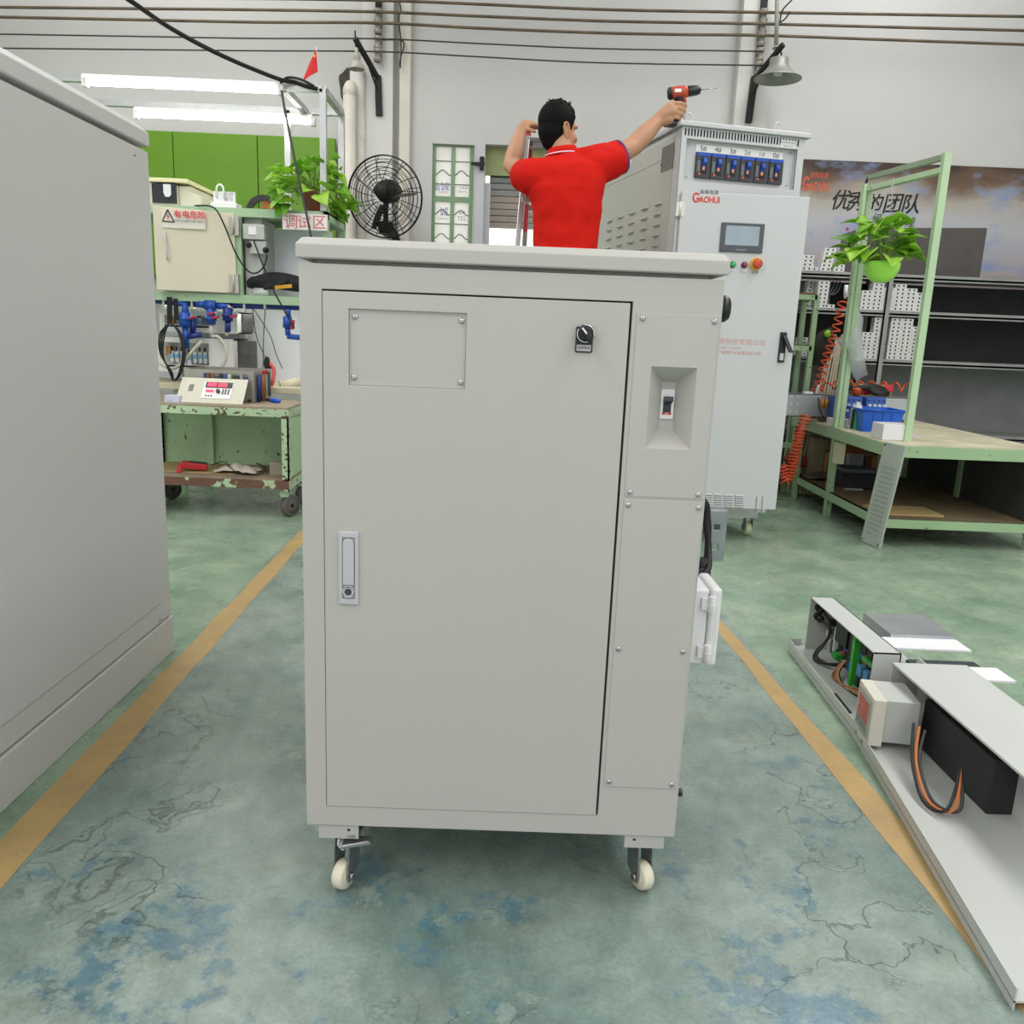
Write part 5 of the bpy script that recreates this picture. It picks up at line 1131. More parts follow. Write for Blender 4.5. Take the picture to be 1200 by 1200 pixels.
# small red flag
fp0, fp1 = PY(374, 104, 5.39), PY(370.5, 55, 5.39)
fg = thing('flag', fp0, 0, 'small red flag on a thin stick at the corner of the steel frame', 'flag')
q = MW(fg); q.cyl(fp0, fp1, .003, n=6); mk('stick', q, WHITE, fg)
q = MW(fg); c4 = [PY(370.5, 57, 5.385), PY(372.5, 84, 5.385), PY(363, 89, 5.36), PY(354, 96, 5.34), PY(363, 73, 5.37)]
q.add([*c4, *[p + Vector((0, .002, 0)) for p in c4]], [(0, 1, 2, 4), (4, 2, 3), (5, 9, 7, 6), (9, 8, 7), (0, 5, 6, 1), (1, 6, 7, 2), (2, 7, 8, 3), (3, 8, 9, 4), (4, 9, 5, 0)]); fl_ = mk('cloth', q, M('flag_red', '#d42a28', .7, var=.05), fg)
p = PY(368.5, 66, 5.376); q = MW(fg); q.prism([(p.x + (.012 if k % 2 == 0 else .005) * math.sin(k * math.pi / 5), p.z + (.012 if k % 2 == 0 else .005) * math.cos(k * math.pi / 5)) for k in range(10)], p.y - .006, p.y - .004); mk('star', q, M('flag_yellow', '#e8b62e', .7, var=0), fl_)
# overhead black supply cable and the cord dropping from it
p_end = PY(372, 104, 5.38)
cable([PY(60, -60, 4.2), PY(150, -1, 4.5), PY(200, 33, 4.8), PY(262, 66, 5.0), PY(325, 92, 5.3), PY(345, 96, 5.37), PY(360, 101, 5.37), p_end], .0125, RUBBER, 'thick black supply cable sagging in from the upper left')
cable([PY(328, 98, 5.36), PY(337, 91, 5.34), PY(352, 93, 5.34), PY(368, 101, 5.34)], .008, RUBBER, 'short black cable loop tied over the frame corner')
cable([PY(330, 106, 5.3), PY(333, 125, 5.3), PY(341, 165, 5.3), PY(347, 195, 5.3), PY(355, 232, 5.3), PY(361, 260, 5.3), PY(366, 285, 5.3), PY(372, 310, 5.3)], .0075, M('grey_black_cord', '#3d3e40', .5, var=.4, scale=3), 'dark cord hanging in front of the potted plant')

# ------------------------------------------------------------------ pothos plants
def leaf_mesh(name, mat_, parent, lw=.05, ll=.085):
    v, f = [], []; nseg = 8
    for i in range(nseg + 1):
        t = i / nseg; y = ll * t; hwid = lw * (math.sin(math.pi * min(1, t * .96 + .04) ** .62)) * (1 - .25 * t) if t < 1 else 0
        droop = -.35 * ll * t * t; y2 = y if i else 0
        for k in (-1, -.5, 0, .5, 1): v.append((k * hwid, y2 - (.12 * ll * abs(k) if t < .1 else 0), droop + abs(k) * hwid * .35))
    for i in range(nseg):
        for k in range(4): f.append((5 * i + k, 5 * i + k + 1, 5 * i + 6 + k, 5 * i + 5 + k))
    q = MB(); q.add(v, f, True); o = mk(name, q, mat_, parent)
    s = o.modifiers.new('solidify', 'SOLIDIFY'); s.thickness = .0012
    return o
def leaf_mat(name, c1, c2):
    m, nt, b = nodes(name); tc = N(nt, 'ShaderNodeTexCoord'); oi = N(nt, 'ShaderNodeObjectInfo')
    n1 = N(nt, 'ShaderNodeTexNoise', Scale=18.0, Detail=4.0); nt.links.new(tc.outputs['Object'], n1.inputs['Vector'])
    c = mixc(nt, oi.outputs['Random'], lin(c1), lin(c2)); c = mixc(nt, ramp(nt, n1.outputs[0], .52, .7), c, lin('#dcea9c'))
    nt.links.new(c, b.inputs['Base Color']); b.inputs['Roughness'].default_value = .35
    b.inputs['Subsurface Weight'].default_value = 0
    t = N(nt, 'ShaderNodeBsdfTranslucent'); nt.links.new(c, t.inputs[0]); mx = N(nt, 'ShaderNodeMixShader'); mx.inputs[0].default_value = .4
    nt.links.new(b.outputs[0], mx.inputs[1]); nt.links.new(t.outputs[0], mx.inputs[2]); nt.links.new(mx.outputs[0], nt.nodes['Material Output'].inputs[0]); return m
LEAF = leaf_mat('pothos_leaf', '#78b92c', '#bfe85a'); STEM = M('plant_stem', '#7fa046', .5, var=.1)
def plant(root, crown, spots, seed, base_scale=1.0):
    rnd = random.Random(seed); proto = None; crown = Vector(crown)
    for (p, s) in spots:
        p = Vector(p); d = p - crown; out = Vector((d.x, d.y, 0)); out = out.normalized() if out.length > .01 else Vector((0, -1, 0))
        yaw = math.atan2(-out.x, out.y) + rnd.uniform(-.5, .5); pitch = rnd.uniform(-.9, .35); rollr = rnd.uniform(-.6, .6)
        if proto is None: proto = leaf_mesh('leaf', LEAF, root); lf = proto
        else: lf = dup(proto)
        lf.location = p; lf.rotation_euler = (pitch + .35, rollr, yaw); sc = s * base_scale * rnd.uniform(.85, 1.15); lf.scale = (sc, sc, sc)
        mid = crown.lerp(p, .5) + Vector((0, 0, abs(d.length) * .18)); q = MB(); q.tube(interp([crown + Vector((rnd.uniform(-.02, .02), rnd.uniform(-.02, .02), -.01)), mid, p], 4), .0022, 5); mk('stem', q, STEM, root)
pb = PY(368, 245, 5.47)
pt = thing('potted_pothos', (pb.x, 5.52, 1.838), 0, 'green pothos in a terracotta pot on the rack top', 'potted plant')
TERRA = M('terracotta', '#9a5a48', .7, var=.1, scale=20)
zr = PY(366, 224, 5.5).z - 1.838
q = MB(); q.lathe([(.001, 0), (.06, 0), (.078, zr - .02), (.084, zr - .02), (.084, zr), (.074, zr), (.07, zr - .02), (.001, zr - .02)], (0, 0, 0), 28); mk('pot', q, TERRA, pt)
q = MB(); q.lathe([(.001, zr - .012), (.07, zr - .014)], (0, 0, 0), 20); mk('soil', q, M('soil', '#3a2c22', .9, var=.2), pt)
rnd = random.Random(5); spots = []
for k in range(58):
    px, py = rnd.uniform(326, 398), rnd.uniform(186, 228)
    if px > 388 and py < 200: px -= 12
    if px < 340 and py < 200: py += 14
    p = inv(pt) @ PY(px, py, 5.52 + rnd.uniform(-.13, .13)); spots.append((p, 1.0))
for px, py, Y in ((330, 236, 5.36), (337, 226, 5.36), (341, 240, 5.36), (329, 208, 5.4), (325, 207, 5.45), (334, 243, 5.36), (345, 238, 5.37), (386, 240, 5.62), (392, 236, 5.65), (398, 230, 5.65), (405, 237, 5.66), (393, 248, 5.66), (400, 250, 5.68), (388, 246, 5.6), (409, 240, 5.68), (396, 242, 5.6), (403, 226, 5.65), (390, 252, 5.64), (397, 255, 5.66), (407, 246, 5.68), (374, 228, 5.38)):
    spots.append((inv(pt) @ PY(px, py, Y), 1.15))
plant(pt, (0, 0, zr), spots, 11)

# ------------------------------------------------------------------ blue water manifold under the rack
BLUE = M('blue_pvc', '#1f4fa8', .35, var=.06, scale=10); BLUED = M('dark_blue_pvc', '#1b2f7a', .35, var=.05); REDV = M('valve_red', '#b02a38', .4, var=0)
mf = thing('water_manifold', (PY(250, 356, 5.45).x, 5.45, 1.0), 0, 'blue PVC water manifold with red handled valves under the green rack', 'pipework')
def PM(px, py, Y=5.45): return PY(px, py, Y)
q = MW(mf); q.cyl(PM(180, 352), PM(238, 357), .02, n=14); q.cyl(PM(228, 356), PM(362, 360), .022, n=14); mk('header_pipe', q, BLUED, mf)
q = MW(mf); q.cyl(PM(217, 354, 5.42), PM(217, 372, 5.42), .022, n=14); q.cyl(PM(217, 366, 5.42), PM(217, 383, 5.42), .036, n=16); q.cyl(PM(217, 372, 5.42), PM(217, 375, 5.42), .04, n=16); q.cyl(PM(217, 381, 5.42), PM(218.5, 408, 5.42), .02, n=14); q.cyl(PM(216, 356, 5.42), PM(200, 353, 5.42), .02, n=12); mk('valve_leg', q, BLUE, mf)
q = MW(mf); q.cyl(PM(218, 395, 5.42), PM(236, 392, 5.42), .018, n=12); q.cyl(PM(226, 372, 5.45), PM(226, 392, 5.45), .02, n=12); mk('branch', q, BLUED, mf)
q = MW(mf); q.cyl(PM(230, 355, 5.42), PM(243, 357, 5.42), .022, .03, n=14); q.cyl(PM(241, 357, 5.42), PM(254, 358, 5.42), .036, n=16); q.cyl(PM(254, 358, 5.42), PM(268, 359, 5.42), .022, n=14); q.cyl(PM(247.5, 358, 5.42), PM(247.5, 380, 5.42), .028, n=16); q.cyl(PM(247.5, 371, 5.42), PM(247.5, 376, 5.42), .034, n=16); mk('tee_valve', q, BLUE, mf)
q = MW(mf); q.cyl(PM(247.5, 380, 5.42), PM(248, 394, 5.42), .016, .012, n=12); mk('hose_tail', q, M('grey_hose_tail', '#c5c4bb', .4, var=0), mf)
q = MW(mf); q.cyl(PM(267, 361, 5.42), PM(267, 376, 5.42), .032, n=16); q.cyl(PM(267, 368, 5.42), PM(267, 371, 5.42), .036, n=16); q.cyl(PM(267, 376, 5.42), PM(267, 389, 5.42), .019, n=12); mk('valve_leg', q, BLUED, mf)
q = MW(mf); q.cyl(PM(268, 361, 5.42), PM(270, 358, 5.42), .022, n=12); q.cyl(PM(266, 389, 5.42), PM(265.5, 394, 5.42), .012, n=10); mk('brass_fitting', q, M('fitting_grey', '#b9b5a6', .4, .4, var=0), mf)
q = MW(mf); q.cyl(PM(338, 362, 5.42), PM(338, 371, 5.42), .016, n=12); q.cyl(PM(337, 371, 5.42), PM(337, 384, 5.42), .03, n=14); q.cyl(PM(337, 384, 5.42), PM(337.5, 393, 5.42), .018, n=12); q.cyl(PM(337, 394, 5.42), PM(356, 396, 5.42), .018, n=12); mk('valve_leg', q, BLUE, mf)
for px, py, wd in ((225.5, 372, 8), (252, 372, 9), (274, 370.5, 9), (247.5, 367.5, 8)):
    q = MW(mf); a, b = PM(px - wd / 2, py + 1, 5.385), PM(px + wd / 2, py - 1, 5.385); q.bar(a, b, .014, .012); q.cyl((a + b) / 2, (a + b) / 2 + Vector((0, .03, 0)), .009, n=10); mk('valve_handle', q, REDV, mf, bevel=.003)
q = MW(mf); a, b = PM(344, 375, 5.385), PM(342, 386, 5.385); q.bar(a, b, .022, .014); mk('valve_handle', q, REDV, mf, bevel=.003)
for px in (193, 226, 287, 311): q = MW(mf); a = PM(px, 349, 5.44); q.bar(a, PM(px + .5, 362, 5.44), .014, .05, (0, 1, 0)); mk('pipe_clip', q, M('fitting_grey', '#b9b5a6', .4, .4, var=0), mf)
# black straps with cable bundle
q = MB(); q.bar(PY(198.5, 348, 5.39), PY(199, 380, 5.39), .03, .012, (0, 1, 0)); mk('hanging_strap', q, M('black_webbing', '#191919', .8, var=0), None, 'black strap hanging at the left end of the blue pipes', 'strap')
q = MB(); q.bar(PY(206, 350, 5.4), PY(207, 375, 5.4), .026, .012, (0, 1, 0)); mk('hanging_strap', q, M('black_webbing', '#191919', .8, var=0), None, 'shorter black strap next to the first blue valve', 'strap')
for i in range(4):
    pts = [PY(198, 379, 5.38), PY(193 - 2 * i, 392, 5.37), PY(191 - i, 415, 5.36), PY(198 + i, 435, 5.36), PY(204, 446, 5.38), PY(210 + i, 436, 5.36), PY(214 + i, 412, 5.36), PY(209 + i, 390, 5.37), PY(201, 379, 5.38)]
    cable(pts, .0045, RUBBER, ('outermost', 'second', 'third', 'innermost')[i] + ' black cable loop of the bundle hanging by the left cabinet', 'cable_loop')
# two white rectifier frames with terminals standing on the worktop
WBX = M('white_cabinet_paint', '#e3e3df', .5, var=.02)
def termbox(px0, py0, px1, py1, px2, label, rows):
    Yb = 5.55; a, b = PY(px0, py0, Yb), PY(px1, py1, Yb); t = thing('terminal_unit', ((a.x + b.x) / 2, Yb + .15, b.z), 0, label, 'terminal unit', 'white terminal units')
    h = a.z - b.z; m_ = .035
    q = MW(t); q.plate((a.x, b.x, b.z, a.z), [(a.x + m_, b.x - .16, b.z + m_ + .012, a.z - m_)], Yb, Yb + .02); q.box(a.x, b.x, Yb + .09, Yb + .1, b.z, a.z); q.box(b.x - .01, b.x, Yb + .02, Yb + .32, b.z, a.z); q.box(a.x, b.x, Yb + .02, Yb + .32, b.z, b.z + .01); q.box(a.x, b.x, Yb + .02, Yb + .32, a.z - .01, a.z); mk('frame', q, WBX, t)
    q = MW(t); q.box(a.x + m_ + .004, b.x - .165, Yb + .085, Yb + .09, b.z + m_ + .012, a.z - m_); mk('back_plate', q, M('pale_back_plate', '#cfd3d2', .5, var=.1, scale=20), t)
    q = MW(t); q.box(a.x + m_, b.x - .16, Yb - .004, Yb, b.z + m_ - .004, b.z + m_ + .008); mk('black_gasket', q, RUBBER, t)
    q = MW(t); c_ = PY(px2, py0 + 2, Yb); q.box(b.x + .002, c_.x, Yb + .1, Yb + .13, b.z + .01, a.z - .01); mk('dark_bay', q, M('dark_bay_grey', '#5f605e', .6, var=.3, scale=12), t)
    for (fx, fz, n) in rows:
        for k in range(n):
            x_ = a.x + (b.x - .16 - a.x) * fx + k * .034; z_ = b.z + h * fz
            q = MW(t); q.box(x_ - .013, x_ + .013, Yb + .04, Yb + .085, z_ - .045, z_ + .03); tb_ = mk('terminal', q, M('terminal_white', '#dcdfdf', .5, var=0), t, bevel=.003)
            q = MW(t); q.box(x_ - .012, x_ + .012, Yb + .035, Yb + .05, z_ - .012, z_ + .014); mk('blue_insert', q, M('terminal_blue', '#7fb2d6', .4, var=0), tb_)
            q = MW(t); q.cyl((x_, Yb + .038, z_ + .035), (x_, Yb + .038, z_ + .06), .006, n=8); mk('lug', q, RUBBER, tb_)
    q = MW(t); q.box(a.x + m_ + .005, a.x + m_ + .04, Yb + .04, Yb + .08, a.z - .12, a.z - .06); mk('brass_tab', q, M('brass_tab', '#b98a3c', .4, .3, var=0), t)
    return t
termbox(186, 362, 278, 391.5, 290, 'upper white terminal unit behind the blue pipes', [(.62, .45, 2)])
termbox(184, 394, 274, 438, 294, 'lower white terminal unit behind the blue pipes', [(.22, .45, 3), (.46, .4, 2), (.68, .45, 4)])
cable([PY(236, 400, 5.4), PY(225, 412, 5.4), PY(213, 426, 5.4), PY(200, 432, 5.41), PY(186, 424, 5.42)], .011, M('clear_hose', '#c9c5b4', .35, var=.1), 'translucent hose curving down from the first blue valve', 'hose')
cable([PY(248, 394, 5.42), PY(256, 395, 5.41), PY(264, 406, 5.4), PY(265, 420, 5.4), PY(259, 432, 5.41), PY(255, 439, 5.45)], .010, M('clear_hose', '#c9c5b4', .35, var=.1), 'translucent hose curving down from the middle blue valve', 'hose')
for i, (x0, x1, x2) in enumerate(((296, 300, 318), (311, 309, 308), (297, 316, 331))):
    cable([PY(x0, 362, 5.5), PY(x1, 392, 5.6), PY((x1 + x2) / 2, 415, 5.62), PY(x2, 432, 5.65)], .003, WD, ('left', 'middle', 'right')[i] + ' thin lead hanging in front of the white splash board')
q = MB(); p = PY(313, 428, 5.6); limb(q, [p + Vector((0, 0, .04)), p, p + Vector((.01, 0, -.05))], [.018, .022, .015], 12); cl2 = mk('clamp_grip', q, RUBBER, None, 'black clamp with red lead on the worktop at right', 'clamp')
cable([p + Vector((.02, 0, .01)), PY(321, 433, 5.55), PY(320, 445, 5.5), PY(318, 452, 5.5)], .012, M('red_lead', '#c84a42', .5, var=0), 'short thick red lead beside the black clamp')
q = MB(); a, b = PY(330, 452, 5.55), PY(352, 447, 5.6); q.cyl(a, b, .03, n=18); q.ring(a + (a - b).normalized() * .002, (a - b), .012, .04, .006); mk('paper_tube', q, M('cream_tube', '#d6ceb6', .6, var=.1), None, 'cream cardboard tube on the bench worktop', 'tube')

# ------------------------------------------------------------------ green cart
ct = thing('utility_cart', (-1.75, 5.1, 0), 0, 'chipped green steel cart with a wheel, in front of the test bench', 'cart')
CX0, CX1, CY0, CY1 = -2.25, -1.285, 4.83, 5.33
top = .668
WOODT = M('dirty_worktop', '#9a8c78', .7, var=.2, scale=8); 
q = MW(ct); q.box(CX0, CX1, CY0, CY1, top - .012, top); mk('tabletop', q, WOODT, ct)
GREEN_E = chip('heavily_chipped_green', '#b3caa6', '#5c4638', .56, 30, var=.1)
q = MW(ct); q.box(CX0, CX1, CY0 - .004, CY0 + .03, top - .056, top - .012); q.box(CX1 - .03, CX1 + .004, CY0, CY1, top - .056, top - .012); q.box(CX0, CX1, CY1 - .03, CY1 + .004, top - .056, top - .012); mk('top_rail', q, GREEN_E, ct)
zs_ = .24
q = MW(ct); q.box(CX0, CX1, CY0, CY1, zs_ - .012, zs_); mk('lower_shelf', q, M('dusty_shelf', '#8f7f6c', .8, var=.2, scale=6), ct)
q = MW(ct); q.box(CX0, CX1, CY0 - .004, CY0 + .03, zs_ - .056, zs_ - .006); mk('lower_rail', q, chip('rust_brown_rail', '#6b4a3c', '#b3caa6', .56, 9), ct)
q = MW(ct); q.box(CX1 - .03, CX1 + .004, CY0, CY1, zs_ - .056, zs_ - .006); mk('lower_rail', q, GREEN_E, ct)
for x_ in (CX0, CX1 - .04):
    for y_ in (CY0, CY1 - .04):
        q = MW(ct); q.box(x_, x_ + .04, y_, y_ + .012, .17, top - .012); q.box(x_ + .032, x_ + .04, y_, y_ + .04, .17, top - .012); mk('corner_post', q, GREEN_E, ct)
q = MW(ct); q.box(CX0, CX1 - .1, CY1 - .012, CY1 - .004, zs_, top - .05); mk('back_sheet', q, GREEN_D, ct)
q = MW(ct); q.box(CX0 + .32, CX0 + .36, CY1 - .05, CY1 - .012, zs_, top - .05); mk('back_stile', q, GREEN_D, ct)
q = MW(ct); q.box(CX1 - .02, CX1 - .012, CY0 + .06, CY1 - .06, zs_, top - .05); mk('side_sheet', q, GREEN_D, ct)
for x_, y_ in ((CX1 - .04, CY0 + .07), (CX0 + .06, CY0 + .07), (CX1 - .04, CY1 - .07), (CX0 + .06, CY1 - .07)):
    q = MW(ct); q.box(x_ - .028, x_ + .02, y_ - .035, y_ + .035, .125, .186); fk = mk('caster_fork', q, GREEN_E, ct, bevel=.006)
    q = MW(ct); q.lathe([(.012, -.018), (.05, -.018), (.052, -.012), (.052, .012), (.05, .018), (.012, .018)], (x_ + .02, y_ + .02, .068), 26, (.85, -.5, 0)); q.lathe([(.05, -.02), (.064, -.02), (.068, -.012), (.068, .012), (.064, .02), (.05, .02)], (x_ + .02, y_ + .02, .068), 26, (.85, -.5, 0)); mk('wheel', q, M('worn_rubber_wheel', '#5f5b57', .7, var=.15), fk)
# opened rectifier on the cart: chassis, tilted front panel
rc_ = thing('rectifier_chassis', (-1.75, 5.1, top), 0, 'opened rectifier with red digital displays on the green cart', 'rectifier')
STL = M('raw_steel_sheet', '#a7a49c', .4, .6, var=.1, scale=8)
cx0_, cx1_ = PY(215, 445, 5.05).x, PY(297, 445, 5.05).x; cz1 = PY(297, 435, 5.05).z
q = MW(rc_); q.plate((cx0_, cx1_, top + .005, cz1), [(cx0_ + .12, cx0_ + .34, cz1 - .075, cz1 - .02), (cx0_ + .36, cx1_ - .03, cz1 - .075, cz1 - .02)], 5.05, 5.056)
q.box(cx1_, cx1_ + .004, 5.05, 5.4, top + .005, cz1); q.box(cx0_, cx0_ + .004, 5.05, 5.4, top + .005, cz1); q.box(cx0_, cx1_, 5.05, 5.4, top + .001, top + .006); q.box(cx0_, cx1_, 5.396, 5.4, top + .005, cz1); mk('case', q, STL, rc_)
for k in range(3): q = MW(rc_); y_ = 5.12 + k * .11; q.box(cx1_ + .004, cx1_ + .008, y_, y_ + .05, top + .02, cz1 - .02); mk('fin', q, M('fin_dark', '#3a3a3c', .5, .4, var=0), rc_)
rnd = random.Random(3)
for k in range(16):
    x_ = cx0_ + .08 + k * .026; c = ('#20346e', '#2a4a8c', '#3b2f63', '#1d1f26', '#7a4a30', '#c9c3a6', '#1f4a3c')[rnd.randrange(7)]
    q = MW(rc_); q.cyl((x_, 5.1, top + .01), (x_, 5.1, cz1 - .015 - rnd.uniform(0, .03)), .012, n=10); mk('capacitor', q, M('comp_' + c[1:], c, .4, var=0), rc_)
q = MW(rc_); p = PY(309, 436, 5.2); q.cyl(p, p + Vector((.02, -.01, 0)), .014, n=12); mk('red_knob', q, REDV, rc_)
fp = [PY(205, 466, 4.9), PY(284, 471, 4.9), PY(291, 445, 5.02), PY(214, 442, 5.02)]; fp[0].z = fp[1].z = top + .003
nrm = (fp[1] - fp[0]).cross(fp[3] - fp[0]).normalized()
q = MW(rc_); q.hexa(fp, [p - nrm * .004 for p in fp]); fpn = mk('front_panel', q, M('panel_beige', '#c9c5b4', .5, var=.02), rc_)
def onp(u, v, o=0.0): return fp[0].lerp(fp[1], u).lerp(fp[3].lerp(fp[2], u), v) + nrm * o
def ppl(u0, u1, v0, v1, o, nm, mat_, th=.003):
    q = MW(rc_); c4_ = [onp(u0, v0, o), onp(u1, v0, o), onp(u1, v1, o), onp(u0, v1, o)]; q.hexa(c4_, [p + nrm * th for p in c4_]); return mk(nm, q, mat_, fpn)
ppl(.36, .80, .18, .86, .0005, 'display_plate', M('display_white', '#e2e0e0', .4, var=0))
ppl(.39, .79, .6, .83, .004, 'display_bezel', BLACK, .002)
EMR = M('led_red', '#ff2a48', .4, var=0, emit=1.6)
for u in (.42, .58): ppl(u, u + .13, .64, .79, .0065, 'led_display', EMR, .001)
ppl(.41, .53, .42, .52, .004, 'led_bar', EMR, .001)
q = MW(rc_); q.cyl(onp(.6, .45, .003), onp(.6, .45, .018), .012, n=16); mk('dial', q, BLACK, fpn)
for u in (.66, .70, .745): ppl(u, u + .018, .35, .55, .004, 'push_button', M('button_dark', '#4a3a52', .4, var=0), .004)
for u in (.42, .46, .50): ppl(u, u + .02, .25, .31, .004, 'indicator', M('button_dark', '#4a3a52', .4, var=0), .002)
ppl(.14, .21, .45, .72, .0005, 'cut_out', M('cut_dark', '#77766c', .6, var=.4, scale=40), .001)
for u, v in ((.05, .12), (.95, .12), (.05, .88), (.95, .88)): q = MW(rc_); q.cyl(onp(u, v, 0), onp(u, v, .002), .004, n=8); mk('screw', q, STEEL, fpn)
# screwdriver, pliers
def driver(px0, py0, px1, py1, c, label, nm='screwdriver'):
    a, b = PZ(px0, py0, top + .014), PZ(px1, py1, top + .014); t = thing(nm, ((a + b) / 2).xyz - Vector((0, 0, .014)), 0, label, 'tool')
    q = MW(t); limb(q, [a, a.lerp(b, .5), b], [.012, .014, .011], 10); mk('grip', q, M('grip_' + c[1:], c, .4, var=0), t)
    d = (a - b).normalized(); q = MW(t); q.cyl(a, a + d * .05, .011, .006, n=8); mk('jaw', q, BLACK, t); return t
driver(318, 469, 327, 470, '#2a5ad0', 'blue handled screwdriver on the green cart')
driver(297, 469, 306, 468, '#1f2a26', 'dark handled pliers on the green cart', 'pliers')
q = MB(); p = PY(201, 464, 4.86); q.box(p.x - .05, p.x + .035, 4.88, 4.95, top, top + .04); q.box(p.x - .03, p.x + .0, 4.877, 4.88, top + .008, top + .034); mk('small_carton', q, M('carton_white_blue', '#c9cde0', .5, var=.1), None, 'small white and blue carton at the left end of the cart', 'carton', bevel=.002)
# lower shelf: red multimeter, rag, folded board
p = PY(228, 550, 4.98)
mm = thing('multimeter', (p.x, 5.0, zs_), 0, 'red multimeter on a stand on the lower cart shelf', 'multimeter')
a0_, a1_ = PY(213, 547, 4.98), PY(243, 551, 5.02); a0_.z = zs_ + .045; a1_.z = zs_ + .028
q = MW(mm); q.bar(a0_, a1_, .075, .04); mk('case', q, M('meter_red', '#b8232c', .5, var=.05), mm, bevel=.008)
q = MW(mm); q.bar(a0_ + Vector((.0, -.01, .0)), Vector((a0_.x - .002, a0_.y - .05, zs_ + .002)), .03, .008); mk('stand', q, M('meter_red', '#b8232c', .5, var=.05), mm)
q = MW(mm); q.bar(a0_.lerp(a1_, .3) + Vector((0, 0, .021)), a1_ + Vector((0, 0, .021)), .05, .006); mk('face', q, BLACK, mm)
q = MB(); rnd = random.Random(9); rg = PZ(265, 553, zs_ + .02); n = 13; m_ = 7; v = []
for i in range(n):
    for j in range(m_):
        x_ = rg.x - .10 + .26 * i / (n - 1); y_ = 4.93 + .2 * j / (m_ - 1) + .02 * math.sin(i * 1.3)
        v.append((x_ + .02 * math.sin(j * 2 + i), y_, zs_ + .012 + .05 * max(0, math.sin(math.pi * i / (n - 1))) * (.4 + .6 * math.sin(math.pi * j / (m_ - 1))) * (.75 + .35 * math.sin(i * 1.9 + j * 1.1))))
q.add(v, [(i * m_ + j, (i + 1) * m_ + j, (i + 1) * m_ + j + 1, i * m_ + j + 1) for i in range(n - 1) for j in range(m_ - 1)], True)
rag = mk('cleaning_rag', q, M('pale_rag', '#d6c9bd', .9, var=.06, bump=.3, bscale=80), None, 'crumpled pale cleaning rag next to the red multimeter', 'rag'); s = rag.modifiers.new('solidify', 'SOLIDIFY'); s.thickness = .006; s = rag.modifiers.new('sub', 'SUBSURF'); s.levels = 1; s.render_levels = 2
q = MB(); a, b = PZ(316, 556, zs_ + .001), PZ(340, 552, zs_ + .001); q.box(a.x, CX1 - .06, a.y, a.y + .03, zs_, zs_ + .075); mk('grey_carton', q, M('grey_card', '#a39b88', .8, var=.08), None, 'small grey cardboard block at the right end of the lower cart shelf', 'carton')
cable([PZ(248, 545, zs_ + .03), PZ(262, 541, zs_ + .03), PZ(275, 552, zs_ + .075), PZ(290, 557, zs_ + .02), PZ(306, 555, zs_ + .012), PZ(311, 548, zs_ + .012), PZ(296, 541, zs_ + .012)], .003, RUBBER, 'thin black test lead lying over the rag on the lower cart shelf')
q = MB(); a = PZ(197, 541, zs_); q.box(CX0 + .05, CX0 + .6, CY0 + .12, CY1 - .06, zs_, zs_ + .004); mk('cardboard_sheet', q, M('kraft_card', '#b39a6a', .8, var=.1), None, 'flat kraft cardboard sheet under the red multimeter', 'cardboard')
# ------------------------------------------------------------------ right side: banner, steel rack, green bench
BYW = 7.185
b0, b1 = PY(942, 186.5, BYW), PY(1050, 192, BYW)
BX_0, BX_1, BZ_1, BZ_0 = b0.x - .35, 4.9, b0.z, 1.35
def banner_mat():
    m, nt, b = nodes('printed_sky_banner'); tc = N(nt, 'ShaderNodeTexCoord'); sep = N(nt, 'ShaderNodeSeparateXYZ'); nt.links.new(tc.outputs['Object'], sep.inputs[0])
    mp = N(nt, 'ShaderNodeMapping'); mp.inputs['Scale'].default_value = (1.0, 1.0, 2.2); nt.links.new(tc.outputs['Object'], mp.inputs[0])
    n1 = N(nt, 'ShaderNodeTexNoise', Scale=1.6, Detail=6.0, Distortion=.6); nt.links.new(mp.outputs[0], n1.inputs['Vector'])
    n2 = N(nt, 'ShaderNodeTexNoise', Scale=2.4, Detail=5.0); nt.links.new(mp.outputs[0], n2.inputs['Vector'])
    mr = N(nt, 'ShaderNodeMapRange'); mr.inputs[1].default_value = 0; mr.inputs[2].default_value = BZ_1 - BZ_0; nt.links.new(sep.outputs[2], mr.inputs[0])
    ad = N(nt, 'ShaderNodeMath', operation='MULTIPLY_ADD'); nt.links.new(n1.outputs[0], ad.inputs[0]); ad.inputs[1].default_value = .35; nt.links.new(mr.outputs[0], ad.inputs[2])
    su = N(nt, 'ShaderNodeMath', operation='SUBTRACT'); nt.links.new(ad.outputs[0], su.inputs[0]); su.inputs[1].default_value = .17
    rp = nt.nodes.new('ShaderNodeValToRGB'); e = rp.color_ramp.elements
    e[0].position = .0; e[0].color = lin('#5c4f48'); e[1].position = 1.0; e[1].color = lin('#3d2c22')
    for p_, c_ in ((.18, '#6e625c'), (.34, '#a79c9c'), (.52, '#a6a5ae'), (.68, '#b1b1b5'), (.80, '#a8a096'), (.90, '#6b5545')): x = e.new(p_); x.color = lin(c_)
    nt.links.new(su.outputs[0], rp.inputs[0])
    c = mixc(nt, ramp(nt, n2.outputs[0], .53, .68), rp.outputs[0], lin('#7f93bb'))
    nt.links.new(c, b.inputs['Base Color']); b.inputs['Roughness'].default_value = .5; return m
bn = thing('printed_banner', ((BX_0 + BX_1) / 2, BYW, BZ_0), 0, 'printed wall banner with cloudy sky and black brush lettering', 'banner')
q = MW(bn); q.box(BX_0, BX_1, BYW - .004, BYW + .004, BZ_0, BZ_1); mk('sheet', q, banner_mat(), bn)
OR2 = M('banner_orange', '#c8583c', .5, var=0); INK2 = M('brush_black', '#181818', .6, var=0)
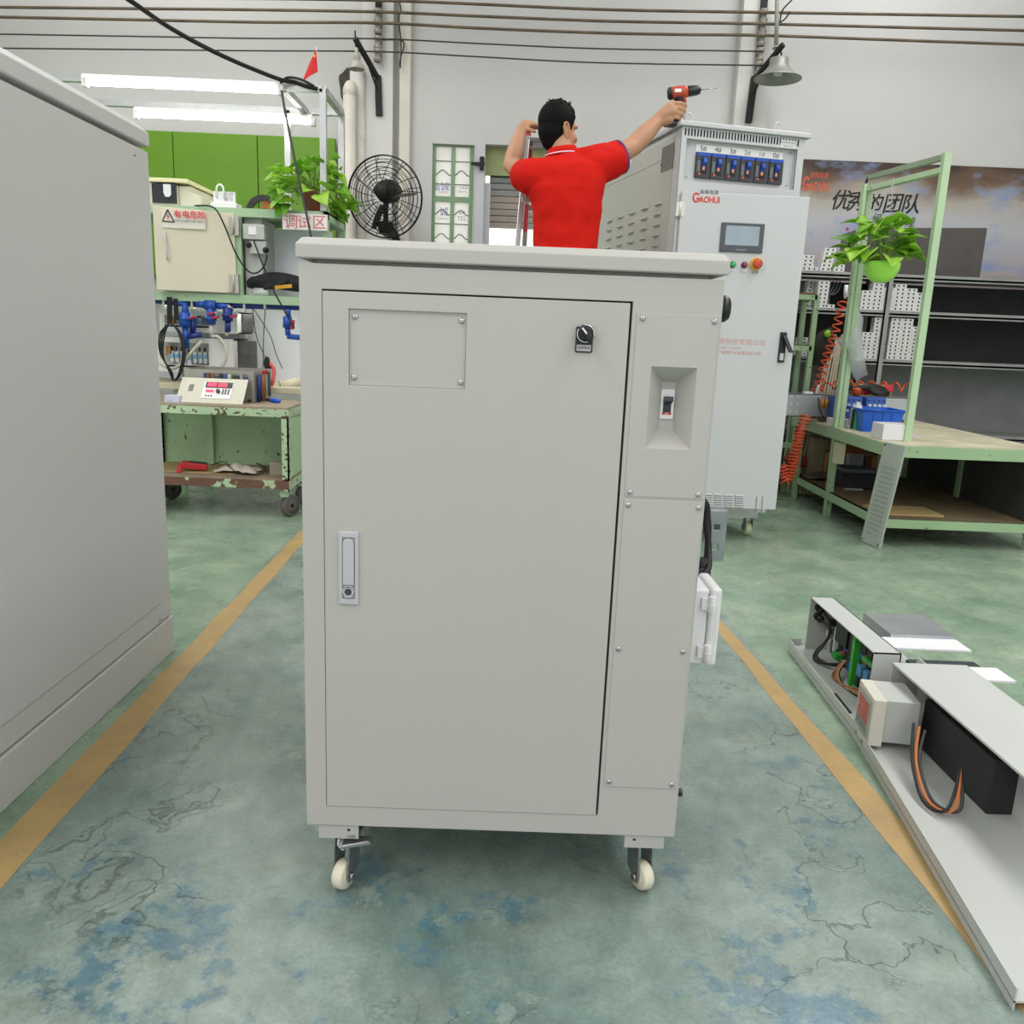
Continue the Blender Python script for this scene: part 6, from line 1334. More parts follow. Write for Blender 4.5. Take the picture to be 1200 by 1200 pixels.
p = inv(bn) @ PY(941, 216, BYW - .005); GAOHUI(bn, p.x, p.z, -.005, .125, OR2, OR2, sq=.58)
for t, px, py, s_ in (('优', 984.5, 236, .165), ('秀', 1003, 237.5, .165), ('的', 1024, 239, .14), ('团', 1045, 240, .165), ('队', 1066, 241, .165)):
    p = inv(bn) @ PY(px, py, BYW - .005); mk('lettering', text_mb(t, s_, TX(p.x, -.005, p.z, ry=.06), 3e-4, shear=.22, squash=1.0, bold=.0022), INK2, bn)
for t, px, py in (('缔', 1027, 257), ('造', 1040, 259), ('辉', 1053, 260), ('煌', 1066, 261)):
    p = inv(bn) @ PY(px, py, BYW - .005); mk('lettering', text_mb(t, .085, TX(p.x, -.005, p.z), 3e-4, shear=.2), INK2, bn)
p = inv(bn) @ PY(993, 268.5, BYW - .005); q = MB(); q.cyl((p.x, -.004, p.z), (p.x, -.006, p.z), .013, n=14); mk('red_seal', q, M('seal_red', '#b03028', .5, var=0), bn)
a, b = inv(bn) @ PY(986, 275, BYW), inv(bn) @ PY(1012, 320, BYW); q = MB(); q.prism([(a.x, b.z), (a.x + 1.2, b.z), (a.x + 1.2, a.z + .1), (a.x + .16, a.z + .06), (a.x, a.z)], -.0062, -.0045); mk('printed_tower', q, M('tower_grey', '#55504d', .6, var=.1, scale=10), bn)

# steel rack
RY0, RY1 = 6.5, 6.9
def RP(px, py, Y=RY0): return PY(px, py, Y)
RX0, RX1 = 1.95, 4.6
STEELR = M('grey_rack_steel', '#9c9d9b', .5, .5, var=.12, scale=6)
rr = thing('steel_rack', ((RX0 + RX1) / 2, 6.7, 0), 0, 'grey steel storage rack against the back wall under the banner', 'rack')
levels = [RP(1000, 319).z, RP(1000, 362).z, RP(1040, 421).z, .5, .12]
for z_ in levels: q = MW(rr); q.box(RX0, RX1, RY0, RY1, z_ - .035, z_ - .02); q.box(RX0, RX1, RY0, RY0 + .025, z_ - .045, z_); q.box(RX0, RX1, RY0 + .02, RY1, z_ - .02, z_ - .003); mk('shelf', q, STEELR, rr)
ux = RP(1034, 400).x
for x_ in (RX0, ux, RX1):
    for y_ in (RY0 - .012, RY1 - .03): q = MW(rr); q.box(x_ - .02, x_ + .02, y_, y_ + .012, 0, levels[0] + .02 if x_ != ux or y_ > RY0 else levels[0]); q.box(x_ - .02, x_ - .012, y_, y_ + .03, 0, levels[0]); mk('upright', q, STEELR, rr)
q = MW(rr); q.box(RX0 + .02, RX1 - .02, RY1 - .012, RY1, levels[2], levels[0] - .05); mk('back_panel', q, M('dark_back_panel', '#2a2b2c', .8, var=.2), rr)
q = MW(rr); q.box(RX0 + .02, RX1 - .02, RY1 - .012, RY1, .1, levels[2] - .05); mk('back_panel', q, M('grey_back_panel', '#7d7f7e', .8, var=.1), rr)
# drilled white blocks
BW, BH, BD = .085, .0285, .07
WBK = M('white_ceramic', '#dcdcda', .5, var=.04, scale=20); HOLE = M('drilled_hole', '#26262a', .7, var=0)
bm_ = MB(); bm_.box(-BW / 2, BW / 2, 0, BD, 0, BH - .0015); bm_.cm = 1
for x_ in (-.019, .019): bm_.cyl((x_, .0, BH / 2), (x_, -.0012, BH / 2), .0075, n=10)
GRP = 'drilled white blocks on the steel rack'
LBL = {'a': 'white drilled block in the tall leaning stack on the top rack shelf', 'b': 'white drilled block in the low pile at the left end of the top rack shelf', 'c': 'white drilled block in the stack on the second rack shelf left of the green post',
       'd': 'white drilled block in the wide pile on the second rack shelf below the hanging plant', 'e': 'white drilled block in the stack on the third rack shelf left of the upright', 'f': 'white drilled block in the stack on the third rack shelf right of the upright', 'g': 'white drilled block in the jumble on the third rack shelf behind the green frame'}
blk0 = None
ORD = ['bottom', 'second', 'third', 'fourth', 'fifth', 'sixth', 'seventh', 'eighth', 'ninth', 'tenth', 'eleventh', 'twelfth']
COLC = {}
PLC = {'a': 'leaning stack on the top rack shelf', 'b': 'low pile at left on top rack shelf', 'c': 'second rack shelf left of green post', 'd': 'wide pile on shelf below hanging plant', 'e': 'third rack shelf left of the upright', 'f': 'third rack shelf right of the upright', 'g': 'jumble behind the green stand'}
def blab(key, c, k):
    return ('lowest drilled white block, ' if k == 0 else ORD[k] + ' drilled white block up, ') + ['first', 'second', 'third', 'fourth', 'fifth', 'sixth', 'seventh'][c] + ' column, ' + PLC[key]
def blk(x, y, z, key, rz=0.0):
    global blk0
    if blk0 is None:
        blk0 = mk('drilled_block', bm_, [WBK, HOLE], None, LBL[key], 'block', GRP, bevel=.002); blk0.location = (x, y, z); blk0.rotation_euler = (0, 0, rz); return blk0
    d = dup(blk0, (x, y, z), rz, LBL[key], GRP); return d
yb_ = RY0 + .05
def col(px, level, n, key, lean=0.0, y=yb_, rz=0.0):
    z0_ = levels[level]; x_ = RP(px, 330 if level == 0 else (360 if level == 1 else 415), y).x
    c = COLC.get(key, 0); COLC[key] = c + 1
    for k in range(n):
        o_ = blk(x_ + lean * k, y, z0_ + BH * k, key, rz + random.uniform(-.04, .04)); o_['label'] = blab(key, c, k)
col(964, 0, 6, 'a', .004); col(979, 0, 2, 'b', 0, rz=.15); 
for k in range(3): col(942 + 1.0 * k, 0, 2 + (k == 0) * 2, 'b', .002, y=yb_ + .09 * k)
col(953, 0, 1, 'b', 0, yb_ + .02, .1)
col(960, 1, 7, 'c', .001); col(947, 1, 7, 'c', .0015, yb_ + .1); col(969.5, 1, 1, 'c')
for i, px in enumerate((1012, 1024, 1037, 1050, 1063, 1076)): col(px, 1, (5, 7, 6, 7, 6, 5)[i], 'd', .0006)
for px, n in ((1011.5, 7), (1024, 11)): col(px, 2, n, 'e', .0003)
for px, n in ((1043, 11), (1056, 11), (1069, 9)): col(px, 2, n, 'f', .0003)
for k, (px, n, dy) in enumerate(((936, 5, .1), (950, 4, .03), (970, 5, .1), (942, 3, 0))): col(px, 2, n, 'g', .002, yb_ + dy, .15 * (k - 1))
q = MB(); a = RP(948, 356, yb_ + .2); q.box(a.x - .1, a.x + .16, yb_ + .2, yb_ + .3, levels[1], levels[1] + .2); mk('grey_carton', q, M('grey_box', '#8f8f8d', .7, var=.1), None, 'grey carton behind the stack on the second rack shelf', 'carton')
# cable coil of grey ribbon leads on the second shelf
for k in range(4):
    x_ = RP(972 + 4 * k, 340, 6.75).x; mk('ribbon_lead', MB().tube(interp([(x_, 6.8, levels[1] + .26), (x_ - .01, 6.72, levels[1] + .18), (x_ - .05, 6.7, levels[1] + .12), (x_ - .1, 6.68, levels[1] + .11)], 6), .006, 6), M('grey_lead', '#8c8f92', .5, var=0), None, ('leftmost', 'second', 'third', 'rightmost')[k] + ' curved grey lead hanging at the back of the second rack shelf', 'cable', 'curved grey leads')

# green angle frame (small stand) in front of the rack
GREEN_F = chip('bench_green_paint', '#9dbb92', '#5a4a34', .66, 22, var=.08)
gf = thing('angle_stand', (2.0, 6.25, 0), 0, 'pale green angle iron stand beside the tall control cabinet', 'stand')
FX1 = PY(951, 400, 6.2).x; fz = PY(945, 345, 6.2).z
for p0, p1 in (((FX1, 6.2, 0), (FX1, 6.2, fz)), ((FX1 - .5, 6.2, 0), (FX1 - .5, 6.2, fz)), ((FX1 - .5, 6.2, fz - .02), (FX1, 6.2, fz - .02)), ((FX1 - .5, 6.2, PY(940, 408, 6.2).z), (FX1, 6.2, PY(940, 408, 6.2).z)), ((FX1 - .5, 6.2, .4), (FX1, 6.2, .4)), ((FX1, 6.45, 0), (FX1, 6.45, fz)), ((FX1 - .5, 6.45, 0), (FX1 - .5, 6.45, fz)), ((FX1, 6.2, fz - .02), (FX1, 6.45, fz - .02)), ((FX1 - .5, 6.2, fz - .02), (FX1 - .5, 6.45, fz - .02))):
    q = MW(gf); q.bar(p0, p1, .035, .035); mk('angle_bar', q, GREEN_F, gf)
q = MW(gf); q.box(FX1 - .5, FX1, 6.2, 6.46, fz, fz + .012); mk('board', q, M('brown_board', '#6f5a40', .8, var=.1), gf)
q = MW(gf); zz_ = PY(936, 540, 6.32).z - .058; q.box(FX1 - .5, FX1 + .02, 6.21, 6.45, zz_ - .012, zz_); mk('board', q, M('brown_board', '#6f5a40', .8, var=.1), gf)
q = MW(gf); z_ = PY(940, 408, 6.2).z; q.box(FX1 - .5, FX1, 6.21, 6.45, z_ + .018, z_ + .026); mk('board', q, M('brown_board', '#6f5a40', .8, var=.1), gf)

# green work bench running towards the camera
gbn = thing('work_bench', (2.65, 5.5, 0), 0, 'long green steel work bench at right, running away towards the rack', 'bench')
GX0, GX1, GY0, GY1, GZ = 2.2, 3.15, 4.72, 6.38, .61
q = MW(gbn); q.box(GX0, GX1, GY0, GY1, GZ - .012, GZ); mk('worktop', q, M('dirty_cream_top', '#c3bda2', .6, var=.2, scale=5), gbn)
q = MW(gbn); q.box(GX0 - .004, GX0 + .03, GY0, GY1, GZ - .075, GZ - .008); mk('top_rail', q, GREEN_F, gbn)
q = MW(gbn); q.box(GX0, GX1, GY0 - .004, GY0 + .03, GZ - .075, GZ - .008); mk('top_rail', q, GREEN_F, gbn)
q = MW(gbn); q.box(GX0, GX1, GY1 - .03, GY1 + .004, GZ - .075, GZ - .008); mk('top_rail', q, GREEN_F, gbn)
q = MW(gbn); q.box(GX0 + .01, GX0 + .045, GY0, GY1, .115, .165); mk('lower_rail', q, GREEN_F, gbn)
q = MW(gbn); q.box(GX0, GX1, GY0, GY0 + .035, .115, .165); mk('lower_rail', q, GREEN_F, gbn)
q = MW(gbn); q.box(GX0 + .02, GX1, GY0 + .02, GY1, .15, .165); mk('lower_shelf', q, M('dusty_brown_shelf', '#75644a', .9, var=.2, scale=5), gbn)
for y_ in (GY1 - .04, 5.56, GY0 + .02):
    for x_ in (GX0 + .012, GX1 - .05): q = MW(gbn); q.box(x_, x_ + .04, y_, y_ + .04, 0, GZ - .012); mk('leg', q, GREEN_F, gbn)
q = MW(gbn); p = PX(990, 535, GX0); q.box(GX0 + .0, GX0 + .05, 5.44, 5.52, .38, .52); mk('cream_plate', q, M('cream_plate', '#cdc7ac', .6, var=.1), gbn)
q = MW(gbn); q.box(GX1 - .03, GX1, GY0, GY1, .165, GZ - .05); mk('back_sheet', q, M('dark_bench_back', '#3d4038', .8, var=.2), gbn)
# overhead frame for the lamps and the plant
of = thing('overhead_gantry', (2.22, 5.58, GZ), 0, 'pale green post with overhead arm rising from the work bench', 'frame')
pz = PY(1013, 216, 5.58).z; pxx = PY(1000, 350, 5.58).x
GREEN_L = chip('light_green_post', '#b5cfa8', '#6b6a48', .68, 18, var=.06)
q = MW(of); q.box(pxx - .03, pxx - .008, 5.55, 5.6, GZ, pz); q.box(pxx + .0, pxx + .035, 5.56, 5.61, GZ, pz - .02); mk('post', q, GREEN_L, of)
arm = PY(1112, 165, 4.9); arm2 = arm
q = MW(of); q.bar((pxx, 5.58, pz + .04), (arm.x, 4.9, pz + .04), .03, .03); mk('arm', q, M('grey_green_tube', '#8fa084', .5, var=.1), of)
q = MW(of); q.bar((pxx, 5.58, pz - .03), (arm2.x, 4.9, pz - .03), .045, .03); mk('arm', q, GREEN_L, of)
q = MW(of); q.tube(interp([(pxx - .02, 5.57, pz - .02), (pxx, 5.56, pz + .05), (pxx + .05, 5.5, pz + .06)], 6), .008, 7); mk('brace_wire', q, IRON, of)
ex = arm.x + .0
q = MW(of); q.bar((ex, 4.9, GZ), (ex, 4.9, pz + .06), .04, .04); mk('post', q, GREEN_L, of)
# hanging plant
PYp = 5.15; hp0 = PY(1031, 331, PYp)
hpn = thing('hanging_plant', hp0, 0, 'green pothos in a lime green bowl hung from the bench frame', 'potted plant')
LIME = M('lime_plastic', '#b6ff62', .35, var=.02)
pr0 = 19.5 / FPX * PYp; ph = PY(1031, 307, PYp).z - hp0.z
q = MB(); q.lathe([(.001, 0), (pr0 * .45, .003), (pr0 * .8, ph * .3), (pr0 * .97, ph * .62), (pr0, ph * .85), (pr0 * .97, ph), (pr0 * .92, ph), (pr0 * .92, ph * .8), (.001, ph * .75)], (0, 0, 0), 36); mk('bowl', q, LIME, hpn)
q = MB(); q.lathe([(.001, ph * .83), (pr0 * .9, ph * .8)], (0, 0, 0), 20); mk('soil', q, M('soil', '#3a2c22', .9, var=.2), hpn)
hk = (inv(hpn) @ Vector((0, 0, pz - .03))).z
for t in (.4, 2.5, 4.6): q = MB(); q.tube([(pr0 * .95 * math.cos(t), pr0 * .95 * math.sin(t), ph), (0.02 * math.cos(t), .02 * math.sin(t), hk * .7), (0, 0, hk)], .0018, 5); mk('hanger_wire', q, STEEL, hpn)
rnd = random.Random(21); spots = []
for k in range(46): spots.append((inv(hpn) @ PY(rnd.uniform(1005, 1062), rnd.uniform(258, 304), PYp + rnd.uniform(-.12, .12)), 1.15))
for px, py, Y in ((1000, 286, 5.2), (994, 292, 5.22), (990, 300, 5.25), (996, 306, 5.2), (1003, 300, 5.1), (1008, 293, 5.05), (988, 309, 5.2), (1062, 300, 5.1), (1066, 290, 5.1), (1044, 262, 5.05), (1032, 262, 5.05)): spots.append((inv(hpn) @ PY(px, py, Y), 1.5))
plant(hpn, (0, 0, ph * .8), spots, 31, 1.0)

# coiled orange air hoses
HO = M('orange_air_hose', '#e2552c', .35, var=.03)
def coil(name, path, rad, pitch, r, label, mat_=HO):
    P_ = interp(path, 10); out = []; L_ = 0; u = None
    for i in range(len(P_) - 1):
        d = P_[i + 1] - P_[i]; ln = d.length; d.normalize(); u = Vector((1, 0, 0)) if u is None else u; u = (u - d * u.dot(d)).normalized(); w2 = d.cross(u)
        n = max(2, int(ln / pitch * 14))
        for k in range(n):
            f = k / n; t = (L_ + ln * f) / pitch * 2 * math.pi; R2 = rad(L_ + ln * f) if callable(rad) else rad
            out.append(P_[i].lerp(P_[i + 1], f) + (u * math.cos(t) + w2 * math.sin(t)) * R2)
        L_ += ln
    mk(name, MB().tube(out, r, 6), mat_, None, label, 'hose', 'orange coiled air hoses')
hz1 = PY(991, 350, 6.05)
q = MB(); q.cyl(PY(992, 334, 6.05), PY(991, 348, 6.05), .014, .016, n=12); q.cyl(PY(990.5, 347, 6.05), PY(990, 350, 6.05), .008, n=8); mk('hose_coupling', q, M('hose_white', '#e2e4e6', .3, .2, var=0), None, 'white quick coupling at the top of the orange coil', 'coupling')
coil('air_hose', [PY(989, 352, 6.05), PY(986, 358, 6.05), PY(980, 385, 6.05), PY(970, 415, 6.05), PY(961, 445, 6.05), PY(957, 459, 6.05)], .029, .052, .006, 'orange coiled air hose hanging from the white coupling')
coil('air_hose', [PY(946, 488, 5.86), PY(940, 500, 5.85), PY(934, 522, 5.84), PY(929, 545, 5.83), PY(924, 562, 5.82), PY(918, 562, 5.82), PY(916, 545, 5.83)], .036, .024, .006, 'orange coiled air hose bunched below the bench corner')
coil('air_hose', [PY(950, 458, 6.12), PY(966, 454, 6.12), PY(985, 450, 6.14), PY(1005, 452, 6.15), PY(1030, 452, 6.15), PY(1075, 455, 6.1)], .03, .085, .006, 'orange air hose stretched in loose coils along the bench')
# bundle of long pale strips, dark cloth bag, plastic bag
for k in range(9):
    a, b = PY(955 + 3.6 * k, 478, 6.38 + .01 * (k % 2)), PY(974 + 2.6 * k, 398 - 3 * (k % 3), 6.44); q = MB(); a2 = a + (a - b) * ((a.z - .02) / (b.z - a.z)); q.bar(a2, b, .013, .008, (0, 1, 0)); mk('trim_strip', q, M('pale_strip', '#b5ab93', .7, var=.1, scale=12), None, 'long pale strip leaning in the bundle behind the orange hose', 'strip', 'leaning pale strips')
q = MB(); limb(q, [PY(972, 388, 6.25), PY(966, 396, 6.25), PY(958, 410, 6.25), PY(954, 424, 6.25)], [.03, .06, .075, .03], 12); limb(q, [PY(972, 388, 6.25), PY(970, 405, 6.27), PY(962, 430, 6.27)], [.03, .05, .02], 10); cb_ = mk('cloth_bag', q, M('dark_olive_cloth', '#2b2d22', .9, var=.2, scale=20), None, 'dark olive cloth bag hanging in front of the rack', 'bag'); remesh(cb_, .01, 4)
q = MB(); p = PY(970, 391, 6.17); q.sph(p, .026, 14, 10); mk('green_ball', q, M('ball_green', '#9bd43a', .7, var=.05), None, 'bright green ball at the top of the dark cloth bag', 'ball')
def film():
    m, nt, b = nodes('plastic_film'); b.inputs['Base Color'].default_value = lin('#e8ecee'); b.inputs['Roughness'].default_value = .3; b.inputs['Alpha'].default_value = .55
    tc = N(nt, 'ShaderNodeTexCoord'); n1 = N(nt, 'ShaderNodeTexNoise', Scale=14.0, Detail=4.0); nt.links.new(tc.outputs['Object'], n1.inputs['Vector']); bp = N(nt, 'ShaderNodeBump', Strength=.6, Distance=.02); nt.links.new(n1.outputs[0], bp.inputs['Height']); nt.links.new(bp.outputs[0], b.inputs['Normal']); return m
q = MB(); F1 = [PY(1003, 362, 5.66), PY(1013, 378, 5.64), PY(984, 400, 5.66), PY(1004, 402, 5.58), PY(1016, 438, 5.6), PY(1002, 446, 5.6), PY(996, 425, 5.62)]
v = [PY(1003, 360, 5.66), PY(1012, 372, 5.64), PY(1010, 392, 5.56), PY(1013, 420, 5.52), PY(1017, 439, 5.6), PY(1003, 446, 5.56), PY(994, 430, 5.58), PY(987, 412, 5.66), PY(981, 398, 5.66), PY(995, 385, 5.6)]
c0_ = PY(1000, 408, 5.46); c1_ = PY(1000, 408, 5.68)
q.add(v + [c0_, c1_], [(i, (i + 1) % 10, 10) for i in range(10)] + [((i + 1) % 10, i, 11) for i in range(10)], True)
pbg = mk('plastic_bag', q, film(), None, 'translucent plastic bag tied to the green bench post', 'bag')

# things on the work bench
AY = 5.9
a, b = PY(914, 460.5, AY), PY(1000, 489, AY); z1_ = PY(950, 462, AY).z; z0_ = PY(950, 488.5, AY).z
au = thing('aluminium_channel', ((1.93 + 2.62) / 2, AY, GZ), 0, 'long bright aluminium channel lying across the far end of the work bench', 'channel')
ALB = M('bright_aluminium', '#b4b8bc', .35, .7, var=.12, scale=9)
q = MW(au); hs = [(PY(px, py, AY).x - .006, PY(px, py, AY).x + .006, PY(px, py, AY).z - .006, PY(px, py, AY).z + .006) for px in (921, 928, 936) for py in (465,)]
q.box(1.9, 2.9, AY, AY + .005, GZ + .035, z1_); q.box(1.9, 2.9, AY, AY + .12, z1_ - .005, z1_); q.box(1.9, 2.9, AY, AY + .12, GZ + .035, GZ + .04); mk('channel', q, ALB, au)
q = MW(au); q.box(2.25, 2.9, AY + .02, AY + .1, GZ, GZ + .035); mk('packing', q, M('packing_wood', '#8a7a5c', .8, var=.1), au)
for px in (921, 928, 935.5):
    for py in (465, 473.5, 482): p = PY(px - (py - 465) * .1, py, AY); q = MW(au); q.cyl((p.x, AY, p.z), (p.x, AY - .002, p.z), .006, n=10); mk('rivet', q, M('rivet_bright', '#e6e6e6', .3, .3, var=0), au)
for px in (964, 969): p = PY(px, 473, AY - .02); q = MW(au); q.cyl((p.x, AY - .015, p.z - .028), (p.x, AY - .015, p.z + .028), .011, n=12); q.cyl((p.x, AY - .015, p.z - .045), (p.x, AY - .015, p.z + .045), .003, n=6); mk('resistor', q, M('resistor_orange', '#c98a2c', .4, var=0), au)
for px in (957.5, 981): p = PY(px, 458, AY + .01); q = MW(au); q.bar((p.x, AY + .02, p.z - .02), (p.x + .008, AY + .01, p.z + .04), .02, .014); mk('white_clip', q, WHITE, au, bevel=.003)
q = MW(au); p = PY(947, 459, AY + .05); q.box(p.x - .03, p.x + .03, AY + .03, AY + .08, z1_, z1_ + .015); mk('white_clip', q, WHITE, au)
cable([PY(959, 466, AY - .03), PY(960, 478, AY - .06), PY(966, 490, AY - .1), PZ(976, 493, GZ + .01)], .005, RUBBER, 'thin black lead hanging from the aluminium channel')
cable([PZ(945, 488, GZ + .008), PZ(956, 490, GZ + .008), PZ(968, 492, GZ + .008), PZ(979, 493, GZ + .008)], .006, RUBBER, 'black lead lying on the bench under the channel')
# blue power modules
BLM = M('module_blue', '#3a5fb4', .45, var=.05)
def module(px0, py0, px1, py1, Y, label, n):
    a, b = PY(px0, py0, Y), PY(px1, py1, Y); t = thing('power_module', ((a.x + b.x) / 2, Y + .05, b.z), 0, label, 'power module', 'blue power modules on the bench')
    q = MW(t); q.box(a.x, b.x, Y, Y + .09, b.z, a.z); mk('plate', q, BLM, t, bevel=.003); wd = (b.x - a.x) / n
    for k in range(n):
        x_ = a.x + wd * (k + .5); h = a.z - b.z
        q = MW(t); q.cyl((x_, Y, b.z + h * .6), (x_, Y - .03, b.z + h * .6), wd * .34, n=12); mk('terminal', q, M('terminal_pale', '#c3d2d8', .3, .3, var=0), t)
        q = MW(t); q.cyl((x_, Y, b.z + h * .35), (x_, Y - .012, b.z + h * .35), wd * .28, n=10); mk('terminal', q, M('terminal_pale', '#c3d2d8', .3, .3, var=0), t)
        for fz_ in (.85, .14): q = MW(t); q.cyl((x_, Y, b.z + h * fz_), (x_, Y - .002, b.z + h * fz_), .006, n=8); mk('bolt', q, RUBBER, t)
    return t
module(978, 464.5, 1008, 490, 5.78, 'left blue power module with pale terminals on the bench', 5)
module(1016, 466, 1036, 489, 5.78, 'right blue power module behind the blue crate', 4)
t, a, b = boxthing('white_tray', 975, 490.5, 994, 501, 5.66, .1, WHITE, 'low white tray in front of the blue power module', 'tray')
q = MW(t)
for px in (992, 1008):
    p = PY(px, 458, 5.85); s_t = thing('ribbed_standoff', (p.x, 5.85, z1_), 0, 'left orange ribbed standoff on the aluminium channel' if px == 992 else 'right orange ribbed standoff on the aluminium channel', 'standoff', 'orange standoffs')
    q = MB(); q.lathe([(.001, 0), (.02, 0), (.02, .012), (.034, .014), (.03, .026), (.036, .03), (.03, .042), (.034, .046), (.024, .056), (.001, .058)], (0, .06, 0), 18); mk('standoff', q, M('standoff_orange', '#d8592c', .45, var=0), s_t)
q = MB(); limb(q, [PY(982, 458, 6.05), PY(986, 453, 6.05), PY(1000, 455, 6.05), PY(1020, 454, 6.05), PY(1033, 458, 6.05), PY(1040, 462, 6.05)], [.02, .03, .016, .03, .035, .02], 10); limb(q, [PY(1022, 459, 6.02), PY(1034, 463, 6.0), PY(1042, 460, 6.02)], [.02, .028, .012], 8)
kb_ = mk('black_harness', q, RUBBER, None, 'tangled black wiring harness behind the aluminium channel', 'harness'); remesh(kb_, .008, 3)
q = MB(); p = PY(1028, 458, 6.1); q.bar(PY(1010, 459, 6.12), PY(1045, 455, 6.14), .06, .05); mk('red_case', q, M('red_case', '#d2323c', .4, var=0), None, 'red plastic case behind the blue crate', 'case', bevel=.008)
q = MB(); a = PY(1010, 470, 6.2); q.box(PY(1008, 455, 6.22).x, PY(1046, 455, 6.22).x, 6.22, 6.34, GZ, PY(1020, 451, 6.22).z); mk('kraft_carton', q, M('kraft_card', '#b39a6a', .8, var=.1), None, 'brown cardboard carton at the back of the bench', 'carton', bevel=.003)
# spray can
sb = PZ(1001.5, 503, GZ); sb.z = GZ
sc_ = thing('spray_can', sb, 0, 'green and white spray can on the bench beside the blue crate', 'spray can')
r_ = .0375; hgt = PY(1003, 478, sb.y).z - GZ
q = MB(); q.lathe([(.001, 0), (r_ * .95, 0), (r_, .006), (r_, hgt - .01), (r_ * .9, hgt)], (0, 0, 0), 26); mk('can', q, M('can_white', '#dfe4e2', .35, var=0), sc_)
q = MB(); n = 8
for (t0, t1, mm_) in ((-2.2, -1.15, '#3fae3a'), (-2.9, -2.2, '#1d3b34')):
    v = [(r_ * 1.012 * math.cos(t0 + (t1 - t0) * i / n), r_ * 1.012 * math.sin(t0 + (t1 - t0) * i / n), z) for i in range(n + 1) for z in (.004, hgt - .006)]
    q = MB(); q.add(v, [(2 * i, 2 * i + 2, 2 * i + 3, 2 * i + 1) for i in range(n)], True); mk('label_band', q, M('band_' + mm_[1:], mm_, .35, var=0), sc_)
q = MB(); q.lathe([(r_ * .85, hgt), (r_ * .7, hgt + .012), (r_ * .3, hgt + .018), (r_ * .3, hgt + .03), (.001, hgt + .03)], (0, 0, 0), 20); q.box(-.012, .016, -.008, .008, hgt + .022, hgt + .04); mk('nozzle_cap', q, WHITE, sc_)
# blue crate
k0, k1 = PZ(1016, 506, GZ), PZ(1048, 506, GZ); cY = k0.y; ch = PY(1030, 480, cY).z - GZ
cr = thing('plastic_crate', ((k0.x + k1.x) / 2 - .02, cY + .1, GZ), 0, 'bright blue open plastic crate on the bench', 'crate')
CB = M('crate_blue', '#1f63d0', .35, var=.03)
hx_c = (k1.x - k0.x) / 2 + .03
q = MB(); q.add([(s1 * (hx_c - .02 + e), s2 * (.1 + e), z) for (e, z) in ((0, 0), (.018, ch)) for (s1, s2) in ((-1, -1), (1, -1), (1, 1), (-1, 1))] + [(s1 * (hx_c - .024 + e), s2 * (.096 + e), z) for (e, z) in ((.018, ch), (0, .004)) for (s1, s2) in ((-1, -1), (1, -1), (1, 1), (-1, 1))],
                [(3, 2, 1, 0)] + [(i, (i + 1) % 4, 4 + (i + 1) % 4, 4 + i) for i in range(4)] + [(4 + i, 4 + (i + 1) % 4, 8 + (i + 1) % 4, 8 + i) for i in range(4)] + [(8 + i, 8 + (i + 1) % 4, 12 + (i + 1) % 4, 12 + i) for i in range(4)] + [(12, 13, 14, 15)]); mk('tub', q, CB, cr)
q = MB(); e = .022; q.tube([(s1 * (hx_c - .02 + e), s2 * (.1 + e), ch - .006) for (s1, s2) in ((-1, -1), (1, -1), (1, 1), (-1, 1))], .008, 6, closed=True); mk('rim', q, CB, cr)
for x_ in (-.06, 0, .06): q = MB(); q.hexa([(x_ - .004, -.102, .01), (x_ + .004, -.102, .01), (x_ + .004, -.098, .01), (x_ - .004, -.098, .01)], [(x_ - .004, -.122, ch - .02), (x_ + .004, -.122, ch - .02), (x_ + .004, -.114, ch - .02), (x_ - .004, -.114, ch - .02)]); mk('rib', q, CB, cr)
t, a, b = boxthing('white_cover', 1036, 497, 1068, 517, 4.9, .16, WHITE, 'white sheet metal cover at the near end of the bench', 'cover')
q = MB(); a = PZ(1018, 507, GZ); q.box(a.x, a.x + .25, a.y - .2, a.y - .02, GZ, GZ + .012); mk('grey_plate', q, M('plate_lightgrey', '#c4c4bd', .5, var=.05), None, 'thin pale grey plate lying before the blue crate', 'plate')
# stored under the bench
SH = .165
def und(name, px0, py0, px1, py1, Y, d, c, label, cat, bv=.004):
    a, b = PY(px0, py0, Y), PY(px1, py1, Y); q = MB(); q.box(a.x, b.x, Y, Y + d, SH, max(a.z, SH + .03)); return mk(name, q, M('under_' + c[1:], c, .8, var=.12, scale=8), None, label, cat, bevel=bv)
und('storage_carton', 954, 513, 963, 540, 6.2, .12, '#8d8468', 'left cream carton under the far half of the bench', 'carton')
und('storage_carton', 964, 515, 977, 540, 6.19, .12, '#948a6c', 'right cream carton under the far half of the bench', 'carton')
q = MB(); v = []
for i in range(9):
    for j in range(5): v.append((2.25 + .4 * i / 8, 6.02 + .16 * j / 4, SH + .02 + .06 * math.sin(math.pi * i / 8) * (.5 + .5 * math.sin(j * 1.7 + i)) * math.sin(math.pi * (j + .5) / 5)))
q.add(v, [(i * 5 + j, (i + 1) * 5 + j, (i + 1) * 5 + j + 1, i * 5 + j + 1) for i in range(8) for j in range(4)], True); o = mk('sack_cloth', q, M('brown_sacking', '#5f5444', .95, var=.2, scale=12), None, 'rumpled brown sacking on the lower shelf of the bench', 'sacking'); s = o.modifiers.new('solid', 'SOLIDIFY'); s.thickness = .012
q = MB(); p = PX(938, 542, 2.1); limb(q, [PY(925, 538, 6.32), PY(936, 540, 6.32), PY(943, 541, 6.32)], [.045, .055, .045], 14); o = mk('red_bundle', q, M('dull_red_cloth', '#8c3a34', .9, var=.15), None, 'dull red cloth bundle behind the bunched orange hose', 'cloth bundle'); remesh(o, .01, 4)
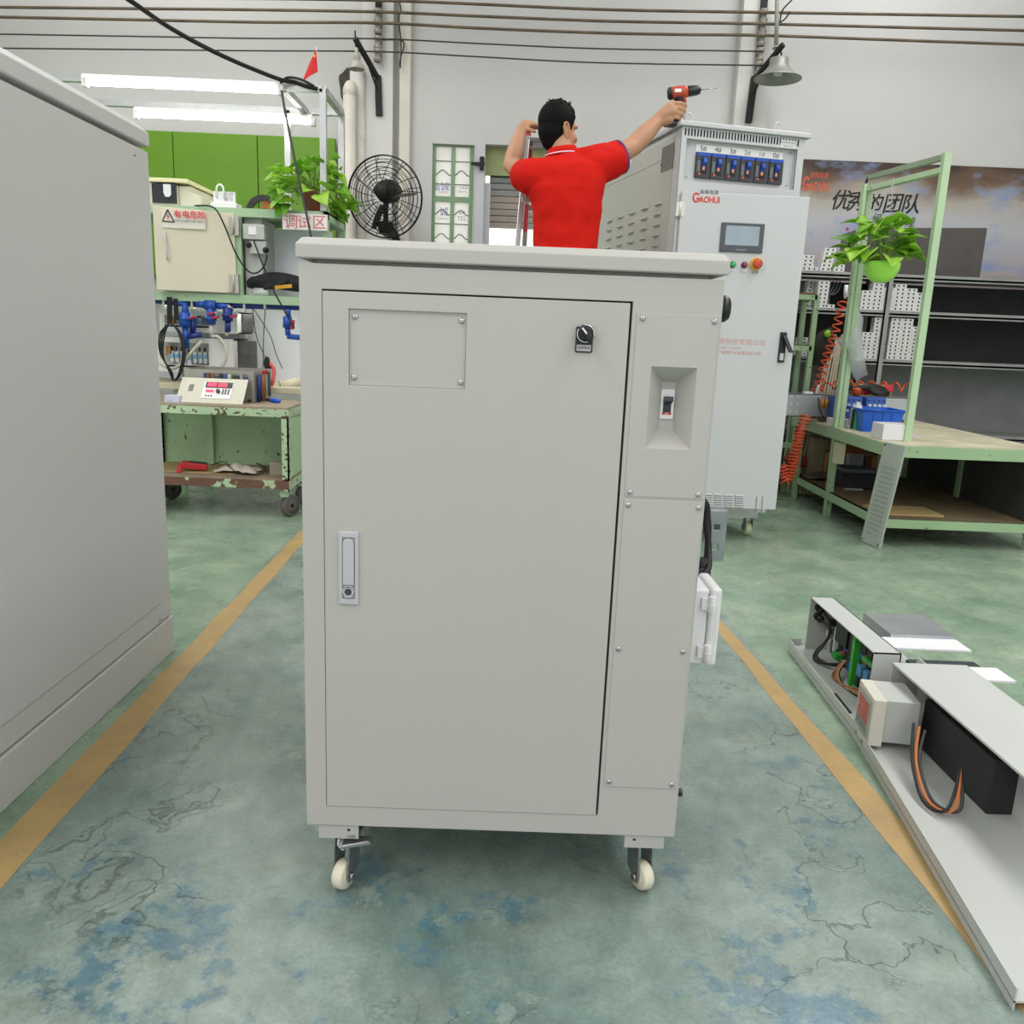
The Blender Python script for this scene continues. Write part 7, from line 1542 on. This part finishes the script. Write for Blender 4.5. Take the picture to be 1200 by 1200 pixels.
und('printer', 988.5, 555, 1030, 577, 5.72, .25, '#26272b', 'black office printer on the lower shelf of the bench', 'printer', .012)
q = MB(); a, b = PY(990, 551, 5.77), PY(1030, 551, 5.77); q.box(a.x, b.x, 5.77, 5.98, PY(988.5, 555, 5.75).z + .001, PY(988.5, 555, 5.75).z + .03); mk('folder', q, M('folder_grey', '#56606a', .6, var=.1), None, 'grey blue folder lying on the black printer', 'folder')
q = MB(); p = PZ(997, 573, SH + .004); q.box(p.x - .05, p.x + .08, p.y - .02, p.y + .1, SH, SH + .01); mk('silver_bracket', q, ALB, None, 'small silver bracket beside the black printer', 'bracket')
q = MB(); q.box(GX0 + .06, GX0 + .45, 4.85, 5.1, SH, SH + .012); mk('kraft_sheet', q, M('kraft_card', '#b39a6a', .8, var=.1), None, 'flat kraft card on the lower shelf near the perforated panel', 'cardboard')
pb_ = thing('wire_brush', (PY(1010, 535, 5.8).x, 5.85, PY(1010, 536, 5.8).z), 0, 'row of brown bristles on a board under the bench top', 'brush')
a, b = PY(990, 536, 5.8), PY(1032, 536, 5.8); q = MW(pb_); q.box(a.x, b.x + .1, 6.06, 6.16, a.z - .012, a.z); q.box(b.x + .06, b.x + .1, 6.06, 6.16, SH, a.z); q.box(a.x, a.x + .03, 6.12, 6.16, SH, a.z); mk('board', q, M('orange_wood', '#a5764a', .7, var=.1), pb_)
for k in range(22): x_ = a.x + .006 + (b.x - a.x) * k / 22; q = MW(pb_); q.cyl((x_, 6.1, a.z), (x_ + .004 * math.sin(k * 3), 6.11, a.z + .085), .0075, n=7); mk('bristle', q, M('bristle_brown', '#8a5a34', .8, var=.15), pb_)
# perforated panel leaning on the bench
P0, P1 = PZ(1008, 634, 0), PZ(1030, 643.5, 0); P3 = PY(1036.5, 517.5, 4.70); ud = P3 - P0; P2 = P1 + ud
P0.z = P1.z = .002
rt = (P1 - P0); nn = rt.cross(ud).normalized()
if nn.y > 0: nn = -nn
pp_ = thing('perforated_panel', (P0 + P1) / 2, 0, 'pale grey slotted metal panel leaning on the near end of the bench', 'panel')
q = MW(pp_); q.hexa([P0, P1, P2, P3], [p - nn * .012 for p in (P0, P1, P2, P3)]); mk('sheet', q, M('pale_panel', '#b4bab2', .5, var=.02), pp_, bevel=.002)
SLT = M('slot_grey', '#7f847e', .8, var=0)
def pq_(u, v_): return P0 + rt * u + ud * v_ + nn * .0008
for r in range(15):
    v0 = .1 + r * .0465
    for c in range(9):
        if r == 0 and c == 5: continue
        u0 = .17 + c * .075; q = MW(pp_); k4 = [pq_(u0, v0 + .026), pq_(u0 + .025, v0 + .026), pq_(u0 + .055, v0), pq_(u0 + .03, v0)]; q.add(k4, [(0, 1, 2, 3)]); mk('slot', q, SLT, pp_)
for u, v_ in ((.08, .03), (.9, .03), (.08, .97)): q = MW(pp_); q.cyl(pq_(u, v_), pq_(u, v_) + nn * .003, .006, n=8); mk('screw', q, M('slot_dark', '#3b3c3d', .8, var=0), pp_)
# ------------------------------------------------------------------ opened chassis on the floor at right
ch_ = thing('open_chassis', (1.3, 2.45, 0), 0, 'opened pale grey electronics chassis lying on the floor at the right edge', 'chassis')
CHP = M('chassis_grey', '#bfc2be', .45, var=.02)
def lineX(Y): return 1.107 + (Y - 2.955) * .044 if Y >= 2.3 else 1.0782 - (2.3 - Y) * .13
YF = 2.984; YN = 1.25
BOXM = [False]
def sx_(off, Y): return (1.115 + off) if BOXM[0] else lineX(Y) + off
def slab(o0, o1, Y0, Y1, z0, z1, name, mat_=CHP, parent=None, bevel=0):
    q = MW(ch_); q.hexa([(sx_(o0, Y0), Y0, z0), (sx_(o1, Y0), Y0, z0), (sx_(o1, Y1), Y1, z0), (sx_(o0, Y1), Y1, z0)], [(sx_(o0, Y0), Y0, z1), (sx_(o1, Y0), Y0, z1), (sx_(o1, Y1), Y1, z1), (sx_(o0, Y1), Y1, z1)])
    return mk(name, q, mat_, parent or ch_, bevel=bevel)
for ya__, yb__ in ((YN, 2.3), (2.3, YF)): slab(0, .42, ya__, yb__, .018, .022, 'base_tray'); slab(0, .003, ya__, yb__, .002, .048, 'tray_lip')
slab(0, .05, YF - .003, YF, .018, .048, 'tray_end')
for yy_ in (2.26, 2.2): q = MW(ch_); q.cyl((sx_(-.002, yy_), yy_, .03), (sx_(.0, yy_), yy_, .03), .006, n=10); mk('tray_screw', q, STEEL, ch_)
# tall box with its left side open
BOXM[0] = True
o0, o1, yA, yB_ = .045, .13, 2.397, 2.95; HT = .228
slab(o0, o1, yA, yB_, HT - .004, HT, 'top_cover'); slab(o0, o1, yB_ - .004, yB_, .02, HT, 'end_plate'); slab(o0, o1, yA, yA + .004, .02, HT, 'end_plate'); bkp = slab(o1 - .004, o1, yA, yB_, .02, HT, 'back_plate')
# next bay towards the camera
slab(o0 + .03, .30, 1.55, yA - .06, HT - .012, HT - .006, 'rear_cover'); slab(o1 + .05, o1 + .054, 1.4, yA, .02, HT - .01, 'divider'); slab(o0 + .03, .30, yA - .064, yA - .06, .02, HT - .01, 'divider')
for k, (yy0, yy1, zz) in enumerate(((2.52, 2.62, .2), (2.28, 2.38, .2))): slab(.16, .42, yy0, yy1, zz - .006, zz, 'white_bracket', WHITE); slab(.16, .168, yy0, yy1, .02, zz, 'white_bracket', WHITE)
slab(.20, .42, 2.62, 2.84, .20, .21, 'heat_sink', ALB); slab(.2, .21, 2.62, 2.84, .02, .2, 'heat_sink', ALB)
slab(.2, .42, 2.40, 2.50, .05, .17, 'dark_block', M('block_dark', '#33373c', .5, var=.1))
# boards and parts inside
XB = o1 - .006
def comp(off0, off1, y0_, y1_, z0, z1, c, name, bv=.001, rough=.45): return slab(off0, off1, y0_, y1_, z0, z1, name, M('comp_' + c[1:], c, rough, var=.08, scale=40), None, bv)
comp(XB - .004, XB, 2.44, 2.90, .03, .2, '#2b3a34', 'circuit_board')
comp(XB - .035, XB - .004, 2.70, 2.80, .12, .21, '#17191c', 'black_relay')
comp(XB - .03, XB - .004, 2.64, 2.69, .10, .19, '#1f2126', 'black_relay')
comp(XB - .02, XB - .004, 2.715, 2.76, .10, .13, '#2458b0', 'blue_trimmer'); comp(XB - .02, XB - .004, 2.66, 2.70, .04, .075, '#2458b0', 'blue_trimmer'); comp(XB - .022, XB - .004, 2.665, 2.70, .09, .12, '#2a5cc0', 'blue_trimmer')
comp(XB - .045, XB - .03, 2.612, 2.632, .02, .2, '#3fa83c', 'green_riser'); comp(XB - .03, XB, 2.602, 2.642, .02, .2, '#2f8e34', 'green_riser')
comp(XB - .02, XB - .004, 2.83, 2.845, .06, .15, '#d8dad8', 'ribbon_cable'); comp(XB - .03, XB - .004, 2.78, 2.82, .045, .065, '#2f9c3e', 'green_plug')
comp(XB - .012, XB - .004, 2.76, 2.775, .075, .09, '#c03a4a', 'red_part')
for k in range(3):
    y_ = 2.57 - .05 * k; comp(XB - .04, XB - .012, y_ - .016, y_ + .016, .075, .115, '#4f87a8', 'blue_terminal'); comp(XB - .042, XB - .014, y_ - .01, y_ + .01, .04, .078, '#1c2430', 'terminal_screw'); comp(XB - .045, XB - .012, y_ - .017, y_ + .017, .026, .04, '#3a9a5a', 'green_base')
comp(XB - .04, XB - .02, 2.46, 2.56, .14, .155, '#2f9440', 'green_plug'); comp(XB - .03, XB - .012, 2.545, 2.575, .125, .16, '#b03030', 'red_part'); comp(XB - .035, XB - .01, 2.44, 2.46, .11, .13, '#a82c3c', 'red_part'); comp(XB - .03, XB - .006, 2.56, 2.6, .15, .2, '#2a2b30', 'black_relay')
rnd = random.Random(4)
for k in range(26):
    y_ = rnd.uniform(2.64, 2.88); z_ = rnd.uniform(.04, .17); c = ('#c9c9c4', '#3a4a6a', '#1d1f24', '#8a7a40', '#5a7a8a')[k % 5]; comp(XB - rnd.uniform(.01, .018), XB - .004, y_ - .006, y_ + .006, z_ - .005, z_ + .005, c, 'small_component', 0)
for k in range(22):
    y_ = rnd.uniform(2.43, 2.88); z_ = rnd.uniform(.05, .19); c = ('#2a5cc0', '#1d1f24', '#b9302c', '#c9c9c4', '#2f9440', '#17191c')[k % 6]; w3 = rnd.uniform(.008, .018); comp(XB - rnd.uniform(.018, .034), XB - .004, y_ - w3, y_ + w3, z_ - .012, z_ + .012, c, 'component', .001)
# inlet plugs and wiring on the far end plate
def cp_(off, Y, z): return Vector((sx_(off, Y), Y, z))
for z_ in (.19, .155):
    q = MW(ch_); q.cyl(cp_(o0 + .03, yB_ - .004, z_), cp_(o0 + .03, yB_ - .022, z_), .014, n=14); q.sph(cp_(o0 + .034, yB_ - .03, z_ - .003), .014, 12, 8); mk('inlet_plug', q, RUBBER, ch_)
def wire_(pts, r, c): q = MW(ch_); q.tube(interp([cp_(*p) for p in pts], 6), r, 6); mk('wire', q, M('wire_' + c[1:], c, .5, var=0), ch_)
wire_([(o0 + .036, 2.915, .185), (o0 + .045, 2.86, .16), (o0 + .04, 2.85, .1), (o0 + .01, 2.86, .05), (o0 - .01, 2.82, .03), (o0 + .01, 2.76, .04), (o0 + .05, 2.74, .05)], .005, '#15161a')
wire_([(o0 + .036, 2.915, .15), (o0 + .048, 2.85, .13), (o0 + .03, 2.85, .08), (o0 + .0, 2.83, .04), (o0 + .02, 2.77, .035), (o0 + .06, 2.72, .05)], .005, '#15161a')
for k, c in enumerate(('#a5653a', '#7a4530', '#b98a44', '#8c5a7a', '#c9a030', '#3a2a24')):
    wire_([(o0 + .05, 2.72 - .004 * k, .07), (o0 + .02, 2.70 - .006 * k, .045), (o0 - .005 + .003 * k, 2.66 - .01 * k, .03), (o0 + .02, 2.58 - .012 * k, .032), (o0 + .05, 2.53 - .01 * k, .05)], .0028, c)
BOXM[0] = False
slab(.022, .034, 2.40, 2.54, .022, .026, 'black_strip', M('strip_black', '#2e302e', .6, var=.1))
# display module sitting on the tray edge
dmn = thing('display_module', (sx_(.028, 2.235), 2.235, .022), math.radians(-8), 'beige display module with red readouts resting on the open chassis', 'display module')
DMB = M('module_beige', '#d5d3c4', .5, var=.02)
q = MB(); q.box(-.022, .016, -.075, .075, .012, .155); mk('case', q, DMB, dmn, bevel=.004)
q = MB(); q.box(.018, .11, -.06, .085, .02, .15); mk('rear_housing', q, CHP, dmn, bevel=.003)
q = MB(); q.box(-.0245, -.0225, -.06, .06, .03, .14); fc_ = mk('face', q, M('module_face', '#aeb0ac', .5, var=.05), dmn)
for z0_, z1_, c in ((.095, .125, '#c83a3a'), (.06, .09, '#b8443c')): q = MB(); q.box(-.026, -.0246, -.045, .045, z0_, z1_); mk('readout', q, M('readout_' + c[1:], c, .3, var=.3, scale=90), fc_)
q = MB(); q.box(-.0255, -.0246, -.05, .05, .036, .056); mk('button_strip', q, M('strip_green', '#6f8a80', .5, var=.2, scale=90), fc_)
for y_ in (-.035, .02): q = MB(); q.cyl((-.02, y_, .0), (-.02, y_, .012), .006, n=10); mk('foot', q, DMB, dmn)
# black components and leads in the near bay
q = MW(ch_); a_ = Vector((sx_(.2, 2.0), 2.0, .022)); q.box(a_.x - .01, a_.x + .14, 1.85, 2.2, .022, .17); mk('black_module', q, M('near_black', '#232527', .5, var=.1), ch_, bevel=.004)
for k, c in enumerate(('#1a1a1c', '#c4713a', '#3a3a3c')):
    q = MW(ch_); q.tube(interp([(sx_(.1, 2.1) + .006 * k, 2.1 - .02 * k, .14), (sx_(.07, 2.0) + .01 * k, 2.0, .08), (sx_(.06, 1.9) + .012 * k, 1.88, .036), (sx_(.1, 1.8) + .016 * k, 1.82, .05), (sx_(.16, 1.85), 1.9, .12)], 7), .0045, 6); mk('wire', q, M('wire_' + c[1:], c, .5, var=0), ch_)
